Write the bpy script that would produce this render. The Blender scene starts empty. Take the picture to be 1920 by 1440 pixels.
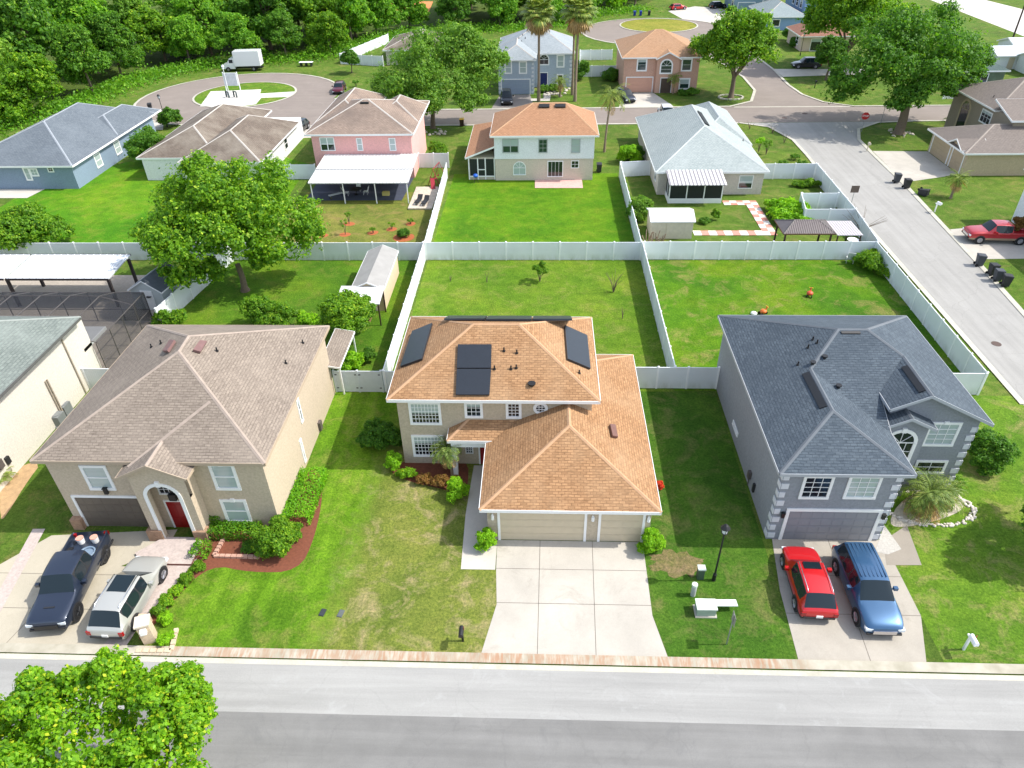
import bpy, math, random
import numpy as np
from mathutils import Vector, Matrix
R_ = math.radians
sc = bpy.context.scene
# ---------------------------------------------------------------- camera
F, CX, CY, H = 1335., 960., 720., 30.5
def nrm(v): return v / np.linalg.norm(v)
vy = nrm(np.array([1020 - CX, -250 - CY, F]))
vz = np.array([1000 - CX, 2560 - CY, F]); vz = nrm(vz - vz.dot(vy) * vy)
up = -vz; vx = np.cross(vy, up)
RW = np.stack([vx, vy, up], 1)
cd = bpy.data.cameras.new('camera'); cam = bpy.data.objects.new('camera', cd); sc.collection.objects.link(cam)
cd.sensor_width = 36; cd.lens = F / 1920 * 36; cd.clip_end = 3000; cd.clip_start = 0.5
r, d, f = RW[0], RW[1], RW[2]
cam.matrix_world = Matrix(((r[0], -d[0], -f[0], 0), (r[1], -d[1], -f[1], 0), (r[2], -d[2], -f[2], H), (0, 0, 0, 1)))
sc.camera = cam
# ---------------------------------------------------------------- sky, sun, exposure
SUN_EL, SUN_AZ = 50.0, 2.0        # the sun stands over +x: shadows fall to -x
w = bpy.data.worlds.new('World'); sc.world = w; w.use_nodes = True
nt = w.node_tree; bg = nt.nodes['Background']; sk = nt.nodes.new('ShaderNodeTexSky')
sk.sky_type = 'NISHITA'; sk.sun_disc = False; sk.sun_elevation = R_(SUN_EL); sk.sun_rotation = R_(90 - SUN_AZ)
sk.air_density = 1.0; sk.dust_density = 1.5; sk.ozone_density = 1.0
hs = nt.nodes.new('ShaderNodeHueSaturation'); hs.inputs['Saturation'].default_value = .66; nt.links.new(sk.outputs[0], hs.inputs['Color']); nt.links.new(hs.outputs[0], bg.inputs[0]); bg.inputs[1].default_value = 0.15
sl = bpy.data.lights.new('sun', 'SUN'); sl.energy = 2.45; sl.angle = R_(0.55); sl.color = (1, .955, .88)
so = bpy.data.objects.new('sun', sl); sc.collection.objects.link(so)
tv = Vector((math.cos(R_(SUN_EL)) * math.cos(R_(SUN_AZ)), math.cos(R_(SUN_EL)) * math.sin(R_(SUN_AZ)), math.sin(R_(SUN_EL))))
so.rotation_euler = tv.to_track_quat('Z', 'Y').to_euler(); so.location = (60, 0, 80)
sc.view_settings.view_transform = 'Standard'; sc.view_settings.look = 'None'; sc.view_settings.exposure = 1.1; sc.view_settings.gamma = 1
# ---------------------------------------------------------------- pixel of the photograph -> point of the place
def ray(px, py):
    return RW.T @ np.array([px - CX, py - CY, F])
def g(px, py, z=0.):
    q = ray(px, py); t = (z - H) / q[2]; return (float(t * q[0]), float(t * q[1]))
def onY(px, py, Y):
    q = ray(px, py); t = Y / q[1]; return (float(t * q[0]), float(H + t * q[2]))
def onX(px, py, X):
    q = ray(px, py); t = X / q[0]; return (float(t * q[1]), float(H + t * q[2]))
def onP(px, py, n, p):
    q = ray(px, py); n = np.array(n, float); t = n.dot(np.array(p, float) - np.array([0, 0, H])) / n.dot(q)
    return Vector((float(t * q[0]), float(t * q[1]), float(H + t * q[2])))
# ---------------------------------------------------------------- mesh building
def link(o, parent=None):
    sc.collection.objects.link(o)
    if parent is not None: o.parent = parent
    return o
def tag(o, label=None, cat=None, group=None, kind=None):
    if label: o['label'] = label
    if cat: o['category'] = cat
    if group: o['group'] = group
    if kind: o['kind'] = kind
    return o
def thing(name, label, cat, loc=(0, 0, 0), rz=0, group=None):
    o = bpy.data.objects.new(name, None); o.empty_display_size = .3; link(o)
    o.location = (loc[0], loc[1], loc[2] if len(loc) > 2 else 0); o.rotation_euler = (0, 0, rz)
    return tag(o, label, cat, group)
def copy_tree(o, parent=None):
    c = o.copy(); link(c)
    if parent is not None: c.parent = parent
    for ch in list(o.children): copy_tree(ch, c)
    return c
class MB:
    def __init__(s): s.v = []; s.f = []; s.m = []; s.sm = []
    def add(s, vs, fs, m=0, smooth=False):
        b = len(s.v); s.v += [tuple(map(float, v)) for v in vs]
        for q in fs: s.f.append(tuple(b + i for i in q)); s.m.append(m); s.sm.append(smooth)
        return s
    def box(s, x0, x1, y0, y1, z0, z1, m=0):
        if x1 < x0: x0, x1 = x1, x0
        if y1 < y0: y0, y1 = y1, y0
        return s.add([(x0, y0, z0), (x1, y0, z0), (x1, y1, z0), (x0, y1, z0), (x0, y0, z1), (x1, y0, z1), (x1, y1, z1), (x0, y1, z1)],
                     [(0, 3, 2, 1), (4, 5, 6, 7), (0, 1, 5, 4), (1, 2, 6, 5), (2, 3, 7, 6), (3, 0, 4, 7)], m)
    def cbox(s, c, sx, sy, sz, m=0, rz=0):
        cs, sn = math.cos(rz), math.sin(rz); vs = []
        for z in (0, sz):
            for a, b in ((-1, -1), (1, -1), (1, 1), (-1, 1)):
                x, y = a * sx / 2, b * sy / 2; vs.append((c[0] + x * cs - y * sn, c[1] + x * sn + y * cs, c[2] + z))
        return s.add(vs, [(0, 3, 2, 1), (4, 5, 6, 7), (0, 1, 5, 4), (1, 2, 6, 5), (2, 3, 7, 6), (3, 0, 4, 7)], m)
    def poly(s, pts, m=0): return s.add(pts, [tuple(range(len(pts)))], m)
    def prism(s, pts, z0, z1, m=0, mt=None):
        n = len(pts); a = sum(pts[i][0] * pts[(i + 1) % n][1] - pts[(i + 1) % n][0] * pts[i][1] for i in range(n))
        if a < 0: pts = pts[::-1]
        vs = [(p[0], p[1], z0) for p in pts] + [(p[0], p[1], z1) for p in pts]
        s.add(vs, [(i, (i + 1) % n, n + (i + 1) % n, n + i) for i in range(n)], m)
        s.add([(p[0], p[1], z1) for p in pts], [tuple(range(n))], m if mt is None else mt)
        return s
    def tube(s, pts, rad, n=8, m=0, cap=True, smooth=True):
        pts = [Vector(p) for p in pts]; rad = rad if hasattr(rad, '__len__') else [rad] * len(pts)
        vs = []; t0 = None
        for i, p in enumerate(pts):
            t = (pts[min(i + 1, len(pts) - 1)] - pts[max(i - 1, 0)]).normalized()
            a = t.cross(Vector((0, 0, 1)))
            if a.length < .05: a = t.cross(Vector((1, 0, 0)))
            if t0 is not None:
                a = t0 - t * t0.dot(t)
            a.normalize(); t0 = a; b = t.cross(a)
            for k in range(n):
                th = 2 * math.pi * k / n; vs.append(p + (a * math.cos(th) + b * math.sin(th)) * rad[i])
        fs = [(i * n + k, i * n + (k + 1) % n, (i + 1) * n + (k + 1) % n, (i + 1) * n + k) for i in range(len(pts) - 1) for k in range(n)]
        s.add(vs, [q[::-1] for q in fs], m, smooth)
        if cap:
            s.add(vs[:n], [tuple(range(n))], m); s.add(vs[-n:], [tuple(reversed(range(n)))], m)
        return s
    def cyl(s, c, rd, h, n=16, m=0, r2=None): return s.tube([c, (c[0], c[1], c[2] + h)], [rd, rd if r2 is None else r2], n, m)
    def ball(s, c, r, n=10, m=0, sz=1.):
        vs = []; fs = []
        for i in range(n + 1):
            ph = math.pi * i / n
            for k in range(n): th = 2 * math.pi * k / n; vs.append((c[0] + r * math.sin(ph) * math.cos(th), c[1] + r * math.sin(ph) * math.sin(th), c[2] + r * sz * math.cos(ph)))
        for i in range(n):
            for k in range(n): fs.append((i * n + k, (i + 1) * n + k, (i + 1) * n + (k + 1) % n, i * n + (k + 1) % n))
        return s.add(vs, fs, m, True)
    def build(s, name, mats, parent=None, loc=None, rz=None, uv=True, sharp=None):
        me = bpy.data.meshes.new(name)
        me.from_pydata(s.v, [], s.f)
        for m in (mats if isinstance(mats, (list, tuple)) else [mats]): me.materials.append(m)
        me.polygons.foreach_set('material_index', s.m); me.polygons.foreach_set('use_smooth', s.sm)
        if uv:
            l = me.uv_layers.new(name='UVMap')
            for p in me.polygons:
                n = p.normal
                if abs(n.z) > .999: u = Vector((1, 0, 0))
                else: u = Vector((0, 0, 1)).cross(n).normalized()
                v = n.cross(u)
                for li in p.loop_indices:
                    c = me.vertices[me.loops[li].vertex_index].co; l.data[li].uv = (c.dot(u), c.dot(v))
        if sharp: me.set_sharp_from_angle(angle=R_(sharp))
        me.update()
        o = bpy.data.objects.new(name, me); link(o, parent)
        if loc: o.location = loc
        if rz is not None: o.rotation_euler = (0, 0, rz)
        return o
# ---------------------------------------------------------------- materials
def lin(c):
    return tuple((x / 255 / 12.92 if x / 255 <= .04045 else ((x / 255 + .055) / 1.055) ** 2.4) for x in c)
MC = {}
def base(name):
    m = bpy.data.materials.new(name); m.use_nodes = True
    return m, m.node_tree, m.node_tree.nodes['Principled BSDF']
def N(nt, t, **kw):
    n = nt.nodes.new(t)
    for k, v in kw.items():
        if k.startswith('i_'): n.inputs[k[2:].replace('_', ' ')].default_value = v
        else: setattr(n, k, v)
    return n
def noise(nt, sc_, det=4, rough=.55, vec=None, dist=0):
    n = N(nt, 'ShaderNodeTexNoise'); n.inputs['Scale'].default_value = sc_; n.inputs['Detail'].default_value = det
    n.inputs['Roughness'].default_value = rough; n.inputs['Distortion'].default_value = dist
    if vec is None:
        tc = N(nt, 'ShaderNodeNewGeometry'); vec = tc.outputs['Position']
    nt.links.new(vec, n.inputs['Vector']); return n.outputs['Fac']
def ramp(nt, fac, stops):
    r = N(nt, 'ShaderNodeValToRGB'); e = r.color_ramp.elements
    while len(e) < len(stops): e.new(.5)
    for k, (p, c) in enumerate(stops): e[k].position = p; e[k].color = (*c, 1) if len(c) == 3 else c
    nt.links.new(fac, r.inputs[0]); return r.outputs[0]
def mix(nt, fac, a, b, mode='MIX'):
    m = N(nt, 'ShaderNodeMix', data_type='RGBA', blend_type=mode); m.clamp_result = False
    for k, v in ((0, fac), (6, a), (7, b)):
        if hasattr(v, 'is_output') or hasattr(v, 'links'): nt.links.new(v, m.inputs[k])
        else: m.inputs[k].default_value = v if k == 0 else ((*v, 1) if len(v) == 3 else v)
    return m.outputs[2]
def mult(c, k): return tuple(min(1, x * k) for x in c)
def bump(nt, b, h, strength=.3, dist=.02):
    n = N(nt, 'ShaderNodeBump'); n.inputs['Strength'].default_value = strength; n.inputs['Distance'].default_value = dist
    nt.links.new(h, n.inputs['Height']); nt.links.new(n.outputs[0], b.inputs['Normal'])
def plain(name, c, rough=.6, metal=0, var=.12, scale=3., coat=0, bmp=0, spec=.5, fine=0):
    if name in MC: return MC[name]
    m, nt, b = base(name); c = lin(c)
    if var:
        f = noise(nt, scale, 5)
        col = ramp(nt, f, [(.3, mult(c, 1 - var)), (.7, mult(c, 1 + var * .6))])
        if fine:
            f2 = noise(nt, fine, 3); col = mix(nt, .5, col, ramp(nt, f2, [(.3, mult(c, .75)), (.7, mult(c, 1.2))]))
        nt.links.new(col, b.inputs['Base Color'])
    else: b.inputs['Base Color'].default_value = (*c, 1)
    b.inputs['Roughness'].default_value = rough; b.inputs['Metallic'].default_value = metal
    b.inputs['Coat Weight'].default_value = coat; b.inputs['Coat Roughness'].default_value = .05
    b.inputs['Specular IOR Level'].default_value = spec
    if bmp: bump(nt, b, noise(nt, 40, 3), bmp, .01)
    MC[name] = m; return m
def shingle(name, c, c2, stain=None, amt=.35, course=.16, stre=.9):
    m, nt, b = base(name); c, c2 = lin(c), lin(c2)
    uv = N(nt, 'ShaderNodeUVMap').outputs[0]
    br = N(nt, 'ShaderNodeTexBrick', offset=.5, offset_frequency=2)
    nt.links.new(uv, br.inputs['Vector'])
    br.inputs['Scale'].default_value = 1; br.inputs['Brick Width'].default_value = .34; br.inputs['Row Height'].default_value = course * 1.25
    br.inputs['Mortar Size'].default_value = .022; br.inputs['Mortar Smooth'].default_value = .3; br.inputs['Bias'].default_value = .0
    br.inputs['Color1'].default_value = (*c, 1); br.inputs['Color2'].default_value = (*c2, 1); br.inputs['Mortar'].default_value = (*mult(c2, .55), 1)
    mp = N(nt, 'ShaderNodeMapping'); nt.links.new(uv, mp.inputs['Vector']); mp.inputs['Scale'].default_value = (1.2, 5, 1)
    nz = noise(nt, 2.2, 4, .7, mp.outputs[0])
    col = mix(nt, .55 * stre, br.outputs['Color'], ramp(nt, nz, [(.32, mult(c2, .7)), (.68, mult(c, 1.2))]))
    big = noise(nt, .35, 4, .6)
    st = lin(stain) if stain else mult(c2, .7)
    col = mix(nt, ramp(nt, big, [(.42, (0, 0, 0)), (.72, (amt,) * 3)]), col, st)
    nt.links.new(col, b.inputs['Base Color']); b.inputs['Roughness'].default_value = .92; b.inputs['Specular IOR Level'].default_value = .25
    bump(nt, b, br.outputs['Fac'], .5, -.02)
    return m
def lawncol(nt, stops, s1=.18, s2=1.6, dry=None, dryamt=.5, seed=0., streak=0, dirt=None):
    pos = N(nt, 'ShaderNodeNewGeometry').outputs['Position']
    mp = N(nt, 'ShaderNodeMapping'); nt.links.new(pos, mp.inputs['Vector']); mp.inputs['Location'].default_value = (seed * 13.1, seed * 7.7, 0); P = mp.outputs[0]
    a = noise(nt, s1, 5, .6, P, .4); col = ramp(nt, a, [(.30 + .4 * i / (len(stops) - 1), lin(c)) for i, c in enumerate(stops)])
    bb = noise(nt, s2, 6, .7, P); col = mix(nt, .55, col, ramp(nt, bb, [(.3, (.45, .5, .42)), (.5, (.95, .95, .95)), (.72, (1.5, 1.4, 1.3))]), 'MULTIPLY')
    if streak:
        mp2 = N(nt, 'ShaderNodeMapping'); nt.links.new(P, mp2.inputs['Vector']); mp2.inputs['Scale'].default_value = (1.1, .07, 1)
        col = mix(nt, streak, col, ramp(nt, noise(nt, 1.0, 3, .5, mp2.outputs[0]), [(.38, (.55, .62, .5)), (.62, (1.3, 1.22, 1.3))]), 'MULTIPLY')
    if dry:
        dd = noise(nt, .55, 6, .72, P, .6); col = mix(nt, ramp(nt, dd, [(.5, (0, 0, 0)), (.66, (dryamt,) * 3)]), col, lin(dry))
    if dirt:
        d2 = noise(nt, .33, 5, .7, P, .8); col = mix(nt, ramp(nt, d2, [(.64, (0, 0, 0)), (.72, (.75,) * 3)]), col, lin(dirt))
    fn = noise(nt, 7, 5, .85, P); col = mix(nt, .8, col, ramp(nt, fn, [(.34, (.4, .48, .4)), (.5, (1, 1, 1)), (.66, (1.7, 1.5, 1.5))]), 'MULTIPLY')
    vr = N(nt, 'ShaderNodeTexVoronoi'); vr.inputs['Scale'].default_value = .9; nt.links.new(P, vr.inputs['Vector']); sxx = N(nt, 'ShaderNodeSeparateColor'); nt.links.new(vr.outputs['Color'], sxx.inputs[0])
    wd = noise(nt, 1.7, 5, .8, P); col = mix(nt, ramp(nt, wd, [(.6, (0, 0, 0)), (.68, (.45,) * 3)]), col, mix(nt, 1., col, (.6, .75, .55), 'MULTIPLY'))
    return mix(nt, 1., col, (.79, .66, .85), 'MULTIPLY'), fn
def lawn(name, stops, s1=.18, s2=1.6, dry=None, dryamt=.5, seed=0., streak=0, dirt=None, other=None, x0=0, wd=1.2, slope=0):
    m, nt, b = base(name); col, fn = lawncol(nt, stops, s1, s2, dry, dryamt, seed, streak, dirt)
    if other:
        c2, f2 = lawncol(nt, **other); pos = N(nt, 'ShaderNodeNewGeometry').outputs['Position']; sx = N(nt, 'ShaderNodeSeparateXYZ'); nt.links.new(pos, sx.inputs[0])
        a1 = N(nt, 'ShaderNodeMath', operation='MULTIPLY_ADD'); nt.links.new(sx.outputs[1], a1.inputs[0]); a1.inputs[1].default_value = -slope; nt.links.new(sx.outputs[0], a1.inputs[2])
        a2 = N(nt, 'ShaderNodeMath', operation='MULTIPLY_ADD'); nt.links.new(noise(nt, 1.1, 6, .75), a2.inputs[0]); a2.inputs[1].default_value = 3.4; nt.links.new(a1.outputs[0], a2.inputs[2])
        mr = N(nt, 'ShaderNodeMapRange'); mr.inputs[1].default_value = x0 + 1.7 - wd; mr.inputs[2].default_value = x0 + 1.7 + wd; nt.links.new(a2.outputs[0], mr.inputs[0]); col = mix(nt, mr.outputs[0], col, c2)
    nt.links.new(col, b.inputs['Base Color']); b.inputs['Roughness'].default_value = .95; b.inputs['Specular IOR Level'].default_value = .1
    bump(nt, b, fn, .9, .08)
    return m
def pave(name, c, var=.1, crack=0, s=.25, stain=None, fine=30, streakx=0):
    m, nt, b = base(name); c = lin(c)
    col = ramp(nt, noise(nt, s, 6, .65, None, .3), [(.3, mult(c, 1 - var)), (.7, mult(c, 1 + var))])
    col = mix(nt, .5, col, ramp(nt, noise(nt, fine, 3, .7), [(.3, (.82,) * 3), (.7, (1.15,) * 3)]), 'MULTIPLY')
    if streakx:
        pos = N(nt, 'ShaderNodeNewGeometry').outputs['Position']; mp = N(nt, 'ShaderNodeMapping'); nt.links.new(pos, mp.inputs['Vector'])
        mp.inputs['Scale'].default_value = (.05, 1.2, 1) if streakx > 0 else (1.2, .05, 1)
        col = mix(nt, abs(streakx), col, ramp(nt, noise(nt, 1.3, 4, .6, mp.outputs[0]), [(.35, (.8, .8, .8)), (.65, (1.15, 1.15, 1.15))]), 'MULTIPLY')
    if stain: col = mix(nt, ramp(nt, noise(nt, .5, 6, .75, None, .8), [(.55, (0, 0, 0)), (.7, (.5,) * 3)]), col, lin(stain))
    if crack:
        v = N(nt, 'ShaderNodeTexVoronoi', feature='DISTANCE_TO_EDGE'); pos = N(nt, 'ShaderNodeNewGeometry').outputs['Position']
        nz = N(nt, 'ShaderNodeTexNoise'); nz.inputs['Scale'].default_value = 1.1; nz.inputs['Detail'].default_value = 5; nt.links.new(pos, nz.inputs['Vector'])
        ad = N(nt, 'ShaderNodeVectorMath', operation='ADD'); nt.links.new(pos, ad.inputs[0]); nt.links.new(nz.outputs['Color'], ad.inputs[1]); nt.links.new(ad.outputs[0], v.inputs['Vector'])
        v.inputs['Scale'].default_value = .28
        col = mix(nt, ramp(nt, v.outputs['Distance'], [(0, (crack,) * 3), (.012, (0, 0, 0))]), col, mult(c, .55))
    nt.links.new(col, b.inputs['Base Color']); b.inputs['Roughness'].default_value = .9; b.inputs['Specular IOR Level'].default_value = .3
    bump(nt, b, noise(nt, 60, 2), .25, .01)
    return m
def foliage(name, c1, c2, c3, trans=.35):
    m = bpy.data.materials.new(name); m.use_nodes = True; nt = m.node_tree; b = nt.nodes['Principled BSDF']; out = nt.nodes['Material Output']
    ge = N(nt, 'ShaderNodeNewGeometry'); ob = N(nt, 'ShaderNodeTexCoord')
    oi = N(nt, 'ShaderNodeObjectInfo')
    r = ramp(nt, ge.outputs['Random Per Island'], [(0, lin(c1)), (.5, lin(c2)), (.85, lin(c2)), (1, lin(c3))])
    big = noise(nt, .7, 3, .5, ob.outputs['Object'])
    col = mix(nt, .55, r, ramp(nt, big, [(.3, (.62, .74, .62)), (.7, (1.5, 1.3, 1.1))]), 'MULTIPLY')
    col = mix(nt, 1., col, (1.5, 1.32, 1.15), 'MULTIPLY')
    col = mix(nt, .5, col, ramp(nt, oi.outputs['Random'], [(0, (.85, .9, .9)), (1, (1.3, 1.2, 1.05))]), 'MULTIPLY')
    nt.links.new(col, b.inputs['Base Color']); b.inputs['Roughness'].default_value = .55; b.inputs['Specular IOR Level'].default_value = .35
    t = N(nt, 'ShaderNodeBsdfTranslucent'); nt.links.new(mix(nt, 1., col, (1.3, 1.3, .55), 'MULTIPLY'), t.inputs['Color'])
    ms = N(nt, 'ShaderNodeMixShader'); ms.inputs[0].default_value = trans
    nt.links.new(b.outputs[0], ms.inputs[1]); nt.links.new(t.outputs[0], ms.inputs[2]); nt.links.new(ms.outputs[0], out.inputs['Surface'])
    return m
def paint(name, c, rough=.25, metal=.35):
    if name in MC: return MC[name]
    m, nt, b = base(name); b.inputs['Base Color'].default_value = (*lin(c), 1)
    b.inputs['Roughness'].default_value = rough + .08; b.inputs['Metallic'].default_value = metal; b.inputs['Coat Weight'].default_value = .8; b.inputs['Coat Roughness'].default_value = .04
    MC[name] = m; return m
def vinyl(name, c_):
    m, nt, b = base(name); c = lin(c_); pos = N(nt, 'ShaderNodeNewGeometry').outputs['Position']; sx = N(nt, 'ShaderNodeSeparateXYZ'); nt.links.new(pos, sx.inputs[0])
    mr = N(nt, 'ShaderNodeMapRange'); mr.inputs[1].default_value = .75; mr.inputs[2].default_value = 0; nt.links.new(sx.outputs[2], mr.inputs[0])
    mp = N(nt, 'ShaderNodeMapping'); nt.links.new(pos, mp.inputs['Vector']); mp.inputs['Scale'].default_value = (1.6, 1.6, .5)
    n1 = ramp(nt, noise(nt, 1., 5, .7, mp.outputs[0]), [(.35, (0, 0, 0)), (.65, (.55,) * 3)]); mm = N(nt, 'ShaderNodeMath', operation='MULTIPLY'); nt.links.new(mr.outputs[0], mm.inputs[0]); nt.links.new(n1, mm.inputs[1])
    col = mix(nt, mm.outputs[0], ramp(nt, noise(nt, .5, 3), [(.35, mult(c, .93)), (.65, c)]), lin((150, 156, 128)))
    nt.links.new(col, b.inputs['Base Color']); b.inputs['Roughness'].default_value = .5; MC[name] = m; return m
WHITE = vinyl('white_vinyl', (246, 247, 248)); PANEL_SHADE = vinyl('white_vinyl_panel_shade', (228, 232, 235))  # panel white greyed: shade of the recess between posts painted into the colour
TRIM = plain('white_trim', (236, 236, 234), .55, var=.04)
GLASS = plain('window_glass', (30, 38, 46), .08, var=.3, scale=1.5, spec=.9)
GLASSG = plain('window_glass_green', (40, 62, 58), .08, var=.3, scale=1.5, spec=.9)
BLACK = plain('black_metal', (26, 27, 29), .5, var=.2)
RUB = plain('rubber', (22, 22, 24), .85, var=.1)
RIM = plain('alloy', (150, 150, 155), .35, metal=.7, var=.1)
RIMD = plain('dark_alloy', (48, 49, 52), .4, metal=.5, var=.1)
CHROME = plain('chrome', (200, 200, 205), .15, metal=1, var=0)
DARKGL = plain('car_glass', (26, 38, 44), .08, var=0, spec=.45)
PLAST = plain('black_plastic', (38, 39, 42), .6, var=.15)
CONC = pave('driveway_concrete', (180, 174, 163), .12, 0, .35, (150, 143, 132))
CONCL = pave('light_concrete', (188, 182, 172), .1, 0, .4)
MULCH = plain('red_mulch', (118, 68, 48), .95, var=.45, scale=7, fine=30)
MULCHO = plain('orange_mulch', (168, 92, 52), .95, var=.35, scale=6, fine=25)
SOIL = plain('sandy_soil', (176, 146, 108), .95, var=.4, scale=3, fine=14)
def blindmat(name, c):
    m, nt, b = base(name); uv = N(nt, 'ShaderNodeUVMap').outputs[0]
    wv = N(nt, 'ShaderNodeTexWave', bands_direction='Y'); wv.inputs['Scale'].default_value = 3.2; nt.links.new(uv, wv.inputs['Vector'])
    nt.links.new(ramp(nt, wv.outputs['Fac'], [(.2, mult(lin(c), .75)), (.6, lin(c))]), b.inputs['Base Color'])
    b.inputs['Roughness'].default_value = .12; b.inputs['Coat Weight'].default_value = .5; return m
BLIND = blindmat('window_blind', (176, 190, 188))
# ================================================================ building helpers
def fb(mb, face, P, u0, u1, v0, v1, d0, d1, m=0):
    if face == 'S': mb.box(u0, u1, P - d1, P - d0, v0, v1, m)
    elif face == 'N': mb.box(u0, u1, P + d0, P + d1, v0, v1, m)
    elif face == 'E': mb.box(P + d0, P + d1, u0, u1, v0, v1, m)
    else: mb.box(P - d1, P - d0, u0, u1, v0, v1, m)
WN = [0]
def window(par, face, P, u0, u1, v0, v1, trim=.13, nx=2, nz=2, glass=None, tm=None, arch=False, key=False, mid=False, label=None):
    tm = tm or TRIM; glass = glass or GLASS; a = MB(); t = trim
    if u1 < u0: u0, u1 = u1, u0
    if v1 < v0: v0, v1 = v1, v0
    if arch:
        rr = (u1 - u0) / 2; cu = (u0 + u1) / 2; vs = v1 - rr
        def ringpt(th, r, d):
            u = cu + r * math.cos(th); v = vs + r * math.sin(th)
            return {'S': (u, P - d, v), 'N': (u, P + d, v), 'E': (P + d, u, v), 'W': (P - d, u, v)}[face]
        n = 12
        for i in range(n):
            t0, t1 = math.pi * i / n, math.pi * (i + 1) / n
            q = [ringpt(t0, rr, 0), ringpt(t1, rr, 0), ringpt(t1, rr + t, 0), ringpt(t0, rr + t, 0), ringpt(t0, rr, .06), ringpt(t1, rr, .06), ringpt(t1, rr + t, .06), ringpt(t0, rr + t, .06)]
            a.add(q, [(0, 3, 2, 1), (4, 5, 6, 7), (0, 1, 5, 4), (1, 2, 6, 5), (2, 3, 7, 6), (3, 0, 4, 7)])
        for th in (45, 90, 135):
            p, q = ringpt(R_(th), 0.02, .035), ringpt(R_(th), rr, .035); a.tube([p, q], .02, 4, smooth=False)
        fb(a, face, P, u0, u1, vs - .03, vs + .03, 0, .045)
        top = vs - .03
        if key: fb(a, face, P, cu - .12, cu + .12, v1 - .02, v1 + t + .1, 0, .1)
    else:
        fb(a, face, P, u0 - t, u1 + t, v1, v1 + t, 0, .06); top = v1
        if key: fb(a, face, P, (u0 + u1) / 2 - .12, (u0 + u1) / 2 + .12, v1 + .02, v1 + t + .07, 0, .1)
    fb(a, face, P, u0 - t, u0, v0, top, 0, .06); fb(a, face, P, u1, u1 + t, v0, top, 0, .06)
    fb(a, face, P, u0 - t, u1 + t, v0 - t, v0, 0, .08)
    b = .015
    for i in range(1, nx): u = u0 + (u1 - u0) * i / nx; fb(a, face, P, u - b, u + b, v0, top, 0, .034)
    for i in range(1, nz): v = v0 + (top - v0) * i / nz; fb(a, face, P, u0, u1, v - b, v + b, 0, .037)
    if mid: v = (v0 + top) / 2; fb(a, face, P, u0, u1, v - .035, v + .035, 0, .042)
    if mid == 2: u = (u0 + u1) / 2; fb(a, face, P, u - .05, u + .05, v0, top, 0, .046)
    o = a.build('window', tm, par)
    if label: o['label'] = label
    c = MB()
    if arch:
        pts = [ringpt(math.pi * i / 12, rr, .015) for i in range(13)]
        c.poly(pts if face in ('S', 'E') else pts)
        fb(c, face, P, u0, u1, v0, vs - .001, .0, .015)
    else: fb(c, face, P, u0, u1, v0, v1, 0, .015)
    c.build('pane', glass, o)
    WN[0] += 1
    if glass in (GLASS, GLASSG) and not arch and (v1 - v0) > .8 and WN[0] % 3 != 0:
        bl = MB(); k_ = (.35, .5, .25, .62)[WN[0] % 4]; fb(bl, face, P, u0, u1, v1 - (v1 - v0) * k_, v1, .0155, .02); bl.build('blind', BLIND, o)
    return o
def uv_(face, P, px, py): return onY(px, py, P) if face in 'SN' else onX(px, py, P)
def pwin(par, face, P, x0, y0, x1, y1, w=None, h=None, **k):
    a = uv_(face, P, x0, y0); b = uv_(face, P, x1, y1)
    u0, u1 = min(a[0], b[0]), max(a[0], b[0]); v0, v1 = min(a[1], b[1]), max(a[1], b[1])
    if w: c = (u0 + u1) / 2; u0, u1 = c - w / 2, c + w / 2
    if h: c = (v0 + v1) / 2; v0, v1 = c - h / 2, c + h / 2
    return window(par, face, P, u0, u1, v0, v1, **k)
def walls(par, pts, z1, mat, z0=-.05, name='wall'):
    return MB().prism(pts, z0, z1).build(name, mat, par)
def rect(x0, x1, y0, y1): return [(x0, y0), (x1, y0), (x1, y1), (x0, y1)]
def hipf(x0, x1, y0, y1, ze, A, B):
    a, b, c, d = (x0, y0, ze), (x1, y0, ze), (x1, y1, ze), (x0, y1, ze)
    if abs(A[0] - B[0]) >= abs(A[1] - B[1]):
        fs = [[a, b, B, A], [c, d, A, B]]
        if A[0] > x0 + .01: fs.append([d, a, A])
        if B[0] < x1 - .01: fs.append([b, c, B])
    else:
        fs = [[d, a, A, B], [b, c, B, A]]
        if A[1] > y0 + .01: fs.append([a, b, A])
        if B[1] < y1 - .01: fs.append([c, d, B])
    return fs
def clean(f):
    o = []
    for p in f:
        if not o or (Vector(p) - Vector(o[-1])).length > 1e-4: o.append(p)
    if (Vector(o[0]) - Vector(o[-1])).length < 1e-4: o.pop()
    return o
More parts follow.
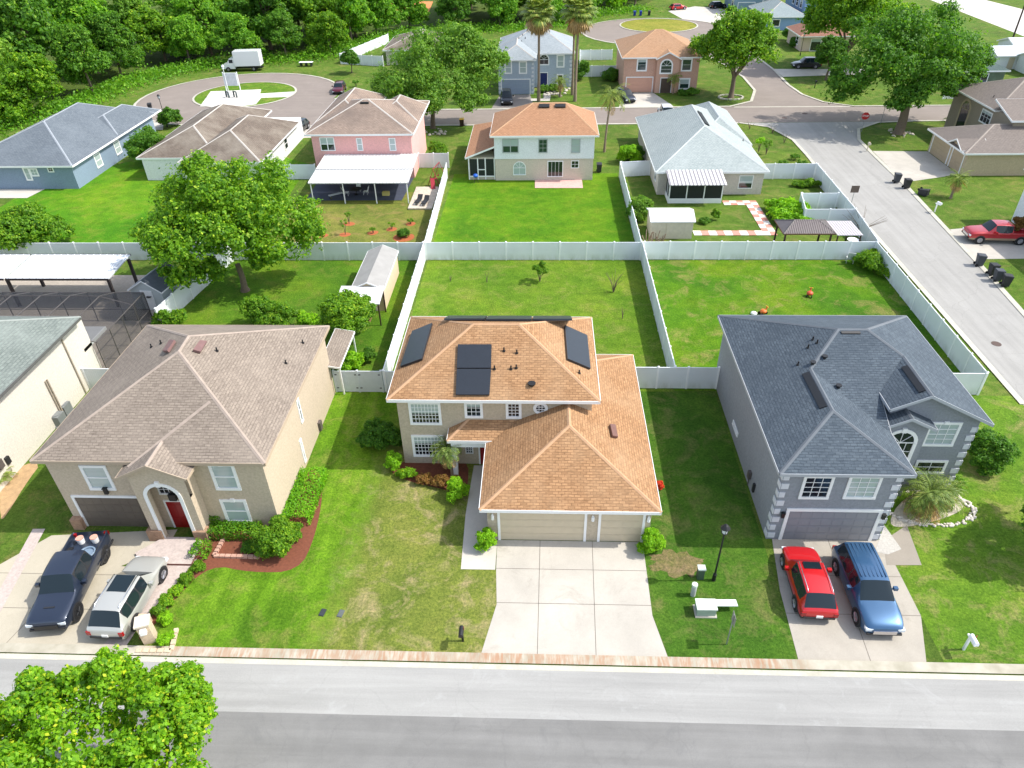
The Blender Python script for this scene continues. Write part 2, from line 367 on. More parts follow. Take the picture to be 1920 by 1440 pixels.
def roof(par, fsets, mat, capmat=None, fas=None, th=.17, caps=True, name='roof', gutter=False):
    """fsets: list of shells, each a list of faces"""
    fas = fas or TRIM; mb = MB(); cps = []; fa = MB()
    for fs in fsets:
        cp = MB(); cps.append(cp)
        fs = [clean(f) for f in fs]; ed = {}
        key = lambda p: tuple(round(c, 3) for c in p)
        for fi, f in enumerate(fs):
            n = (Vector(f[1]) - Vector(f[0])).cross(Vector(f[2]) - Vector(f[0]))
            if n.z < 0: fs[fi] = f = f[::-1]
        nn = []
        for f in fs:
            mb.poly(f); n = Vector((0, 0, 0))
            for i in range(len(f)): n += Vector(f[i]).cross(Vector(f[(i + 1) % len(f)]))
            nn.append(n.normalized()); mb.add([(p[0], p[1], p[2] - th) for p in reversed(f)], [tuple(range(len(f)))], 1)
        for fi, f in enumerate(fs):
            for i in range(len(f)):
                a, b = f[i], f[(i + 1) % len(f)]; ed.setdefault(frozenset((key(a), key(b))), []).append((fi, a, b))
        for l in ed.values():
            fi, a, b = l[0]
            if len(l) == 1:
                mb.poly([(a[0], a[1], a[2] - th), (b[0], b[1], b[2] - th), b, a], 1)
                # a thin proud board along every edge
                A, B = Vector(a), Vector(b); dr = (B - A); 
                if dr.length > .3:
                    o = dr.cross(Vector((0, 0, 1))).normalized() * .03
                    q = [A + o, B + o, B + o - Vector((0, 0, th + .02)), A + o - Vector((0, 0, th + .02)), A - o * .1, B - o * .1]
                    q[0].z += .012; q[1].z += .012; q[4].z += .012; q[5].z += .012
                    fa.add(q, [(3, 2, 1, 0), (0, 1, 5, 4)])
            elif caps and capmat:
                fj = l[1][0]; A, B = Vector(a), Vector(b); dr = (B - A).normalized()
                oa = nn[fi].cross(dr); ob = -nn[fj].cross(dr)
                if (oa + ob).z > -.02: continue
                if min(a[2], b[2]) < 0: continue
                up_ = (nn[fi] + nn[fj]).normalized() * .02
                wd = .12
                cp.add([A + oa * wd + nn[fi] * .012, A + up_ * 1.6, A + ob * wd + nn[fj] * .012, B + oa * wd + nn[fi] * .012, B + up_ * 1.6, B + ob * wd + nn[fj] * .012], [(0, 3, 4, 1), (1, 4, 5, 2)])
    o = mb.build(name, [mat, fas], par)
    fa.build('fascia', fas, par)
    for cp in cps:
        if capmat and cp.v: cp.build('ridge_cap', capmat, o)
    return o
def garage(par, face, P, u0, u1, v1, mat, tm=None, trim=.14, rows=4, cols=8, name='garage_door', v0=.02):
    tm = tm or TRIM; a = MB(); fb(a, face, P, u0 - trim, u0, v0, v1 + trim, 0, .07); fb(a, face, P, u1, u1 + trim, v0, v1 + trim, 0, .07); fb(a, face, P, u0, u1, v1, v1 + trim, 0, .07)
    a.build('door_trim', tm, par)
    d = MB(); h = (v1 - v0) / rows; w_ = (u1 - u0) / cols
    for i in range(rows):
        fb(d, face, P, u0, u1, v0 + i * h + .008, v0 + (i + 1) * h - .008, 0, .02)
        for j in range(cols): fb(d, face, P, u0 + j * w_ + .07, u0 + (j + 1) * w_ - .07, v0 + i * h + .08, v0 + (i + 1) * h - .08, .02, .032)
    o = d.build(name, mat, par); return o
def door(par, face, P, u0, u1, v1, mat, tm=None, panels=True, name='door', v0=.02):
    a = MB(); tm = tm or TRIM
    fb(a, face, P, u0 - .1, u0, v0, v1 + .1, 0, .06); fb(a, face, P, u1, u1 + .1, v0, v1 + .1, 0, .06); fb(a, face, P, u0, u1, v1, v1 + .1, 0, .06)
    a.build('door_frame', tm, par)
    d = MB(); fb(d, face, P, u0, u1, v0, v1, 0, .03); uc = (u0 + u1) / 2
    for (q0, q1) in ((u0 + .1, uc - .05), (uc + .05, u1 - .1)):
        for (r0, r1) in ((.15, .8), (.95, 1.85)): fb(d, face, P, q0, q1, v0 + r0 * (v1 - v0) / 2.05, v0 + r1 * (v1 - v0) / 2.05, .03, .045)
    o = d.build(name, mat, par); h = MB(); fb(h, face, P, u1 - .12, u1 - .06, v0 + .95, v0 + 1.02, .03, .09); h.build('door_handle', CHROME, o)
    return o
def portal(par, x0, x1, yf, yb, z1, ox0, ox1, zs, mat, peak=None, trim=True, arch=True):
    """a thick wall facing -y with an arched opening, and its two side returns"""
    a = MB(); r = (ox1 - ox0) / 2; cx = (ox0 + ox1) / 2; n = 14
    yi = yf + .28
    def col(xa, xb): a.box(xa, xb, yf, yi, 0, zs)
    col(x0, ox0); col(ox1, x1)
    a.box(x0, x0 + .2, yi + .001, yb, 0, z1); a.box(x1 - .2, x1, yi + .001, yb, 0, z1)
    arcp = [(cx - r * math.cos(math.pi * i / n), zs + (r * math.sin(math.pi * i / n) if arch else 0.001)) for i in range(n + 1)]
    arcp = [(x0, zs)] + arcp + [(x1, zs)]
    def topz(x):
        if peak is None: return z1
        xm, zp = peak; return z1 + (zp - z1) * (1 - abs(x - xm) / (x1 - xm if x > xm else xm - x0))
    if peak: pass
    for i in range(len(arcp) - 1):
        (xa, za), (xb, zb) = arcp[i], arcp[i + 1]
        segs = [(xa, za, xb, zb)]
        if peak and xa < peak[0] < xb - 1e-6 and xa + 1e-6 < peak[0]:
            t = (peak[0] - xa) / (xb - xa); zm = za + (zb - za) * t; segs = [(xa, za, peak[0], zm), (peak[0], zm, xb, zb)]
        for (xa, za, xb, zb) in segs:
            if abs(xb - xa) < 1e-6: continue
            q = [(xa, yf, za), (xb, yf, zb), (xb, yf, topz(xb)), (xa, yf, topz(xa)), (xa, yi, za), (xb, yi, zb), (xb, yi, topz(xb)), (xa, yi, topz(xa))]
            a.add(q, [(0, 1, 2, 3), (7, 6, 5, 4), (0, 4, 5, 1), (3, 2, 6, 7)])
    a.build('entry_wall', mat, par)
    if trim:
        t = MB(); rr = .2; d = .05
        t.box(ox0 - rr, ox0, yf - d, yf, 0, zs); t.box(ox1, ox1 + rr, yf - d, yf, 0, zs)
        if arch:
            for i in range(n):
                q = []
                for dd in (0, d):
                    for (k, rad) in ((i, r), (i + 1, r), (i + 1, r + rr), (i, r + rr)):
                        th = math.pi * k / n; q.append((cx - rad * math.cos(th), yf - dd, zs + rad * math.sin(th)))
                t.add(q, [(0, 3, 2, 1), (4, 5, 6, 7), (0, 1, 5, 4), (1, 2, 6, 5), (2, 3, 7, 6), (3, 0, 4, 7)])
            t.box(cx - .12, cx + .12, yf - .1, yf, zs + r - .02, zs + r + .34)
        t.build('arch_trim', TRIM, par)
def gable_wall(par, face, P, u0, u1, z0, um, zp, mat, th=.2, zl=None):
    m = MB(); z_r = z0 if zl is None else zl
    q = [(u0, z0), (u1, z_r), (um, zp)]
    f3 = {'S': lambda u, v, d: (u, P + d, v), 'N': lambda u, v, d: (u, P - d, v), 'E': lambda u, v, d: (P - d, u, v), 'W': lambda u, v, d: (P + d, u, v)}[face]
    vs = [f3(*p, 0) for p in q] + [f3(*p, th) for p in q]
    m.add(vs, [(0, 1, 2), (5, 4, 3), (0, 3, 4, 1), (1, 4, 5, 2), (2, 5, 3, 0)]); return m.build('gable', mat, par)
def quoins(par, pts, z1, mat, sz=.42, h=.36, gap=.26):
    """staggered corner blocks; pts: (x, y, face list)"""
    for (x, y, sx, sy) in pts:
        z = .15; k = 0
        while z + h < z1:
            a = MB(); L = sz if k % 2 == 0 else sz * .8
            a.box(x - .035 * sx, x + L * sx * -1 if False else x - L * sx, y + .035 * sy, y - .0 * sy, z, z + h)
            a.box(x + .035 * sx, x - .0 * sx, y + .035 * sy, y - L * sy, z, z + h)
            a.build('corner_block', mat, par); z += h + gap; k += 1
def wlamp(par, face, P, u, v, s=1.):
    a = MB(); fb(a, face, P, u - .05 * s, u + .05 * s, v - .12 * s, v + .12 * s, 0, .05); fb(a, face, P, u - .08 * s, u + .08 * s, v - .2 * s, v + .1 * s, .06, .2); fb(a, face, P, u - .1 * s, u + .1 * s, v + .1 * s, v + .14 * s, .04, .22)
    return a.build('wall_lamp', BLACK, par)
def vent_pipe(par, p, n, h=.35, r=.05):
    h = min(h, .24); r = min(r, .045)
    a = MB(); a.cyl((p[0], p[1], p[2] - .1), r, h + .1, 8); a.cyl((p[0], p[1], p[2] - .03), r * 2.2, .06, 8)
    return a.build('vent_pipe', BLACK, par)
def slopebox(par, n, p0, quad, th, mat, name, lift=.04):
    n = Vector(n).normalized(); a = MB(); q = [Vector(v) + n * lift for v in quad]; t = [v + n * th for v in q]
    if (q[1] - q[0]).cross(q[2] - q[0]).dot(n) < 0: q = q[::-1]; t = t[::-1]
    k = len(q)
    a.add(q + t, [tuple(reversed(range(k))), tuple(range(k, 2 * k))] + [(i, (i + 1) % k, k + (i + 1) % k, k + i) for i in range(k)])
    return a.build(name, mat, par)
# ---------------------------------------------------------------- fences
FM = {}
def fence_run(label, a, b, h=1.85, step=2.44, group=None, mat=None, skip=(), dz=.0, cat='fence'):
    mat = mat or WHITE; pmat = PANEL_SHADE if mat == WHITE else mat
    a = Vector((a[0], a[1], 0)); b = Vector((b[0], b[1], 0)); L = (b - a).length; n = max(1, round(L / step)); w_ = L / n
    rz = math.atan2(b.y - a.y, b.x - a.x); t = thing('vinyl_fence', label, cat, (a.x, a.y, dz), rz, group)
    k = ('p', round(w_, 2), h, mat.name)
    if k not in FM:
        p = MB(); p.box(.06, w_ - .06, -.022, .022, .08, h - .1); p.box(.06, w_ - .06, -.035, .035, h - .1, h - .02); p.box(.06, w_ - .06, -.035, .035, .03, .13)
        x = .06
        while x + .16 < w_ - .06: p.box(x + .004, x + .15, -.028, .028, .13, h - .101); x += .155
        FM[k] = p.build('panel', pmat, t); FM[('o', h, mat.name)] = None
        first = True
    else: first = False
    for i in range(n):
        if i in skip: continue
        if first: o = FM[k]; first = False
        else: o = FM[k].copy(); link(o); o.parent = t
        o.location = (i * w_, 0, 0)
    kp = ('q', h, mat.name)
    for i in range(n + 1):
        if kp not in FM:
            p = MB(); p.box(-.065, .065, -.065, .065, 0, h + .03)
            p.add([(-.08, -.08, h + .03), (.08, -.08, h + .03), (.08, .08, h + .03), (-.08, .08, h + .03), (0, 0, h + .11)], [(0, 1, 4), (1, 2, 4), (2, 3, 4), (3, 0, 4), (3, 2, 1, 0)])
            FM[kp] = p.build('post', mat, t)
        else: o = FM[kp].copy(); link(o); o.parent = t; o.location = (i * w_, 0, 0)
    return t
# ================================================================ vegetation
rng = np.random.default_rng(7)
def leafmesh(name, C, Nn, S, mat, asp=.62):
    """C centres, Nn normals, S sizes -> one mesh of folded leaf clusters (quads)"""
    n = len(C); a = np.cross(Nn, rng.normal(size=(n, 3))); a /= np.linalg.norm(a, axis=1)[:, None] + 1e-9; b = np.cross(Nn, a)
    a = a * S[:, None]; b = b * (S * asp)[:, None]; fold = Nn * (S * .18)[:, None]
    V = np.stack([C - a, C - b + fold, C + a, C + b + fold], 1).reshape(-1, 3)
    me = bpy.data.meshes.new(name); me.vertices.add(4 * n); me.vertices.foreach_set('co', V.ravel())
    me.loops.add(4 * n); me.loops.foreach_set('vertex_index', np.arange(4 * n, dtype=np.int32))
    me.polygons.add(n); me.polygons.foreach_set('loop_start', np.arange(0, 4 * n, 4, dtype=np.int32))
    me.materials.append(mat); me.update(calc_edges=True)
    return me
def rdir(n, up_=-.35):
    v = rng.normal(size=(n * 3, 3)); v /= np.linalg.norm(v, axis=1)[:, None]; v = v[v[:, 2] > up_][:n]
    return v
def crown(name, lumps, leaf, dens, mat, clump=.28, rough=.1, hollow=.3):
    """lumps: (x,y,z,rx,ry,rz). leaf clumps spread over each lump's outer shell"""
    Cs, Ns, Ss = [], [], []; leaf = leaf * .47; clump = max(.2, clump * .8)
    L0 = np.array(lumps, float); L = []
    for l in L0:
        mr = (l[3] + l[4] + l[5]) / 3
        if len(L0) < 30 and mr > 5 * leaf:
            l2 = l.copy(); l2[3:6] *= .84; L.append(l2); k = int(rng.integers(7, 10))
            for d in rdir(k, -.45):
                q = rng.uniform(.22, .48); L.append(np.concatenate([l[:3] + d * l[3:6] * rng.uniform(.7, 1.02), np.array([q, q, q * .85]) * mr]))
        else: L.append(l)
    L = np.array(L)
    for i, l in enumerate(L):
        area = 4 * math.pi * ((l[3] * l[4]) ** .8 + (l[3] * l[5]) ** .8 + (l[4] * l[5]) ** .8) / 3 / 1
        area = 4 * math.pi * (l[3] * l[4] + l[3] * l[5] + l[4] * l[5]) / 3
        nc = max(8, int(area * .8 / (clump * (l[3] + l[4] + l[5]) / 3) ** 2 * .5)); nc = min(nc, 420)
        d_ = rdir(nc, -.6); nc = len(d_); rad = rng.uniform(.74, 1.0 + rough, nc) * (1 + .25 * (rng.random(nc) > .8)); P = d_ * rad[:, None] * l[3:6] + l[:3]
        m = int(.5 * dens * area / (leaf * leaf) / nc) + 4
        cr = clump * (l[3] + l[4] + l[5]) / 3 * rng.uniform(.5, 1.35, nc)
        off = rng.normal(size=(nc, m, 3)); off /= np.linalg.norm(off, axis=2)[:, :, None]; off *= (rng.random((nc, m)) ** .5)[:, :, None]
        Q = P[:, None, :] + off * cr[:, None, None] * np.array([1, 1, .7]); 
        nn = off * .9 + d_[:, None, :] * .7 + rng.normal(size=(nc, m, 3)) * .45 + np.array([0, 0, .35])
        Q = Q.reshape(-1, 3); nn = nn.reshape(-1, 3)
        keep = np.ones(len(Q), bool)
        for j, k in enumerate(L):
            if j == i: continue
            keep &= (((Q - k[:3]) / (k[3:6] * .8)) ** 2).sum(1) > 1
        Cs.append(Q[keep]); Ns.append(nn[keep]); Ss.append(leaf * rng.uniform(.45, 1.05, keep.sum()))
        ni = int(len(Q) * hollow * .5)
        di = rdir(ni, -1); ri = rng.uniform(.35, .8, len(di)); Cs.append(di * ri[:, None] * l[3:6] + l[:3]); Ns.append(rng.normal(size=(len(di), 3)) * .5 + di); Ss.append(leaf * 1.9 * rng.uniform(.6, 1, len(di)))
    C = np.concatenate(Cs); Nn = np.concatenate(Ns); Nn /= np.linalg.norm(Nn, axis=1)[:, None] + 1e-9
    S = np.concatenate(Ss)
    return leafmesh(name, C, Nn, S, mat)
def autolumps(R, hz, z0, n, seed, sq=1.):
    rn = random.Random(seed); L = [(0, 0, z0 + hz * .5, R * .72, R * .72 * sq, hz * .42)]
    for i in range(n):
        a = 2 * math.pi * (i + rn.uniform(-.3, .3)) / n * 1.0 * (1 if n < 9 else 2.4); k = rn.uniform(.42, .72); e = rn.uniform(.2, .85)
        q = rn.uniform(.3, .48); rr = R * q
        kk = k * (1.0 if e < .6 else .6)
        L.append((R * kk * math.cos(a), R * sq * kk * math.sin(a), z0 + hz * e, rr, rr * sq, rr * rn.uniform(.6, .85) * min(1.3, hz / R)))
    return L
def trunk(mb, x, y, z0, h, r, limbs, seed, spread, lh, n=8):
    rn = random.Random(seed); top = (x + rn.uniform(-.2, .2), y + rn.uniform(-.2, .2), z0 + h)
    mb.tube([(x, y, z0 - .1), (x, y, z0 + .25), (x + .05, y, z0 + h * .5), top], [r * 1.7, r * 1.1, r * .9, r * .8], n)
    for i in range(limbs):
        a = 2 * math.pi * i / limbs + rn.uniform(-.4, .4); s = spread * rn.uniform(.6, 1)
        p1 = (top[0] + s * .35 * math.cos(a), top[1] + s * .35 * math.sin(a), top[2] + lh * .35); p2 = (top[0] + s * .75 * math.cos(a), top[1] + s * .75 * math.sin(a), top[2] + lh * .75)
        p3 = (top[0] + s * math.cos(a + .2), top[1] + s * math.sin(a + .2), top[2] + lh)
        mb.tube([(top[0], top[1], top[2] - .2), p1, p2, p3], [r * .6, r * .42, r * .25, r * .1], 6)
BARK = plain('bark', (112, 98, 82), .95, var=.35, scale=6, fine=20, bmp=.4)
PBARK = plain('palm_bark', (138, 122, 102), .95, var=.3, scale=5, fine=18)
LF = foliage('leaf_oak', (52, 100, 24), (94, 142, 34), (150, 184, 54), .48)
LFD = foliage('leaf_dark', (44, 88, 28), (76, 126, 38), (118, 160, 54), .45)
LFB = foliage('leaf_bright', (86, 142, 18), (116, 172, 26), (160, 198, 52), .4)
LFM = foliage('leaf_willow', (66, 110, 38), (96, 142, 50), (134, 170, 68), .42)
LFF = foliage('leaf_forest', (58, 112, 34), (96, 150, 44), (140, 182, 62), .5)
LFY = foliage('leaf_fresh', (64, 116, 20), (108, 160, 28), (170, 188, 48), .45)
LFR = foliage('leaf_copper', (92, 66, 42), (112, 88, 42), (122, 122, 48), .15)
DRY = foliage('leaf_dry', (122, 108, 76), (150, 134, 96), (176, 160, 120), .04)
PALM = foliage('leaf_palm', (66, 96, 44), (104, 130, 62), (150, 162, 96), .25)
def tree(name, label, x, y, R, hz, z0, mat, seed, leaf=.3, dens=.55, th=None, r=.25, limbs=5, n=9, sq=1., lumps=None, cat='tree', group=None, clump=.28, rz=0):
    t = thing(name, label, cat, (x, y, 0), rz, group)
    L = lumps or autolumps(R, hz, z0, n, seed, sq)
    o = bpy.data.objects.new('crown', crown('crown', L, leaf, dens, mat, clump)); link(o, t)
    m = MB(); trunk(m, 0, 0, 0, th if th else z0 + hz * .12, r, limbs, seed, R * .7, hz * .55); m.build('trunk', BARK, t, uv=False)
    return t
def bush(name, label, x, y, R, hz, mat, seed, leaf=.13, dens=.6, n=5, sq=1., lumps=None, cat='shrub', group=None, z0=0.05, rz=0, clump=.3):
    L = lumps or autolumps(R, hz, z0, n, seed, sq)
    o = bpy.data.objects.new(name, crown(name, L, leaf, dens, mat, clump)); link(o); o.location = (x, y, 0); o.rotation_euler = (0, 0, rz)
    return tag(o, label, cat, group)
def hedge(name, label, pts, wd, h, mat, leaf=.1, dens=130, cat='hedge', group=None):
    """box hedge along a polyline"""
    Cs, Ns = [], []
    for (a, b) in zip(pts[:-1], pts[1:]):
        a = np.array(a, float); b = np.array(b, float); L = np.linalg.norm(b - a); n = int(L * (2 * h + wd) * dens) + 10
        u = rng.random(n); s = rng.random(n) * (2 * h + wd); off = np.where(s < h, -wd / 2, np.where(s < h + wd, s - h - wd / 2, wd / 2)); z = np.where(s < h, s, np.where(s < h + wd, h, 2 * h + wd - s))
        dr = (b - a) / L; pr = np.array([-dr[1], dr[0]]); P = np.zeros((n, 3)); P[:, :2] = a + dr * (u * L)[:, None] + pr * off[:, None]; P[:, 2] = z; P += rng.normal(size=P.shape) * .05
        nm = np.zeros((n, 3)); nm[:, :2] = pr * (np.sign(off) * (z < h - .01))[:, None]; nm[:, 2] = (z > h - .05) * 1.; nm += rng.normal(size=nm.shape) * .55
        Cs.append(P); Ns.append(nm)
    C = np.concatenate(Cs); Nn = np.concatenate(Ns); Nn /= np.linalg.norm(Nn, axis=1)[:, None] + 1e-9; c0 = C.mean(0); c0[2] = 0
    o = bpy.data.objects.new(name, leafmesh(name, C - c0, Nn, leaf * rng.uniform(.5, 1, len(C)), mat)); link(o); o.location = c0
    return tag(o, label, cat, group)
def fronds(mb, top, n, L, droop, seed, wid=.5, up0=60, up1=-10, leaflets=14, m=0, fan=False):
    rn = random.Random(seed); top = Vector(top)
    for i in range(n):
        a = 2 * math.pi * i * .381966 * 1.0 + rn.uniform(-.15, .15); el = R_(up0 + (up1 - up0) * ((i + .5) / n) + rn.uniform(-8, 8)); l = L * rn.uniform(.8, 1.08)
        dr = Vector((math.cos(a), math.sin(a), 0)); side = Vector((-math.sin(a), math.cos(a), 0)); pts = []; p = top.copy(); e = el; S = 7
        for k in range(S + 1):
            pts.append(p.copy()); p = p + (dr * math.cos(e) + Vector((0, 0, math.sin(e)))) * (l / S); e -= R_(droop / S) * (1 + k * .12)
        if fan:
            c = pts[4]; ax = (pts[4] - pts[2]).normalized(); mb.tube([pts[0], pts[2], pts[4]], [.035, .03, .02], 4, m)
            nrm_ = side.cross(ax).normalized()
            for k in range(leaflets):
                th = R_(-105 + 210 * k / (leaflets - 1)); dd = ax * math.cos(th) + side * math.sin(th); ll = l * .5 * (.75 + .25 * math.cos(th))
                q = c + dd * ll * .6; tip = c + dd * ll - Vector((0, 0, ll * .28 * rn.uniform(.6, 1.3))); w_ = dd.cross(nrm_).normalized() * wid * .09
                mb.add([c, q - w_, q + w_, tip], [(0, 1, 3, 2)], m)
        else:
            mb.tube(pts, [.03 - .003 * k for k in range(S + 1)], 4, m)
            for k in range(leaflets):
                t = .12 + .86 * k / (leaflets - 1); f_ = t * S; i0 = min(S - 1, int(f_)); q = pts[i0].lerp(pts[i0 + 1], f_ - i0); ax = (pts[i0 + 1] - pts[i0]).normalized()
                wl = wid * math.sin(math.pi * min(1, t * .92 + .08)) ** .6 + .05
                for s_ in (-1, 1):
                    dd = (side * s_ * .85 + ax * .55 - Vector((0, 0, .35 * rn.uniform(.5, 1.4)))).normalized(); w_ = ax * .05 * (l / 2)
                    mb.add([q - w_ * .5, q + dd * wl * .6 - w_ * .2 + Vector((0, 0, .03)), q + dd * wl, q + dd * wl * .5 + w_], [(0, 1, 2, 3)], m)
def palm(name, label, x, y, h, L, n, seed, lean=(0, 0), fan=False, dead=0, r=.14, droop=60, group=None, wid=.5, up0=65, up1=-15, z0=0):
    t = thing(name, label, 'palm tree', (x, y, z0), 0, group); top = (lean[0], lean[1], h)
    m = MB(); m.tube([(0, 0, -.1), (lean[0] * .1, lean[1] * .1, h * .25), (lean[0] * .4, lean[1] * .4, h * .6), (lean[0], lean[1], h)], [r * 1.5, r * 1.05, r * .95, r * .85], 9); m.build('trunk', PBARK, t, uv=False)
    m = MB(); fronds(m, top, n, L, droop, seed, wid, up0, up1, 16, fan=fan); m.build('fronds', PALM, t, uv=False)
    if dead: m = MB(); fronds(m, (top[0], top[1], top[2] - .25), dead, L * .9, 35, seed + 1, wid, -20, -72, 13, fan=fan); m.build('dead_fronds', DRY, t, uv=False)
    return t
def plantlet(name, label, x, y, h, seed, mat, cat='plant', group=None, n=5, leaf=.12, R=.35, dens=.5, stem=True):
    t = thing(name, label, cat, (x, y, 0), 0, group); rn = random.Random(seed); m = MB(); L = []
    for i in range(n):
        a = 2 * math.pi * i / n + rn.uniform(-.5, .5); e = (R * .8 * math.cos(a), R * .8 * math.sin(a), h * rn.uniform(.65, 1))
        m.tube([(0, 0, -.05), (e[0] * .3, e[1] * .3, e[2] * .5), e], [.03, .02, .01], 5)
        if mat: L.append((e[0], e[1], e[2], R * .45, R * .45, R * .4))
    m.build('stem', BARK, t, uv=False)
    if mat: o = bpy.data.objects.new('foliage', crown('foliage', L, leaf, dens, mat, .5)); link(o, t)
    return t
def rocks(mb, x, y, R, n, seed, s=.15, m=0):
    rn = random.Random(seed)
    for i in range(n):
        a = rn.uniform(0, 6.28); k = R * math.sqrt(rn.random()); mb.ball((x + k * math.cos(a), y + k * math.sin(a), s * .2), s * rn.uniform(.5, 1.2), 5, m, .6)
# ================================================================ vehicles
def quad_inset(q, d):
    c = sum(q, Vector()) / len(q); o = []
    n = len(q)
    for i in range(n):
        p = q[i]; e1 = (q[i - 1] - p); e2 = (q[(i + 1) % n] - p)
        if e1.length < 1e-4 or e2.length < 1e-4: o.append(p.lerp(c, .2)); continue
        e1.normalize(); e2.normalize(); s = max(.35, e1.cross(e2).length); o.append(p + (e1 + e2) * (d / s))
    return o
def vehicle(name, label, cat, loc, rz, L, W, st, body, wheels, wr=.36, glassmat=None, rim=None, group=None, rails=None, roofglass=None, front='f', trimz=.32, plate=True, chrome_grille=False, clad=None, roofpan=None):
    """st: stations rear -> front (t, halfwidth, zbottom, zbelt, ztop, roof halfwidth, glassflag); flags: s side glass, w wind or rear screen, b open bed"""
    t = thing(name, label, cat, loc, rz, group); bd = MB(); gl = MB(); rows = []
    for (tt, hw, zb, zl, zt, rw, fl) in st:
        x = (tt - .5) * L; h = zl - zb
        if 'b' in fl: pr = [(hw * .95, zb), (hw, zb + h * .3), (hw, zb + h * .65), (hw * .985, zl - .03), (hw * .97, zl), (hw - .13, zl), (hw - .14, zb + .32), (0, zb + .32)]
        else:
            rw = min(rw, hw * .97); cab = zt - zl > .22
            pr = [(hw * .95, zb), (hw, zb + h * .3), (hw, zb + h * .68), (hw * .985, zl - .05), (hw * .955, zl), (rw, zt - (.05 if cab else .02)), (rw * .8, zt), (0, zt + .02)]
        rows.append([Vector((x, y, z)) for y, z in pr] + [Vector((x, -y, z)) for y, z in reversed(pr[:-1])])
    n = len(rows[0])
    for i in range(len(rows) - 1):
        fa, fb_ = st[i][6], st[i + 1][6]
        for k in range(n - 1):
            q = [rows[i][k], rows[i + 1][k], rows[i + 1][k + 1], rows[i][k + 1]]
            side = k in (4, n - 6); top = 5 <= k <= n - 7
            isg = (side and 's' in fa) or (top and 'w' in fa)
            if side and 'w' in fa: isg = False
            if isg and side:
                qi = quad_inset(q, .035); bd.add(q + qi, [(0, 1, 5, 4), (1, 2, 6, 5), (2, 3, 7, 6), (3, 0, 4, 7)], 2); gl.add(qi, [(0, 1, 2, 3)])
            elif isg: gl.add(q, [(0, 1, 2, 3)], 0, True)
            else: bd.add(q, [(0, 1, 2, 3)], 1 if (clad and k in (0, n - 2)) else 0, True)
    for rr, s_ in ((rows[0], 1), (rows[-1], -1)): bd.add(rr if s_ > 0 else rr[::-1], [tuple(range(n))], 0)
    bd.add([rows[0][0], rows[-1][0], rows[-1][-1], rows[0][-1]], [(0, 3, 2, 1)], 2)
    for q_ in range(len(gl.f)): bd.f.append(tuple(len(bd.v) + k for k in gl.f[q_])); bd.m.append(3); bd.sm.append(True)
    bd.v += gl.v
    import bmesh as _bm
    b = bd.build('body', [body, clad or body, PLAST, glassmat or DARKGL], None, uv=False); bm = _bm.new(); bm.from_mesh(b.data)
    _bm.ops.remove_doubles(bm, verts=bm.verts, dist=.0008); _bm.ops.recalc_face_normals(bm, faces=bm.faces)
    cl = bm.edges.layers.float.new('crease_edge'); cv = bm.verts.layers.float.new('crease_vert')
    for e in bm.edges:
        if len(e.link_faces) == 2:
            m0, m1 = e.link_faces[0].material_index, e.link_faces[1].material_index
            an = e.calc_face_angle(0)
            if (m0 == 3) != (m1 == 3): e[cl] = 1.; [vs_.__setitem__(cv, .9) for vs_ in e.verts]
            elif (m0 == 2) != (m1 == 2): e[cl] = .6
            elif an > 1.0: e[cl] = .35
    bm.to_mesh(b.data); bm.free()
    md = b.modifiers.new('s', 'SUBSURF'); md.levels = 2; md.render_levels = 2; dg = bpy.context.evaluated_depsgraph_get(); dg.update(); me = bpy.data.meshes.new_from_object(b.evaluated_get(dg)); bpy.data.objects.remove(b)
    for nm, keep in (('body', lambda i: i != 3), ('windows', lambda i: i == 3)):
        m2 = me.copy(); m2.name = nm; bm = _bm.new(); bm.from_mesh(m2); _bm.ops.delete(bm, geom=[f for f in bm.faces if not keep(f.material_index)], context='FACES'); bm.to_mesh(m2); bm.free()
        if not m2.polygons: continue
        m2.polygons.foreach_set('use_smooth', [True] * len(m2.polygons)); m2.set_sharp_from_angle(angle=R_(50)); link(bpy.data.objects.new(nm, m2), t)
    hw = W / 2
    for wx in wheels:
        for s_ in (-1, 1):
            ar = MB(); ar.tube([(wx * L, s_ * (hw - .32), wr), (wx * L, s_ * (hw + .008), wr)], wr + .075, 22, smooth=False); ar.build('wheel_arch', PLAST, t, uv=False)
    proto = None
    for wx in wheels:
        for s_ in (-1, 1):
            if proto is None:
                m = MB(); m.tube([(0, -.12, 0), (0, -.105, 0), (0, .105, 0), (0, .12, 0)], [wr * .9, wr, wr, wr * .9], 22); proto = m.build('wheel', RUB, t, uv=False, sharp=30)
                m = MB()
                for ss in (-1, 1):
                    m.tube([(0, ss * .10, 0), (0, ss * .125, 0)], wr * .62, 18, smooth=False)
                    for k in range(5):
                        a = 2 * math.pi * k / 5; m.tube([(0, ss * .132, 0), (math.cos(a) * wr * .58, ss * .128, math.sin(a) * wr * .58)], wr * .09, 4, smooth=False)
                rm = m.build('rim', rim or RIM, proto, uv=False); o = proto
            else: o = copy_tree(proto, t)
            o.location = (wx * L, s_ * (hw - .10), wr)
    # lamps, mirrors, bumpers, grille, plate
    zf = st[-2][3]; zr = st[1][3]
    HLm = plain('headlamp', (214, 222, 228), .12, var=0); TLm = plain('tail_lamp', (150, 18, 20), .2, var=0)
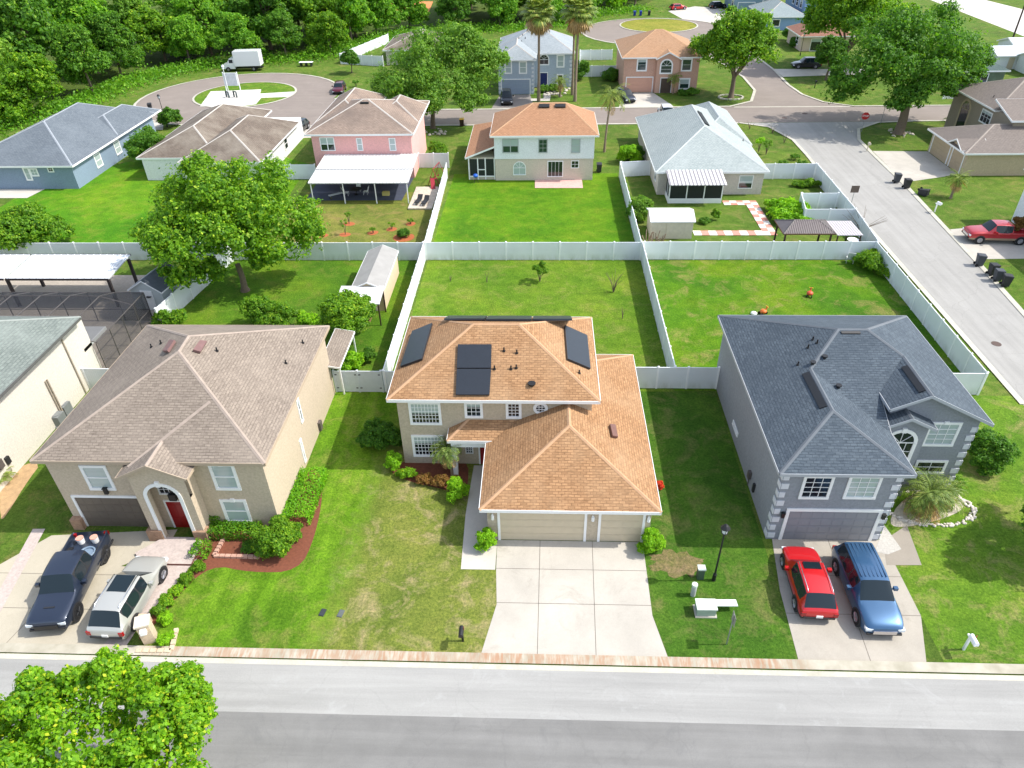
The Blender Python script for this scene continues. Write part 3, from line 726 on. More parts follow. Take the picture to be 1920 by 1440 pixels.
    for s_ in (-1, 1):
        m = MB(); m.box(L / 2 - .34, L / 2 - .02, s_ * (hw - .09), s_ * (hw - .42), zf - .2, zf - .05); m.build('headlight', HLm, t, uv=False)
        m = MB(); m.box(-L / 2 + .0, -L / 2 + .16, s_ * (hw - .05), s_ * (hw - .27), zr - .3, zr - .06); m.build('taillight', TLm, t, uv=False)
        wi = [i for i, q in enumerate(st) if 's' in q[6]]
        mx = (st[wi[-1] + 1][0] - .5) * L if wi else 0
        zb_ = st[wi[-1]][3] if wi else 1
        m = MB(); m.box(mx - .1, mx + .08, s_ * (hw + .04), s_ * (hw + .24), zb_ + .02, zb_ + .19); m.box(mx - .03, mx + .03, s_ * (hw - .06), s_ * (hw + .05), zb_ + .05, zb_ + .1); m.build('side_mirror', body, t, uv=False)
    m = MB(); m.box(L / 2 - .03, L / 2 + .035, -hw * .55, hw * .55, zf - .36, zf - .14); m.build('grille', CHROME if chrome_grille else BLACK, t, uv=False)
    m = MB(); m.box(L / 2 - .1, L / 2 + .03, -hw * .82, hw * .82, st[-1][2] + .02, st[-1][2] + .12); m.box(-L / 2 - .03, -L / 2 + .1, -hw * .82, hw * .82, st[0][2] + .02, st[0][2] + .14); m.build('bumper', PLAST, t, uv=False)
    if plate: m = MB(); m.box(-L / 2 - .035, -L / 2 - .005, -.16, .16, zr - .35, zr - .2); m.build('number_plate', TRIM, t, uv=False)
    if rails:
        for s_ in (-1, 1):
            m = MB(); m.tube([((rails[0] - .5) * L, s_ * rails[2], rails[3] - .04), ((rails[0] - .5) * L + .1, s_ * rails[2], rails[3] + .03), ((rails[1] - .5) * L - .1, s_ * rails[2], rails[3] + .03), ((rails[1] - .5) * L, s_ * rails[2], rails[3] - .05)], .022, 6); m.build('roof_rail', CHROME if rails[4] else BLACK, t, uv=False)
    if roofglass:
        m = MB(); a0, a1, ww, z = roofglass; m.box((a0 - .5) * L, (a1 - .5) * L, -ww, ww, z, z + .022); m.build('sunroof', DARKGL, t, uv=False)
    if roofpan:
        m = MB(); a0, a1, ww, z, k = roofpan
        for i in range(k): yy = -ww + 2 * ww * i / (k - 1); m.box((a0 - .5) * L, (a1 - .5) * L, yy - .025, yy + .025, z, z + .03)
        m.build('roof_ribs', body, t, uv=False)
    return t
def suv_st(W, H, hood=1.02, rear=.1, belt=1.0, zb=.28, slope=.0):
    hw = W / 2; rw = hw * .74
    return [(0, hw * .82, zb + .12, belt - .32, belt - .3, hw * .7, ''), (.012, hw * .93, zb + .02, belt - .1, belt - .06, hw * .8, ''), (.04, hw * .985, zb, belt, belt + .04, hw * .84, 'w'),
            (.04 + rear, hw, zb, belt, H - .05, rw * .97, 's'), (.26, hw, zb, belt - .01, H, rw, 's'), (.43, hw, zb, belt - .02, H, rw, 's'), (.58, hw, zb, belt - .03, H - .05, rw * .96, 'w'),
            (.725, hw, zb, belt - .04, hood + .02, hw * .84, ''), (.84, hw * .99, zb, hood - .1, hood - .03, hw * .78, ''), (.93, hw * .955, zb, hood - .2, hood - .12, hw * .72, ''), (.985, hw * .85, zb + .04, hood - .3, hood - .24, hw * .62, ''), (1., hw * .76, zb + .08, hood - .42, hood - .38, hw * .5, '')]
def truck_st(W, H, belt=1.15, hood=1.2, zb=.42):
    hw = W / 2; rw = hw * .76
    return [(0, hw * .93, zb, belt, belt, hw * .8, ''), (.012, hw, zb, belt, belt + .0, hw * .8, 'b'), (.32, hw, zb, belt, belt, hw * .8, 'b'), (.325, hw, zb, belt, belt + .01, hw * .82, 'w'),
            (.35, hw, zb, belt, H - .06, rw * .98, 's'), (.46, hw, zb, belt - .01, H, rw, 's'), (.62, hw, zb, belt - .02, H - .04, rw * .97, 'w'),
            (.72, hw, zb, belt - .03, hood + .02, hw * .86, ''), (.86, hw, zb, hood - .09, hood, hw * .8, ''), (.95, hw * .98, zb, hood - .15, hood - .06, hw * .76, ''), (.985, hw * .93, zb + .02, hood - .24, hood - .14, hw * .7, ''), (1., hw * .86, zb + .06, hood - .4, hood - .34, hw * .6, '')]
# ================================================================ ground helpers
def smooth_poly(pts, n=3, closed=True):
    for _ in range(n):
        o = []
        m = len(pts)
        for i in range(m if closed else m - 1):
            a, b = pts[i], pts[(i + 1) % m]; o += [(a[0] * .75 + b[0] * .25, a[1] * .75 + b[1] * .25), (a[0] * .25 + b[0] * .75, a[1] * .25 + b[1] * .75)]
        if not closed: o = [pts[0]] + o[0:] + [pts[-1]]
        pts = o
    return pts
def sheet(name, pts, z, mat, kind='structure', label=None, cat=None):
    o = MB(); a = sum(pts[i][0] * pts[(i + 1) % len(pts)][1] - pts[(i + 1) % len(pts)][0] * pts[i][1] for i in range(len(pts)))
    if a < 0: pts = pts[::-1]
    me = MB().poly([(p[0], p[1], z) for p in pts]).build(name, mat)
    if kind: me['kind'] = kind
    else: tag(me, label, cat)
    return me
def kerb(pts, wd, z, mat, closed=False, name='kerb', prof=None):
    """raised strip along a polyline, left-hand side offset"""
    P = [Vector((p[0], p[1])) for p in pts]; n = len(P); a = MB(); V = []
    for i in range(n):
        p0 = P[i - 1] if (closed or i) else P[i]; p1 = P[(i + 1) % n] if (closed or i < n - 1) else P[i]
        d_ = (p1 - p0).normalized(); q = Vector((-d_.y, d_.x)); V.append((P[i] + q * wd / 2, P[i] - q * wd / 2))
    m = n if closed else n - 1
    for i in range(m):
        (l0, r0), (l1, r1) = V[i], V[(i + 1) % n]
        a.add([(l0.x, l0.y, -.02), (r0.x, r0.y, -.02), (r1.x, r1.y, -.02), (l1.x, l1.y, -.02), (l0.x, l0.y, z), (r0.x, r0.y, z * .8), (r1.x, r1.y, z * .8), (l1.x, l1.y, z)], [(4, 5, 6, 7), (0, 1, 5, 4), (2, 3, 7, 6)])
    o = a.build(name, mat); o['kind'] = 'structure'; return o
def arc(cx, cy, r, a0, a1, n=24, ry=None):
    return [(cx + r * math.cos(R_(a0 + (a1 - a0) * i / n)), cy + (ry or r) * math.sin(R_(a0 + (a1 - a0) * i / n))) for i in range(n + 1)]
# ================================================================ GROUND
GR = [(84, 122, 38), (96, 134, 40), (110, 142, 46)]
BR = [(70, 130, 24), (84, 146, 26), (104, 158, 30)]
G_BASE = lawn('grass_common', [(86, 118, 44), (92, 134, 42), (112, 144, 52)], .12, 1.1, (150, 148, 84), .45)
#G_L = lawn('grass_left_front', [(66, 112, 28), (84, 134, 32), (100, 146, 40)], .2, 1.2, (148, 150, 78), .35, 1, streak=.45)
#G_C = lawn('grass_dry_front', [(98, 122, 52), (116, 134, 62), (136, 146, 76)], .22, 1.7, (172, 164, 108), .8, 2)
G_S = lawn('grass_side', [(64, 112, 30), (76, 126, 34), (96, 140, 44)], .22, 1.5, (150, 150, 90), .4, 3)
G_R = lawn('grass_right', [(80, 132, 34), (104, 154, 40), (130, 166, 52)], .2, 1.4, (172, 170, 104), .6, 4)
G_CB = lawn('grass_back_centre', [(84, 136, 30), (104, 150, 36), (128, 162, 46)], .12, 1.3, (150, 160, 78), .45, 5)
G_RB = lawn('grass_back_right', [(60, 118, 26), (86, 142, 24), (120, 158, 32)], .1, .9, (166, 160, 92), .5, 6)
G_V = lawn('grass_vivid', [(74, 132, 24), (88, 148, 22), (112, 158, 30)], .12, .8, (150, 170, 50), .3, 7)
G_LB = lawn('grass_back_left', [(74, 126, 30), (88, 140, 30), (116, 156, 36)], .12, .9, (140, 150, 66), .4, 8)
G_P = lawn('grass_pink_yard', [(104, 130, 50), (122, 142, 56), (140, 150, 66)], .15, 1., (168, 152, 92), .6, 9)
sheet('ground', [(-500, -60), (500, -60), (500, 900), (-500, 900)], 0, G_BASE)
G_LC = lawn('grass_front', [(86, 140, 30), (104, 162, 32), (120, 172, 42)], .2, 1.2, (160, 164, 84), .4, 1, streak=.5, other=dict(stops=[(104, 134, 48), (124, 150, 58), (146, 162, 72)], s1=.22, s2=1.9, dry=(186, 182, 122), dryamt=.7, seed=2), x0=-11.9, wd=.9, slope=-.19 * -1 * -1 if False else .06)
sheet('lawn_front', [(-18.9, 19.9), (-2.6, 19.9), (-2.0, 22.2), (-2.0, 25), (-3.1, 25), (-3.1, 33.3), (-8.5, 33.3), (-9.9, 40.9), (-15, 40.9), (-15, 28), (-19, 24)], .004, G_LC)
sheet('lawn_side_passage', [(6.2, 19.9), (12.4, 19.9), (12.4, 41.2), (6.0, 41.2), (5.4, 24)], .005, G_S)
sheet('lawn_right_front', [(19, 19.9), (33, 19.9), (33.2, 41), (24.5, 41), (19, 31)], .004, G_R)
sheet('lawn_back_centre', [(-10.9, 41), (9.5, 41), (9.5, 62.2), (-10.9, 62.2)], .004, G_CB)
sheet('lawn_back_right', [(9.6, 41.3), (31, 41.3), (31.2, 62.2), (9.6, 62.2)], .006, G_RB)
sheet('lawn_back_left', [(-31.5, 42), (-11.1, 41), (-11.1, 62.2), (-31.5, 62.2)], .004, G_LB)
sheet('lawn_vivid', [(-10.9, 62.3), (9.3, 62.3), (9.2, 86), (-10.8, 86)], .004, G_V)
sheet('lawn_blue_house', [(-62, 62.4), (-28.5, 62.4), (-30, 90), (-45, 100), (-62, 84)], .004, lawn('grass_blue_house', [(66, 138, 22), (84, 152, 24), (116, 168, 30)], .08, .7, (150, 166, 60), .4, 10))
sheet('lawn_pink_house', [(-27.5, 62.4), (-11.2, 62.4), (-11.2, 80), (-27.5, 80)], .004, G_P)
ST1 = pave('street_asphalt', (154, 153, 149), .05, .12, .2, (170, 170, 167), 26, .6)
ST2 = pave('street_asphalt_worn', (124, 123, 120), .12, .16, .3, (106, 106, 105), 26, .5)
ST3 = pave('side_street_asphalt', (153, 151, 146), .06, .25, .25, (162, 160, 156), 26, -.4)
ST4 = pave('far_street_asphalt', (134, 124, 116), .07, 0, .3, (148, 138, 130), 20, .2)
KB = pave('kerb_concrete', (184, 180, 166), .12, 0, .8, (150, 146, 124), 12)
sheet('street', [(-120, 16.62), (120, 16.95), (120, 19.3), (-120, 19.0)], .009, ST1)
sheet('street_worn_lane', [(-120, 2), (120, 2), (120, 16.95), (-120, 16.62)], .008, ST2)
# gutter pan and stained kerb
def stained():
    m, nt, b = base('rust_stained_kerb')
    c0 = ramp(nt, noise(nt, 1.2, 5), [(.3, lin((156, 150, 132))), (.7, lin((186, 180, 164)))])
    pos = N(nt, 'ShaderNodeNewGeometry').outputs['Position']; mp = N(nt, 'ShaderNodeMapping'); nt.links.new(pos, mp.inputs['Vector']); mp.inputs['Scale'].default_value = (5, .8, 1)
    s = ramp(nt, noise(nt, 1., 4, .7, mp.outputs[0]), [(.4, (0, 0, 0)), (.58, (.8,) * 3)]); s2 = ramp(nt, noise(nt, .35, 3, .6), [(.42, (0, 0, 0)), (.56, (1, 1, 1))])
    sx = N(nt, 'ShaderNodeSeparateXYZ'); nt.links.new(pos, sx.inputs[0])
    mr = N(nt, 'ShaderNodeMapRange'); mr.inputs[1].default_value = -19.5; mr.inputs[2].default_value = -17.5; nt.links.new(sx.outputs[0], mr.inputs[0])
    mr2 = N(nt, 'ShaderNodeMapRange'); mr2.inputs[1].default_value = 13; mr2.inputs[2].default_value = 12; nt.links.new(sx.outputs[0], mr2.inputs[0])
    m1 = N(nt, 'ShaderNodeMath', operation='MULTIPLY'); nt.links.new(mr.outputs[0], m1.inputs[0]); nt.links.new(mr2.outputs[0], m1.inputs[1])
    m2 = N(nt, 'ShaderNodeMath', operation='MULTIPLY'); nt.links.new(m1.outputs[0], m2.inputs[0]); nt.links.new(s, m2.inputs[1])
    m3 = N(nt, 'ShaderNodeMath', operation='MULTIPLY'); nt.links.new(m2.outputs[0], m3.inputs[0]); nt.links.new(s2, m3.inputs[1])
    m4 = N(nt, 'ShaderNodeMath', operation='ADD'); nt.links.new(m2.outputs[0], m4.inputs[0]); nt.links.new(m3.outputs[0], m4.inputs[1]); m5 = N(nt, 'ShaderNodeMath', operation='MULTIPLY'); m5.inputs[1].default_value = .4; nt.links.new(m4.outputs[0], m5.inputs[0])
    nt.links.new(mix(nt, m5.outputs[0], c0, lin((158, 104, 62))), b.inputs['Base Color']); b.inputs['Roughness'].default_value = .9; return m
kerb([(-120, 19.55), (33.5, 19.75), (60, 19.8)], .5, .09, stained(), name='kerb')
sheet('gutter', [(-120, 19.0), (120, 19.3), (120, 19.55), (-120, 19.3)], .012, KB)
# side street
sl_ = [(33.0, 19.8), (33.15, 40), (33.35, 60), (33.6, 84.2), (33.9, 92), (33.9, 98.5), (32.2, 104.5), (28.5, 106.6)]
sr_ = [(53, 106.8), (48, 106.3), (44.2, 103.2), (42.6, 98.5), (42.3, 93), (41.9, 81), (40.4, 60), (39.6, 51), (38.8, 40), (37.5, 19.8)]
sheet('side_street', [(33.0, 15)] + sl_ + sr_ + [(37.5, 15)], .013, ST3)
kerb(sl_[1:], .45, .07, KB); kerb(sr_[:-1], .45, .07, KB)
sheet('far_street', [(-50, 108.2), (-30, 106.5), (140, 107.2), (140, 114.6), (47.5, 114.7), (43.8, 117.3), (42.0, 122), (41.5, 128), (41.8, 139), (41, 160), (38, 172), (30, 170), (31, 160), (34.4, 141), (35.3, 134), (35, 124.8), (33, 118.2), (29.5, 115.3), (-27, 114.8), (-31, 117.4), (-34.3, 122), (-40, 126), (-50, 118)], .009, ST4)
c1 = arc(-51, 124, 16.5, 0, 360, 48)[:-1]; sheet('cul_de_sac', c1, .014, ST4); sheet('cul_de_sac_far', arc(25.5, 178, 16.5, 0, 360, 48)[:-1], .014, ST4)
kerb(arc(-51, 124, 16.6, 32, 262), .45, .07, KB); kerb(arc(25.5, 178, 16.7, -40, 262), .45, .08, KB)
kerb([(-47, 108), (-38, 106.8), (-30, 106.4), (12, 106.5), (28.3, 106.5)], .4, .07, KB); kerb([(53, 106.9), (90, 107.2), (140, 107.2)], .4, .07, KB)
kerb([(-34.3, 122.2), (-31, 117.6), (-27, 115), (-10, 114.8), (29.0, 115.3), (32.9, 118.2), (35, 124.8), (35.2, 134), (34.3, 141), (31, 158)], .45, .08, KB)
kerb([(140, 114.8), (47.7, 114.9), (43.8, 117.4), (41.9, 122), (41.4, 128), (41.8, 139), (41, 158)], .45, .08, KB)
kerb([(29.5, 115.0), (47, 114.8)], .35, .02, KB)
LG = lawn('grass_island', [(84, 134, 34), (96, 146, 38), (116, 154, 50)], .2, .8, (168, 164, 90), .4, 12)
sheet('cul_de_sac_island', arc(-50.5, 125.3, 8.3, 0, 360, 40)[:-1], .05, LG); kerb(arc(-50.5, 125.3, 8.4, 0, 360, 40)[:-1], .35, .1, KB, True)
sheet('cul_de_sac_far_island', arc(27, 185, 8.8, 0, 360, 40)[:-1], .05, lawn('grass_island_dry', [(126, 150, 50), (146, 160, 60), (160, 168, 70)], .2, .8, None, 0, 13)); kerb(arc(27, 185, 8.9, 0, 360, 40)[:-1], .35, .12, KB, True)
sheet('island_concrete', [g(375, 200), g(395, 172), g(490, 168), g(488, 176), g(555, 172), g(545, 182), g(490, 184), g(480, 196), g(430, 203)], .055, pave('pale_concrete', (206, 202, 194), .08))
sheet('far_road', [(97, 262), (112, 262), (118.5, 196), (122, 160), (108, 140), (100.6, 167.1), (103, 217), (100, 240)], .009, pave('far_road_asphalt', (196, 190, 184), .05, 0, .2))
# driveways
JM = plain('joint_grey', (112, 106, 97), .95, var=.1)  # darker grey-brown of the driveway joints themselves
def driveway(pts, joints, z=.016, mat=CONC, jw=.03):
    o = sheet('driveway', pts, z, mat)
    for (a, b) in joints:
        A, B = Vector(a), Vector(b); d_ = (B - A).normalized(); q = Vector((-d_.y, d_.x)) * jw / 2
        MB().poly([(A.x - q.x, A.y - q.y, z + .004), (B.x - q.x, B.y - q.y, z + .004), (B.x + q.x, B.y + q.y, z + .004), (A.x + q.x, A.y + q.y, z + .004)]).build('driveway_joint', JM, o)
CD = [g(934, 1018), g(1206, 1018), g(1217, 1148), g(1252, 1231), g(906, 1231), g(932, 1130)]
driveway([(-2.35, 27.1), (5.75, 27.1), (5.7, 22.3), (6.15, 19.95), (-2.75, 19.95), (-2.15, 22.8), (-2.3, 25)],
         [((0.05, 27.1), (-.05, 19.95)), ((2.95, 27.1), (2.75, 19.95)), ((-2.3, 25.1), (5.72, 25.1)), ((-2.15, 22.9), (5.7, 22.9))])
sheet('front_path', [(-4.15, 33.2), (-2.9, 33.2), (-2.9, 27), (-2.35, 26.9), (-2.35, 25.0), (-4.2, 25.0), (-4.3, 29)], .02, CONCL)
driveway([(12.95, 27.55), (19.0, 27.55), (19.0, 22.6), g(1737, 1243), (12.25, 19.95), (12.45, 24)],
         [((16.0, 27.5), (15.6, 19.95)), ((13, 25), (19, 25)), ((12.4, 22.6), (19, 22.6))], mat=pave('driveway_right', (168, 161, 149), .12, 0, .35, (134, 126, 114)))
sheet('side_path', [g(1655, 1015), g(1700, 985), g(1728, 1060), g(1662, 1060)], .02, pave('side_path_concrete', (150, 142, 130), .1))
sheet('pebble_bed', [g(1640, 1035), g(1658, 985), g(1690, 1030), g(1665, 1040)], .024, plain('white_pebbles', (180, 176, 168), .9, var=.3, scale=9, fine=25))
driveway([(-27.9, 26.9), (-20.8, 27.5), (-20.8, 26.2), (-22.8, 24.8), (-20.2, 24.7), (-19.9, 22.2), (-20.2, 19.9), (-34.5, 19.9), (-31, 23)],
         [((-24.6, 27), (-26.2, 19.9)), ((-30.5, 24.2), (-20.4, 24.2)), ((-31.5, 22), (-21.2, 22))], mat=pave('driveway_left', (178, 170, 152), .1, 0, .3, (158, 150, 132)))
PAV = plain('stamped_paver', (186, 172, 164), .85, var=.25, scale=4, fine=9)
sheet('paver_strip', [g(0, 1150), g(0, 1105), g(62, 992), g(85, 992)], .024, PAV)
sheet('paver_path', [g(285, 1045), g(370, 1048), g(335, 1090), g(270, 1160), g(235, 1215), g(190, 1215), g(225, 1170), g(255, 1120), g(300, 1060)], .024, PAV)
o = MB().prism([(-22.35, 25.6), (-21.2, 26.8), (-18.9, 26.8), (-18.9, 24.9), (-21.6, 24.9)], 0, .17, 0, 1).build('entry_step', [plain('step_riser', (128, 84, 76), .85), PAV]); o['kind'] = 'structure'
# planting beds
sheet('mulch_bed', smooth_poly([g(255, 1215), g(330, 1120), g(395, 1058), g(470, 1074), g(560, 1072), g(590, 1010), g(606, 930), g(600, 880), g(575, 880), g(545, 985), g(520, 965), g(420, 985), g(385, 1000), g(370, 1050), g(270, 1170)], 2), .01, MULCH)
sheet('mulch_bed', smooth_poly([g(722, 878), g(770, 862), g(880, 850), g(876, 935), g(835, 918), g(760, 902)], 2), .013, plain('dark_mulch', (112, 62, 42), .95, var=.5, scale=5, fine=20))
rs = random.Random(4); sx_, sy_ = g(1268, 1056)
bs = [(sx_ + 1.4 * math.cos(k * .1257) * (1 + .16 * math.sin(k * .7) + rs.uniform(-.12, .12)), sy_ + .9 * math.sin(k * .1257) * (1 + .2 * math.sin(k * .9 + 1) + rs.uniform(-.12, .12)), .012) for k in range(50)]
o = MB().add([(sx_, sy_, .012)] + bs, [(0, 1 + k, 1 + (k + 1) % 50) for k in range(50)]).build('bare_soil', lawn('bare_soil', [(108, 126, 58), (138, 138, 84), (104, 128, 52)], .9, 2.5, (164, 148, 108), .6, 14)); o['kind'] = 'structure'
sheet('shell_bed', smooth_poly([g(1662, 985), g(1690, 935), g(1760, 905), g(1800, 925), g(1812, 950), g(1780, 970), g(1700, 990)], 2), .012, plain('white_shell', (196, 186, 168), .95, var=.35, scale=8, fine=22))
sheet('sand_strip', smooth_poly([g(0, 975), g(0, 900), g(45, 870), g(78, 868), g(50, 905), g(10, 970)], 1), .012, SOIL)
# ================================================================ MAIN HOUSES
SH_C = shingle('shingle_orange', (178, 138, 100), (132, 98, 68), (176, 148, 116), .4, course=.13)
CAP_C = plain('ridge_orange', (182, 144, 110), .9, var=.12, scale=2.5)
SH_L = shingle('shingle_brown', (148, 136, 123), (118, 107, 97), (162, 150, 136), .35, course=.13)
CAP_L = plain('ridge_brown', (156, 142, 130), .9, var=.14, scale=2.5)
SH_R = shingle('shingle_grey', (94, 104, 112), (66, 76, 86), (58, 67, 76), .45, course=.13)
CAP_R = plain('ridge_grey', (100, 106, 112), .9, var=.1, scale=2)
def stucco(n, c): return plain(n, c, .85, var=.06, scale=.8, fine=9, bmp=.25)
ST_C = stucco('stucco_taupe', (184, 170, 148)); ST_L = stucco('stucco_tan', (190, 174, 152)); ST_R = stucco('stucco_grey', (138, 142, 148))
DRM = plain('red_door', (138, 18, 22), .35, var=.08)
GD = plain('garage_beige', (198, 184, 158), .5, var=.04); GDG = plain('garage_grey', (134, 136, 142), .5, var=.04); GDB = plain('garage_brown', (104, 94, 84), .5, var=.06)
# ---- centre house
hc = thing('house', 'two-storey taupe house with orange shingle roof, black roof panels and a three-car garage', 'house', (-2.9, 33.4, 0))
LOC = Vector((-2.9, 33.4, 0))
def place(root):
    """children are built in place coordinates: shift them under the root"""
    for c in root.children: c.location = c.location - root.location
W2 = walls(hc, rect(-8.55, 3.05, 33.38, 42.1), 5.3, ST_C); walls(hc, rect(-2.85, 6.05, 27.15, 33.37), 2.68, ST_C, name='garage_wall'); walls(hc, rect(3.06, 6.05, 33.371, 41.4), 2.68, ST_C, name='side_wall')
zc = 7.8; A, B = (-4.15, 37.55, zc), (-1.35, 37.55, zc)
roof(hc, [hipf(-9.0, 3.48, 32.88, 42.4, 5.42, A, B)], SH_C, CAP_C, name='roof')
g1, g2 = (1.65, 31.25, 4.95), (1.65, 33.45, 4.95)
roof(hc, [[[(-3.22, 26.75, 2.75), (6.46, 26.75, 2.75), g1], [(6.46, 26.75, 2.75), (6.46, 41.8, 2.75), (3.0, 38.6, 4.33), (3.0, 33.4, 4.33), g2, g1],
            [(6.46, 41.8, 2.75), (3.0, 41.8, 2.75), (3.0, 38.6, 4.33)], [(-3.22, 33.45, 2.75), (-3.22, 26.75, 2.75), g1, g2]],
           [[(-5.55, 32.2, 2.9), (-.5, 32.2, 2.9), (-.5, 33.45, 3.62), (-4.3, 33.45, 3.62)], [(-5.55, 33.45, 2.9), (-5.55, 32.2, 2.9), (-4.3, 33.45, 3.62)]]], SH_C, CAP_C, name='lower_roof')
a = MB(); a.box(-5.35, -5.05, 32.35, 32.65, 0, 2.7); a.box(-5.35, -2.86, 32.37, 32.6, 2.25, 2.71); a.box(-4.2, -2.86, 32.75, 33.37, 2.45, 2.7); a.build('porch_beam', TRIM, hc)
for q, nx, nz in (((770, 757, 824, 792), 8, 5), ((875, 757, 901, 779), 3, 3), ((953, 757, 973, 780), 3, 4)): pwin(hc, 'S', 33.38, *q, nx=nx, nz=nz, trim=.16)
pwin(hc, 'S', 33.38, 776, 819, 830, 852, nx=8, nz=5, trim=.16)
pwin(hc, 'S', 33.38, 874, 834, 886, 848, nx=3, nz=4, trim=.06)
door(hc, 'S', 33.38, -3.72, -2.95, 2.1, DRM)
# round window
u, v = onY(1013.5, 765, 33.38); a = MB(); n = 20; ro = .42
for i in range(n):
    q = []
    for dd in (0, .06):
        for (k, rad) in ((i, ro - .15), (i + 1, ro - .15), (i + 1, ro + .02), (i, ro + .02)): th = 2 * math.pi * k / n; q.append((u + rad * math.cos(th), 33.38 - dd, v + rad * math.sin(th)))
    a.add(q, [(0, 3, 2, 1), (4, 5, 6, 7), (0, 1, 5, 4), (1, 2, 6, 5), (2, 3, 7, 6), (3, 0, 4, 7)])
for k in (-.09, .09): a.box(u + k - .018, u + k + .018, 33.34, 33.38, v - .26, v + .26); a.box(u - .26, u + .26, 33.341, 33.38, v + k - .018, v + k + .018)
rw = a.build('round_window', TRIM, hc); MB().poly([(u + .28 * math.cos(2 * math.pi * i / 20), 33.368, v + .28 * math.sin(2 * math.pi * i / 20)) for i in range(20)]).build('pane', GLASS, rw)
garage(hc, 'S', 27.15, -2.15, 2.45, 2.2, GD, rows=4, cols=8); garage(hc, 'S', 27.15, 3.35, 5.6, 2.2, GD, rows=4, cols=4)
for u in (-2.55, 2.9, 5.9):
    a = MB(); a.cyl((u, 27.05, 1.72), .09, .3, 8); a.cyl((u, 27.05, 2.02), .05, .12, 8); a.box(u - .04, u + .04, 27.06, 27.15, 1.8, 1.9); a.build('wall_lamp', TRIM, hc)
# black solar heating panels
ns = Vector((0, -(zc - 5.42), 37.55 - 32.88)).normalized(); ps = (0, 32.88, 5.42)
nwl = Vector((-(zc - 5.42), 0, 4.85)).normalized(); pwl = (-9.0, 0, 5.42); nel = Vector(((zc - 5.42), 0, 4.83)).normalized(); pel = (3.48, 0, 5.42)
PAN = plain('solar_mat', (34, 40, 48), .38, var=.15, scale=2, fine=12, spec=.6)
def sq(px, n, p): return [onP(x, y, n, p) for x, y in px]
for q in ([(859, 648), (922, 648), (921, 692), (857, 692)], [(857, 694), (921, 694), (918, 742), (855, 742)]): slopebox(hc, ns, ps, sq(q, ns, ps), .13, PAN, 'solar_panel')
slopebox(hc, nwl, pwl, sq([(812, 609), (775, 624), (753, 690), (793, 676)], nwl, pwl), .13, PAN, 'solar_panel')
slopebox(hc, nel, pel, sq([(1057, 613), (1099, 632), (1105, 694), (1062, 676)], nel, pel), .13, PAN, 'solar_panel')
nb = Vector((0, (zc - 5.42), 42.4 - 37.55)).normalized()
for (x0, x1, s0, s1) in ((-6.2, -3.6, .35, .95), (-3.5, -.6, .5, 1.0), (-.5, 2.0, .35, .95)):
    qd = [Vector((x, 42.4 - (1 - s) * 0 - s * 3.6 + .2, 5.42 + s * 3.6 * (zc - 5.42) / 4.85 - .1)) for x, s in ((x0, .35), (x1, .35), (x1, s1), (x0, s1))]
    slopebox(hc, nb, None, qd, .12, PAN, 'solar_panel', lift=.06)
a = MB(); 
for q in ((-5.0, -4.0), (-2.4, -1.4)): pass
for (px, py) in ((945, 658), (969, 662), (968, 690), (958, 692), (927, 692), (1086, 700)):
    n_, p_ = (ns, ps) if px < 1050 else (nel, pel); vent_pipe(hc, onP(px, py, n_, p_), n_, .28, .045)
p = onP(997, 722, ns, ps); a = MB(); a.cyl((p.x, p.y, p.z), .16, .1, 10); a.cyl((p.x, p.y, p.z + .1), .24, .06, 10); a.build('roof_vent', BLACK, hc)
ngr = Vector((2.2, 0, 4.81)).normalized(); slopebox(hc, ngr, None, sq([(1141, 799), (1151, 800), (1156, 823), (1146, 821)], ngr, (6.46, 0, 2.75)), .16, plain('vent_brown', (112, 78, 68), .6), 'off_ridge_vent')
place(hc)
for i, (x0, x1) in enumerate(()): pass
# ---- left house
hl = thing('house', 'two-storey tan house with brown-grey hip roof and red front door beside the parked truck', 'house', (-20.8, 34, 0))
walls(hl, rect(-26.75, -14.8, 27.7, 40.8), 5.3, ST_L)
A, B = (-20.65, 33.25, 8.5), (-20.75, 34.9, 8.5)
roof(hl, [hipf(-27.1, -14.42, 27.27, 41.15, 5.42, A, B)], SH_L, CAP_L, name='roof', fas=plain('tan_fascia', (176, 158, 136), .7, var=.05))
# lighter valley line on the front slope
nf = Vector((0, -(8.5 - 5.42), 33.25 - 27.27)).normalized(); pf = (0, 27.27, 5.42)
a = MB(); P0, P1 = onP(394, 753, nf, pf), onP(240, 876, nf, pf); dd = (P1 - P0).normalized().cross(nf) * .09
a.add([P0 - dd + nf * .02, P0 + dd + nf * .02, P1 + dd + nf * .02, P1 - dd + nf * .02], [(0, 1, 2, 3)]); a.build('valley_flashing', CAP_L, hl)
portal(hl, -21.75, -18.75, 26.75, 27.69, 5.15, -21.1, -19.4, 3.35, ST_L, peak=(-20.25, 5.95))
gx = -20.25
roof(hl, [[[(-22.15, 26.4, 5.05), (gx, 26.4, 5.98), (gx, 28.4, 5.98), (-22.15, 28.4, 5.05)], [(gx, 26.4, 5.98), (-18.35, 26.4, 5.05), (-18.35, 28.4, 5.05), (gx, 28.4, 5.98)]]], SH_L, CAP_L, name='entry_roof', fas=plain('tan_fascia', (176, 158, 136), .7, var=.05), th=.14)
pwin(hl, 'S', 27.7, 155, 876, 212, 914, trim=.17, nx=1, nz=1, mid=True, glass=BLIND)
pwin(hl, 'S', 27.7, 396, 873, 447, 914, trim=.17, nx=1, nz=1, mid=True, glass=BLIND, key=True)
pwin(hl, 'S', 27.7, 418, 940, 468, 975, trim=.17, nx=1, nz=1, mid=True, glass=BLIND, key=True)
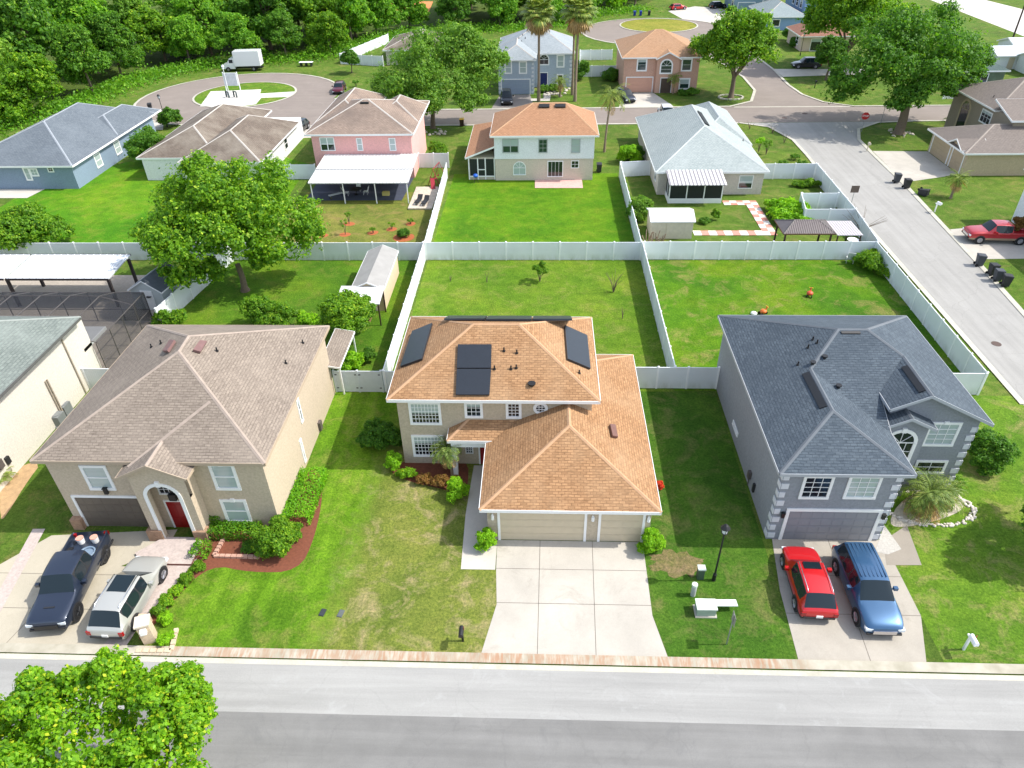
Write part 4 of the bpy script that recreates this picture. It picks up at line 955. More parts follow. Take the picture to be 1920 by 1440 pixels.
window(hl, 'S', 27.7, -21.0, -19.5, 2.75, 4.7, nx=6, nz=4, arch=True, trim=.08)
door(hl, 'S', 27.7, -20.95, -19.95, 2.1, DRM); a = MB(); a.box(-19.75, -19.2, 27.66, 27.69, .1, 2.1); a.build('sidelight', GLASS, hl)
garage(hl, 'S', 27.7, -26.1, -22.0, 2.35, GDB, rows=4, cols=8)
STN = plain('stone_veneer', (158, 128, 104), .9, var=.5, scale=6, fine=14, bmp=.5)
for q in ((-26.8, -26.2, 27.35, 27.7, 0, .8), (-22.0, -21.15, 26.6, 27.1, 0, .8), (-19.35, -18.6, 26.6, 27.1, 0, .8)): MB().box(*q).build('stone_pier', STN, hl)
for u in (-24.0,): wlamp(hl, 'S', 27.7, u, 3.0, 1.3)
MB().box(-20.45, -20.05, 27.35, 27.55, 2.45, 2.9).build('hanging_lamp', BLACK, hl)
for q in ((557, 748, 565, 790), (562, 828, 572, 862)): pwin(hl, 'E', -14.8, *q, trim=.12, nx=1, nz=1, mid=True, glass=GLASS)
nr = Vector((8.5 - 5.42, 0, 6.3)).normalized(); pr = (-14.42, 0, 5.42); nl = Vector((-(8.5 - 5.42), 0, 6.4)).normalized(); pl_ = (-27.1, 0, 5.42)
VB = plain('vent_mauve', (118, 88, 84), .6)
slopebox(hl, nr, None, sq([(374, 642), (387, 644), (375, 664), (361, 660)], nr, pr), .16, VB, 'off_ridge_vent'); slopebox(hl, nl, None, sq([(322, 641), (331, 642), (318, 662), (309, 662)], nl, pl_), .16, VB, 'off_ridge_vent')
for (px, py) in ((407, 658), (536, 681), (568, 643)): vent_pipe(hl, onP(px, py, nr, pr), nr, .3)
for (px, py) in ((284, 651), (302, 644)): vent_pipe(hl, onP(px, py, nl, pl_), nl, .3)
a = MB(); x = -14.72
(yy, zz) = onX(598, 798, -14.8)
mt = MB(); mt.box(-14.8, -14.62, yy - .2, yy + .2, zz - .3, zz + .35); mt.build('electric_meter', plain('meter_grey', (90, 82, 78), .6), hl)
place(hl)
# ---- right house
hr = thing('house', 'two-storey grey house with dark grey roof, white corner blocks and one wide garage door', 'house', (17, 34, 0))
walls(hr, [(12.6, 27.5), (18.7, 27.5), (18.7, 31.55), (24.35, 31.55), (24.35, 42.4), (12.6, 42.4)], 5.3, ST_R)
G1, V1, RL, RR, W1, WF = (15.45, 30.2, 7.0), (15.45, 34.1, 7.0), (17.6, 36.7, 8.05), (19.3, 36.7, 8.05), (20.9, 34.95, 7.33), (20.9, 31.1, 7.33)
roof(hr, [[[(12.15, 26.98, 5.4), (18.95, 26.98, 5.4), G1], [(12.15, 42.75, 5.4), (12.15, 26.98, 5.4), G1, V1, RL], [G1, (18.95, 26.98, 5.4), (18.95, 30.25, 5.4), V1],
            [V1, (18.95, 30.25, 5.4), (18.95, 32.62, 6.39), W1, RR, RL], [(24.78, 42.75, 5.4), (12.15, 42.75, 5.4), RL, RR], [(24.78, 31.1, 5.4), (24.78, 42.75, 5.4), RR, W1, WF], [W1, WF, (18.95, 31.1, 6.38), (18.95, 32.62, 6.39)]],
           [[(18.5, 30.65, 5.36), (20.05, 30.65, 6.12), (20.05, 32.4, 6.12), (18.5, 32.4, 5.36)], [(20.05, 30.65, 6.12), (21.6, 30.65, 5.36), (21.6, 32.4, 5.36), (20.05, 32.4, 6.12)]]], SH_R, CAP_R, name='roof', th=.15, fas=plain('grey_fascia', (168, 172, 176), .6, var=.04))
gable_wall(hr, 'S', 31.55, 18.75, 24.35, 5.29, 20.9, 7.13, ST_R, zl=5.29)
walls(hr, rect(18.71, 21.35, 31.0, 31.54), 5.28, ST_R, name='bay_wall'); gable_wall(hr, 'S', 31.0, 18.75, 21.35, 5.281, 20.05, 5.98, ST_R)
pwin(hr, 'S', 27.5, 1513, 895, 1548, 931, trim=.15, nx=3, nz=4, glass=GLASS); pwin(hr, 'S', 27.5, 1598, 895, 1636, 931, trim=.15, nx=3, nz=4, glass=BLIND)
pwin(hr, 'S', 31.55, 1748, 795, 1782, 832, trim=.15, nx=3, nz=4, key=True, glass=BLIND); pwin(hr, 'S', 31.55, 1728, 866, 1758, 884, w=1.5, trim=.15, nx=2, nz=2)
window(hr, 'S', 31.0, 19.3, 20.8, 1.0, 4.9, arch=True, nx=4, nz=5, key=True, trim=.2)
garage(hr, 'S', 27.5, 13.45, 18.15, 2.25, GDG, rows=4, cols=8, trim=.18)
QM = plain('quoin_white', (206, 208, 212), .7, var=.06)
quoins(hr, [(12.6, 27.5, -1, -1), (18.7, 27.5, 1, -1), (24.35, 31.55, 1, -1)], 5.2, QM)
wlamp(hr, 'S', 27.5, 13.1, 2.05); wlamp(hr, 'S', 27.5, 18.42, 2.05)
pwin(hr, 'W', 12.6, 1376, 790, 1383, 817, trim=.08, nx=1, nz=1, mid=True)
yy, zz = onX(1408, 890, 12.6)
a = MB(); a.box(12.42, 12.6, yy - .15, yy + .15, zz - .25, zz + .25); MB().box(12.48, 12.6, yy - 1.1, yy - .9, zz - .4, zz + .2).build('switch_box', PLAST, hr); a.tube([(12.54, yy, zz), (12.54, yy, .05)], .03, 6); a.build('electric_meter', plain('meter_grey', (90, 82, 78), .6), hr)
nlr = Vector((-1.6, 0, 3.3)).normalized(); plr = (12.15, 0, 5.4); nfr = Vector((0, -.404, 1)).normalized(); pfr = (0, 36.7, 8.05)
for q in ((1524, 637), (1532, 643), (1515, 652), (1496, 684)): vent_pipe(hr, onP(*q, nlr, plr), nlr, .3)
for q in ((1546, 671), (1524, 682), (1572, 726)): 
    p = onP(*q, nfr, pfr); a = MB(); a.cyl((p.x, p.y, p.z - .05), .1, .16, 8); a.cyl((p.x, p.y, p.z + .1), .17, .06, 8); a.build('roof_vent', BLACK, hr)
ngr2 = nlr; a = MB()
slopebox(hr, nlr, None, [Vector((15.3, y, 5.4 + .485 * 3.15)) - Vector((dx, 0, dx * .485)) for y, dx in ((30.6, 0), (33.8, 0), (33.8, .35), (30.6, .35))], .05, BLACK, 'ridge_vent', lift=.02)
ne = Vector((.485, 0, 1)).normalized(); slopebox(hr, nfr, None, [Vector((x, y, 8.05 - .404 * (36.7 - y))) for x, y in ((17.7, 36.35), (18.8, 36.35), (18.8, 36.5), (17.7, 36.5))], .05, BLACK, 'ridge_vent', lift=.02)
nwg = Vector((-.48, 0, 1)).normalized(); slopebox(hr, nwg, None, [Vector((20.75 - dx, y, 7.28 - dx * .48)) for y, dx in ((31.6, 0), (34.0, 0), (34.0, .3), (31.6, .3))], .05, BLACK, 'ridge_vent', lift=.02)
place(hr)
# ---- far left cream house
he = thing('house', 'cream house with grey-green roof cut by the left edge, long blank side wall', 'house', (-36, 38, 0))
ST_E = stucco('stucco_cream', (206, 200, 188)); SH_E = shingle('shingle_greygreen', (122, 130, 124), (98, 106, 102), (140, 148, 142), .4)
walls(he, rect(-45, -33.1, 27.6, 43.1), 4.95, ST_E)
roof(he, [hipf(-45.4, -32.55, 27.2, 42.45, 5.3, (-39, 33.4, 8.3), (-39, 36.3, 8.3))], SH_E, plain('ridge_greygreen', (140, 146, 140), .9), fas=plain('dark_gutter', (92, 92, 90), .5), name='roof')
def dp(y0, z0, y1, z1): MB().tube([(-33.02, y0, z0), (-33.02, y1, z1)], .05, 6).build('downpipe', plain('pipe_tan', (168, 156, 138), .6), he)
dp(40.4, 5, 40.4, .1); dp(37.6, 3.3, 37.6, .4); dp(37.4, 3.3, 37.4, .4)
MB().box(-33.1, -32.95, 31.7, 32.0, 1.0, 1.5).build('switch_box', PLAST, he); a = MB(); a.box(-33.1, -32.9, 31.0, 31.4, 1.2, 1.8); a.build('electric_meter', plain('meter_grey', (90, 82, 78), .6), he)
place(he)
for i, (px, py) in enumerate(((123, 776), (112, 795))):
    x, y = g(px, py); a = MB(); a.box(x - .4, x + .4, y - .4, y + .4, .08, .85); a.cyl((x, y, .85), .33, .05, 16); a.box(x - .5, x + .5, y - .5, y + .5, 0, .08)
    tag(a.build('air_conditioner', plain('ac_grey', (120, 124, 124), .5, var=.1)), ('air conditioner nearer the rear fence' if i == 0 else 'air conditioner nearer the street') + ' beside the cream house wall', 'air conditioner', 'air conditioners by the cream house')
# ================================================================ HOUSES BEHIND
def H_(label, x, y, cat='house', name='house', group=None): return thing(name, label, cat, (x, y, 0), 0, group)
CAPW = plain('ridge_pale', (178, 172, 164), .9, var=.1)
# blue house, far left
h = H_('single-storey blue-grey house with grey roof at the left edge behind the wide lawn', -62, 90)
SB = stucco('stucco_blue', (124, 142, 160)); walls(h, rect(-69.5, -55.8, 81.5, 102.9), 2.85, SB)
SHB = shingle('shingle_bluegrey', (112, 120, 126), (88, 96, 104), (124, 132, 138), .3)
roof(h, [hipf(-70, -55.3, 81, 103.5, 2.95, (-62.6, 89.6, 5.75), (-62.9, 98.2, 5.75)), hipf(-62.2, -55.38, 92.5, 105.2, 2.93, (-58.8, 96.3, 4.65), (-58.8, 101.5, 4.65))], SHB, plain('ridge_bluegrey', (146, 152, 158), .9))
pwin(h, 'S', 81.5, 44, 316, 60, 336, trim=.15, nx=1, nz=2, glass=BLIND); pwin(h, 'S', 81.5, 90, 315, 100, 321, trim=.12, nx=2, nz=2); window(h, 'S', 81.5, -60.9, -60.2, 1.7, 2.4, trim=.14, nx=2, nz=2, glass=BLIND)
for y in (86.5, 91.5): window(h, 'E', -55.8, y, y + 1.2, .9, 2.3, trim=.14, nx=1, nz=2, mid=True, glass=BLIND)
for q in ((83, 228), (92, 293), (130, 288)):
    p = Vector((g(*q, 4.0)[0], g(*q, 4.0)[1], 3.9)); 
place(h); sheet('patio_slab', [(-70, 78.5), (-60.5, 78.5), (-60, 81.4), (-70, 81.4)], .03, CONCL)
# brown roofed low house
h = H_('single-storey white-walled house under a weathered brown roof behind the big yard tree', -40, 92)
SW = stucco('stucco_white', (222, 222, 220)); walls(h, rect(-48.6, -33.8, 84.3, 101.5), 2.7, SW)
SHW = shingle('shingle_weathered', (120, 108, 96), (98, 88, 80), (158, 150, 136), .55)
roof(h, [hipf(-49.2, -39, 84.2, 105, 2.78, (-43.6, 89.5, 5.1), (-43.6, 99.5, 5.1)), hipf(-43.4, -33.3, 82.6, 99, 2.75, (-38.4, 88, 4.95), (-38.4, 94.6, 4.95))], SHW, CAPW)
for y in (86.5, 93): window(h, 'E', -33.8, y, y + 1.1, .9, 2.2, trim=.12, nx=1, nz=2, mid=True)
place(h)
# pink house
h = H_('two-storey pink house with brown hip roof and a white metal patio cover', -21, 84.6)
SPK = stucco('stucco_pink', (230, 172, 166)); walls(h, rect(-27.4, -15.5, 84.7, 95.6), 5.3, SPK)
SHP = shingle('shingle_stained', (156, 138, 124), (130, 114, 102), (98, 88, 82), .6)
roof(h, [hipf(-28.05, -15.1, 84.25, 99, 5.42, (-21.9, 90.2, 7.9), (-21.3, 90.2, 7.9)), hipf(-21.4, -15.09, 89, 97.2, 5.4, (-18.3, 92.5, 7.1), (-18.3, 95.4, 7.1)), hipf(-28.04, -21.4, 89, 102, 5.41, (-24.8, 92.5, 7.3), (-24.8, 98.4, 7.3))], SHP, CAPW)
pwin(h, 'S', 84.7, 600, 259, 628, 281, nx=2, nz=1, mid=2, trim=.1); pwin(h, 'S', 84.7, 669, 260, 680, 281, trim=.1, nx=1, nz=1, mid=True, glass=BLIND); pwin(h, 'S', 84.7, 730, 260, 742, 281, trim=.1, nx=1, nz=1, mid=True, glass=BLIND)
a = MB(); zt = 5.42 + .33 * 1.9; a.box(-22.1, -21.1, 89.3, 89.55, 7.5, 7.75); a.build('ridge_vent', BLACK, h)
window(h, 'S', 84.7, -19, -17.2, .1, 2.2, trim=.1, nx=2, nz=1); place(h)
# patio cover (own thing: leans on the house)
t = thing('patio_cover', 'white ribbed metal patio cover on thin posts behind the pink house', 'patio cover', (-20.4, 80, 0))
RIB = plain('white_metal_roof', (206, 206, 204), .45, var=.07, scale=.6)
for nm, (y0, z0, y1, z1) in (('lower_roof_panel', (76.4, 2.45, 80.0, 2.68)), ('upper_roof_panel', (80.1, 2.74, 84.6, 2.98))):
    a = MB(); a.add([(-5.6, y0 - 80, z0), (5.6, y0 - 80, z0), (5.6, y1 - 80, z1), (-5.6, y1 - 80, z1), (-5.6, y0 - 80, z0 - .1), (5.6, y0 - 80, z0 - .1), (5.6, y1 - 80, z1 - .1), (-5.6, y1 - 80, z1 - .1)], [(0, 1, 2, 3), (7, 6, 5, 4), (0, 4, 5, 1), (1, 5, 6, 2), (2, 6, 7, 3), (3, 7, 4, 0)])
    for i in range(29): x = -5.6 + i * .4; a.add([(x - .03, y0 - 80, z0), (x + .03, y0 - 80, z0), (x + .03, y1 - 80, z1), (x - .03, y1 - 80, z1), (x - .03, y0 - 80, z0 + .05), (x + .03, y0 - 80, z0 + .05), (x + .03, y1 - 80, z1 + .05), (x - .03, y1 - 80, z1 + .05)], [(4, 5, 6, 7), (0, 1, 5, 4), (1, 2, 6, 5), (3, 0, 4, 7)])
    a.build(nm, RIB, t)
for x in (-5.4, -1.8, 1.8, 5.4): MB().box(x - .05, x + .05, -3.5, -3.4, 0, 2.36).build('post', TRIM, t)
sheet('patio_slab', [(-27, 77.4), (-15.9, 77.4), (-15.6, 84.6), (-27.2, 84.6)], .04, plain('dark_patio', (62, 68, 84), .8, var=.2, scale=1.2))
# orange-roofed white house
h = H_('two-storey white house with orange-brown hip roof behind the bright green lawn', 0, 84)
SWH = stucco('siding_white', (224, 226, 228)); SBG = stucco('stucco_beige', (200, 188, 172))
walls(h, rect(-5.6, 6.1, 83.65, 92), 5.3, SWH, z0=2.6, name='upper_wall'); walls(h, rect(-5.55, 6.05, 83.75, 92), 2.6, SBG, name='lower_wall')
SHO = shingle('shingle_tawny', (178, 134, 102), (152, 114, 86), (162, 128, 102), .4)
roof(h, [hipf(-6.05, 6.55, 83.2, 92.8, 5.42, (-1.1, 88, 7.85), (2.75, 88, 7.85))], SHO, CAP_C)
roof(h, [[[(-9.1, 97, 2.75), (-9.1, 83.7, 2.75), (-5.6, 83.7, 4.1), (-5.6, 94, 4.1)], [(-5.6, 97, 2.75), (-9.1, 97, 2.75), (-5.6, 94, 4.1)]], hipf(-6.2, 1.5, 92, 103, 2.76, (-2.4, 92.5, 4.6), (-2.4, 99.5, 4.6))], SHO, CAP_C, name='lower_roof')
a = MB(); a.box(-8.8, -5.6, 84.05, 97, 0, 2.66); a.build('lanai_wall', SBG, h)
a = MB(); SCR = plain('dark_screen', (26, 32, 36), .5, var=.2); a.box(-8.6, -5.75, 83.98, 84.04, .45, 2.5); a.build('lanai_screen', SCR, h)
a = MB(); [a.box(x - .06, x + .06, 83.9, 84.0, .05, 2.6) for x in (-8.72, -7.65, -6.75, -5.66)]; a.box(-8.78, -5.6, 83.91, 83.99, .35, .5); a.box(-7.6, -6.8, 83.92, 83.99, 1.2, 1.3); a.build('lanai_frame', TRIM, h)
GY = plain('window_trim_grey', (170, 176, 176), .6)
pwin(h, 'S', 83.65, 943, 262, 971, 285, trim=.1, nx=2, nz=2, mid=2, tm=GY, glass=GLASSG); pwin(h, 'S', 83.65, 1011, 262, 1025, 285, trim=.1, nx=2, nz=3, tm=GY, glass=GLASSG); pwin(h, 'S', 83.65, 1073, 262, 1086, 285, trim=.1, nx=1, nz=1, mid=True, tm=GY, glass=BLIND)
pwin(h, 'S', 83.75, 963, 304, 985, 327, trim=.08, arch=True, nx=2, nz=1, glass=BLIND); pwin(h, 'S', 83.75, 1028, 303, 1054, 330, trim=.1, nx=4, nz=1); pwin(h, 'S', 83.75, 1072, 302, 1084, 314, trim=.08, nx=2, nz=2)
nS = Vector((0, -2.43, 4.8)).normalized()
for x in (-.4, 1.5): slopebox(h, nS, None, [Vector((x + dx, 87.2 + dy, 5.42 + (87.2 + dy - 83.2) * 2.43 / 4.8)) for dx, dy in ((0, 0), (1.25, 0), (1.25, .45), (0, .45))], .14, BLACK, 'ridge_vent')
place(h); tag(sheet('patio_slab', [g(1003, 353), g(1093, 353), g(1091, 336), g(1003, 338)], .04, plain('pink_pavers', (212, 168, 158), .9, var=.2, scale=2, fine=5)), kind='structure')
# grey-green roofed corner house
h = H_('single-storey beige corner house with pale grey-green roof and striped awning', 19, 85)
SB5 = stucco('stucco_greige', (196, 188, 176)); walls(h, rect(13.1, 24.8, 78.95, 99), 2.7, SB5)
SH5 = shingle('shingle_pale', (168, 176, 174), (146, 156, 154), (178, 184, 182), .3)
roof(h, [hipf(12.65, 25.2, 78.5, 100, 2.76, (18.75, 84.8, 6), (18.75, 93.7, 6)), hipf(18.4, 25.5, 88, 103, 2.74, (21.9, 91.6, 5.1), (21.9, 98.5, 5.1))], SH5, plain('ridge_pale_green', (184, 190, 188), .9))
a = MB()
pwin(h, 'S', 78.95, 1388, 330, 1408, 352, trim=.08, nx=1, nz=2, mid=True); window(h, 'W', 13.1, 80.5, 81.5, 1, 2.2, nx=1, nz=1, mid=True, trim=.08)
nE = Vector((3.24, 0, 6.4)).normalized(); slopebox(h, nE, None, [Vector((18.95 + d, y, 5.9 - d * .506)) for y, d in ((85.6, 0), (91, 0), (91, .5), (85.6, .5))], .1, BLACK, 'ridge_vent')
for q in ((1366, 230), (1393, 264)): p = onP(*q, nE, (25.2, 0, 2.76)); vent_pipe(h, p, nE, .3)
place(h)
t = thing('screen_room', 'white framed screen porch with a striped metal awning behind the beige corner house', 'screen porch', (16.9, 76.4, 0))
a = MB(); a.box(-2.9, 2.95, -.05, .05, 0, .55); a.box(-2.9, -2.8, .05, 2.4, 0, .55); a.box(2.85, 2.95, .05, 2.4, 0, .55); a.build('knee_wall', TRIM, t)
a = MB(); [a.box(x - .06, x + .06, -.06, .06, .55, 2.35) for x in (-2.84, -.95, .95, 2.89)]; a.box(-2.9, 2.95, -.07, .07, 2.35, 2.45); a.box(-2.9, -2.78, 1.2, 1.3, .55, 2.4); a.box(2.83, 2.95, 1.2, 1.3, .55, 2.4); a.build('frame', TRIM, t)
a = MB(); a.box(-2.78, 2.83, -.02, .0, .551, 2.349); a.box(-2.85, -2.83, .06, 2.4, .551, 2.349); a.box(2.89, 2.91, .06, 2.4, .551, 2.349); a.build('screen', SCR, t)
WS, GS = plain('awning_white', (230, 228, 226), .5, var=.04), plain('awning_grey', (140, 136, 138), .5, var=.05)
a = MB()
for i in range(30):
    x0, x1 = -3.1 + i * .205, -3.1 + (i + 1) * .205; h_ = .03 if i % 2 else 0; a.add([(x0, -1.0, 2.42 + h_), (x1, -1.0, 2.42 + h_), (x1, 2.5, 2.9 + h_), (x0, 2.5, 2.9 + h_), (x0, -1.0, 2.36), (x1, -1.0, 2.36), (x1, 2.5, 2.84), (x0, 2.5, 2.84)], [(0, 1, 2, 3), (0, 4, 5, 1), (7, 6, 5, 4), (1, 5, 6, 2), (3, 7, 4, 0)], i % 2)
a.build('awning', [GS, WS], t)
# taupe house on the right with garage
h = H_('taupe house with two garage doors facing the side street at the right edge', 56, 92)
ST6 = stucco('stucco_sand', (184, 166, 138)); SH6 = shingle('shingle_taupe', (134, 124, 116), (116, 108, 102), (128, 118, 112), .2); SD6 = stucco('stucco_taupe_dark', (150, 138, 122))
walls(h, rect(49.6, 80, 84.6, 93.7), 2.7, ST6, name='garage_wall'); walls(h, rect(55.9, 80, 88.6, 103.4), 5.3, SD6)
roof(h, [hipf(48.95, 80, 84.2, 94.1, 2.76, (53.9, 89, 4.7), (80, 89, 4.7)), hipf(55.4, 80, 92.2, 104, 5.4, (61.3, 98, 7.9), (80, 98, 7.9))], SH6, plain('ridge_taupe', (150, 140, 130), .9)); roof(h, [[[(55.3, 88.1, 5.3), (62, 88.1, 5.3), (62, 92.8, 6.6), (55.3, 92.8, 6.6)]]], SH6, None, name='step_roof')
garage(h, 'W', 49.6, 88.7, 93.1, 2.25, plain('garage_tan', (176, 156, 128), .5, var=.05), rows=4, cols=4); garage(h, 'W', 49.6, 85.3, 87.9, 2.25, plain('garage_tan', (176, 156, 128), .5, var=.05), rows=4, cols=2)
roof(h, [[[(48.8, 84.85, 2.86), (52, 84.85, 2.86), (52, 86.6, 3.75), (48.8, 86.6, 3.75)], [(48.8, 88.35, 2.86), (48.8, 86.6, 3.75), (52, 86.6, 3.75), (52, 88.35, 2.86)]]], SH6, None, name='garage_gable', th=.12); gable_wall(h, 'W', 49.3, 85, 88.2, 2.7, 86.6, 3.6, ST6); window(h, 'W', 55.9, 98.6, 100.6, .2, 4.6, arch=True, trim=.3, tm=ST6, nx=1, nz=1)
window(h, 'W', 55.9, 93.4, 95.6, 3.3, 4.6, trim=.15, nx=3, nz=2); window(h, 'S', 88.6, 58.5, 61, 3.6, 4.8, trim=.15, nx=3, nz=2, glass=GLASS)
ne6 = Vector((-2.5, 0, 5.9)).normalized()
for q in ((1863, 182), (1880, 190), (1897, 202)): p = onP(*q, ne6, (55.4, 0, 5.4)); vent_pipe(h, p, ne6, .3)
place(h)
h = H_('white house corner at the right edge beside the red pickup truck', 50, 65)
walls(h, rect(48.5, 66, 58, 71.3), 5.3, SWH); roof(h, [hipf(48.0, 66.5, 57.5, 71.8, 5.4, (54, 64.6, 8), (60, 64.6, 8))], SH6, CAPW)
garage(h, 'W', 48.5, 65.0, 69.4, 2.2, plain('garage_silver', (186, 190, 196), .5, var=.04), rows=4, cols=4); window(h, 'W', 48.5, 69, 70.2, 3.3, 4.6, trim=.12, nx=1, nz=1, mid=True); place(h)
# blue-grey house with palms
h = H_('two-storey light grey house with navy door behind two tall fan palms', -1, 130)
S8 = stucco('stucco_lightblue', (164, 176, 188)); SH8 = shingle('shingle_silver', (158, 166, 170), (138, 146, 150), (168, 174, 178), .3)
walls(h, [(-7.2, 123.8), (-1.4, 123.8), (-1.4, 128.4), (4.9, 128.4), (4.9, 141.5), (-7.2, 141.5)], 5.3, S8)
roof(h, [hipf(-7.65, 5.35, 127.95, 142, 5.42, (-1.7, 134.9, 8.3), (-.3, 134.9, 8.3)), hipf(-7.66, -1.0, 123.35, 134, 5.4, (-4.3, 126.6, 7.1), (-4.3, 132, 7.1))], SH8, CAPW)
garage(h, 'S', 123.8, -6.7, -2.1, 2.3, plain('garage_bluegrey', (142, 156, 172), .5, var=.04), rows=4, cols=8)
pwin(h, 'S', 123.8, 975, 117, 986, 136, trim=.2, nx=1, nz=1, mid=True, glass=BLIND); pwin(h, 'S', 123.8, 948, 117, 958, 136, trim=.2, nx=1, nz=1, mid=True, glass=BLIND)
door(h, 'S', 128.4, *sorted((onY(1013, 150, 128.4)[0], onY(1026, 150, 128.4)[0])), 2.3, plain('navy_door', (20, 34, 92), .4)); pwin(h, 'S', 128.4, 1012, 103, 1028, 120, trim=.18, arch=True, nx=2, nz=1)
pwin(h, 'S', 128.4, 1046, 105, 1056, 124, trim=.22, nx=1, nz=1, mid=True, glass=BLIND); pwin(h, 'S', 128.4, 1046, 141, 1054, 157, trim=.2, nx=1, nz=2)
quoins(h, [(-7.2, 123.8, -1, -1), (-1.4, 123.8, 1, -1), (4.9, 128.4, 1, -1)], 5.2, QM)
for q in ((973, 72), (980, 66), (978, 78), (985, 72)): p = onP(*q, Vector((0, -2.88, 6.95)).normalized(), (0, 127.95, 5.42)); vent_pipe(h, p, None, .3, .07)
place(h)
# salmon house
h = H_('two-storey salmon house with tan roof and arched entry, a dark car on its drive', 19, 130)
S9 = stucco('stucco_salmon', (196, 156, 136)); SH9 = shingle('shingle_tan', (182, 144, 112), (156, 122, 94), (168, 138, 112), .35)
walls(h, rect(13.2, 25.3, 124.4, 137.8), 5.3, S9)
roof(h, [hipf(12.75, 25.7, 123.95, 138.3, 5.42, (18.7, 130.6, 8.4), (19.8, 130.6, 8.4)), [[(18.2, 123.4, 5.3), (20.2, 123.4, 6.3), (20.2, 127, 6.3), (18.2, 127, 5.3)], [(20.2, 123.4, 6.3), (22.2, 123.4, 5.3), (22.2, 127, 5.3), (20.2, 127, 6.3)]]], SH9, CAP_C)
gable_wall(h, 'S', 123.8, 18.4, 22.0, 5.2, 20.2, 6.15, S9); walls(h, rect(18.4, 22, 123.8, 124.39), 5.2, S9, name='entry_wall')
garage(h, 'S', 124.4, 13.8, 18.0, 2.3, plain('garage_salmon', (204, 156, 134), .5, var=.04), rows=4, cols=8)
pwin(h, 'S', 124.4, 1197, 112, 1210, 131, trim=.22, nx=1, nz=2, glass=GLASSG); pwin(h, 'S', 123.8, 1241, 113, 1258, 136, trim=.22, arch=True, nx=1, nz=2, glass=GLASSG); pwin(h, 'S', 124.4, 1281, 112, 1294, 131, trim=.22, nx=1, nz=2, glass=GLASSG); pwin(h, 'S', 124.4, 1276, 149, 1290, 165, trim=.22, nx=1, nz=2, glass=GLASSG)
door(h, 'S', 123.8, 19.3, 21.0, 2.3, plain('brown_door', (74, 58, 48), .5)); place(h)
# small brown-roofed house
h = H_('low pale house with red-brown roof between the round tree and the huge tree', 55, 159)
walls(h, rect(50.9, 60.5, 154.9, 164.4), 2.7, stucco('stucco_rose', (206, 184, 170))); roof(h, [hipf(50.4, 61, 154.4, 164.9, 2.76, (55.5, 159.6, 5.2), (56, 159.6, 5.2))], shingle('shingle_redbrown', (156, 112, 94), (136, 98, 84), (150, 110, 96), .2), CAP_C)
window(h, 'S', 154.9, 52.8, 54.6, .1, 2.2, trim=.12, nx=1, nz=1); window(h, 'W', 50.9, 157, 158.4, .9, 2.2, trim=.12, nx=1, nz=1, mid=True); place(h)
# blue houses at the top
S11 = stucco('stucco_seablue', (126, 150, 164)); S12 = stucco('stucco_skyblue', (128, 156, 190)); SH11 = shingle('shingle_seagrey', (146, 158, 158), (128, 140, 142), (156, 164, 164), .2)
h = H_('two-storey sea-grey house at the top edge beside the black car', 52, 206); walls(h, rect(47.6, 58, 200.5, 212), 5.4, S11); roof(h, [hipf(47, 58.6, 200, 212.5, 5.5, (52.5, 206, 8.2), (53.3, 206, 8.2))], SH11, CAPW)
window(h, 'W', 47.6, 202, 203.5, 1, 3, trim=.2, nx=1, nz=2); window(h, 'S', 200.5, 54.5, 55.8, .8, 4, trim=.2, nx=1, nz=3); garage(h, 'S', 200.5, 48.5, 52.5, 2.3, S11, rows=4, cols=4); place(h)
h = H_('single-storey blue house with sea-grey roof at the top right', 53, 183); walls(h, rect(49.5, 58, 177.2, 192), 2.7, S12); roof(h, [hipf(49, 58.4, 176.7, 192.5, 2.76, (53.7, 182.5, 5), (53.7, 187, 5))], SH11, CAPW); window(h, 'S', 177.2, 51, 52.5, .9, 2.1, trim=.15, nx=1, nz=1); window(h, 'W', 49.5, 180, 181.2, .9, 2.1, trim=.15, nx=1, nz=1); place(h)
h = H_('two-storey sky-blue house with white metal roof at the top right', 64, 188); walls(h, rect(59.2, 74, 183, 198), 5.3, S12); roof(h, [hipf(58.6, 74.6, 182.4, 198.6, 5.4, (66, 190.5, 8), (67, 190.5, 8)), [[(60.5, 177, 2.6), (70.5, 177, 2.6), (70.5, 182.9, 3.1), (60.5, 182.9, 3.1)]]], plain('pale_roof', (206, 212, 216), .6, var=.08), CAPW)
for y in (185, 188, 191): window(h, 'W', 59.2, y, y + 1.4, 3.3, 4.8, trim=.2, nx=1, nz=1, mid=True)
place(h)
h = H_('low house with grey-brown roof hidden behind the willow-green street tree', -25, 153); walls(h, rect(-30, -18, 146.5, 160), 2.7, SB5); roof(h, [hipf(-30.5, -17.5, 146, 160.5, 2.76, (-24.2, 152.5, 5), (-23.8, 154, 5))], SHW, CAPW); window(h, 'S', 146.5, -28.5, -27, .9, 2.2, trim=.15, nx=1, nz=1, mid=True); place(h)
h = H_('pool house with dark green-grey roof beside the blue pool', 71, 129); walls(h, rect(67.5, 74.6, 125.2, 134), 2.5, plain('green_screen', (96, 112, 92), .8, var=.3, scale=1)); roof(h, [hipf(67, 75.1, 124.8, 134.5, 2.7, (71, 129.4, 4.6), (71, 129.8, 4.6))], shingle('shingle_darkgreen', (92, 108, 104), (78, 94, 92)), None); window(h, 'S', 125.2, 70, 72, .8, 2.1, trim=.12, nx=2, nz=1); place(h)
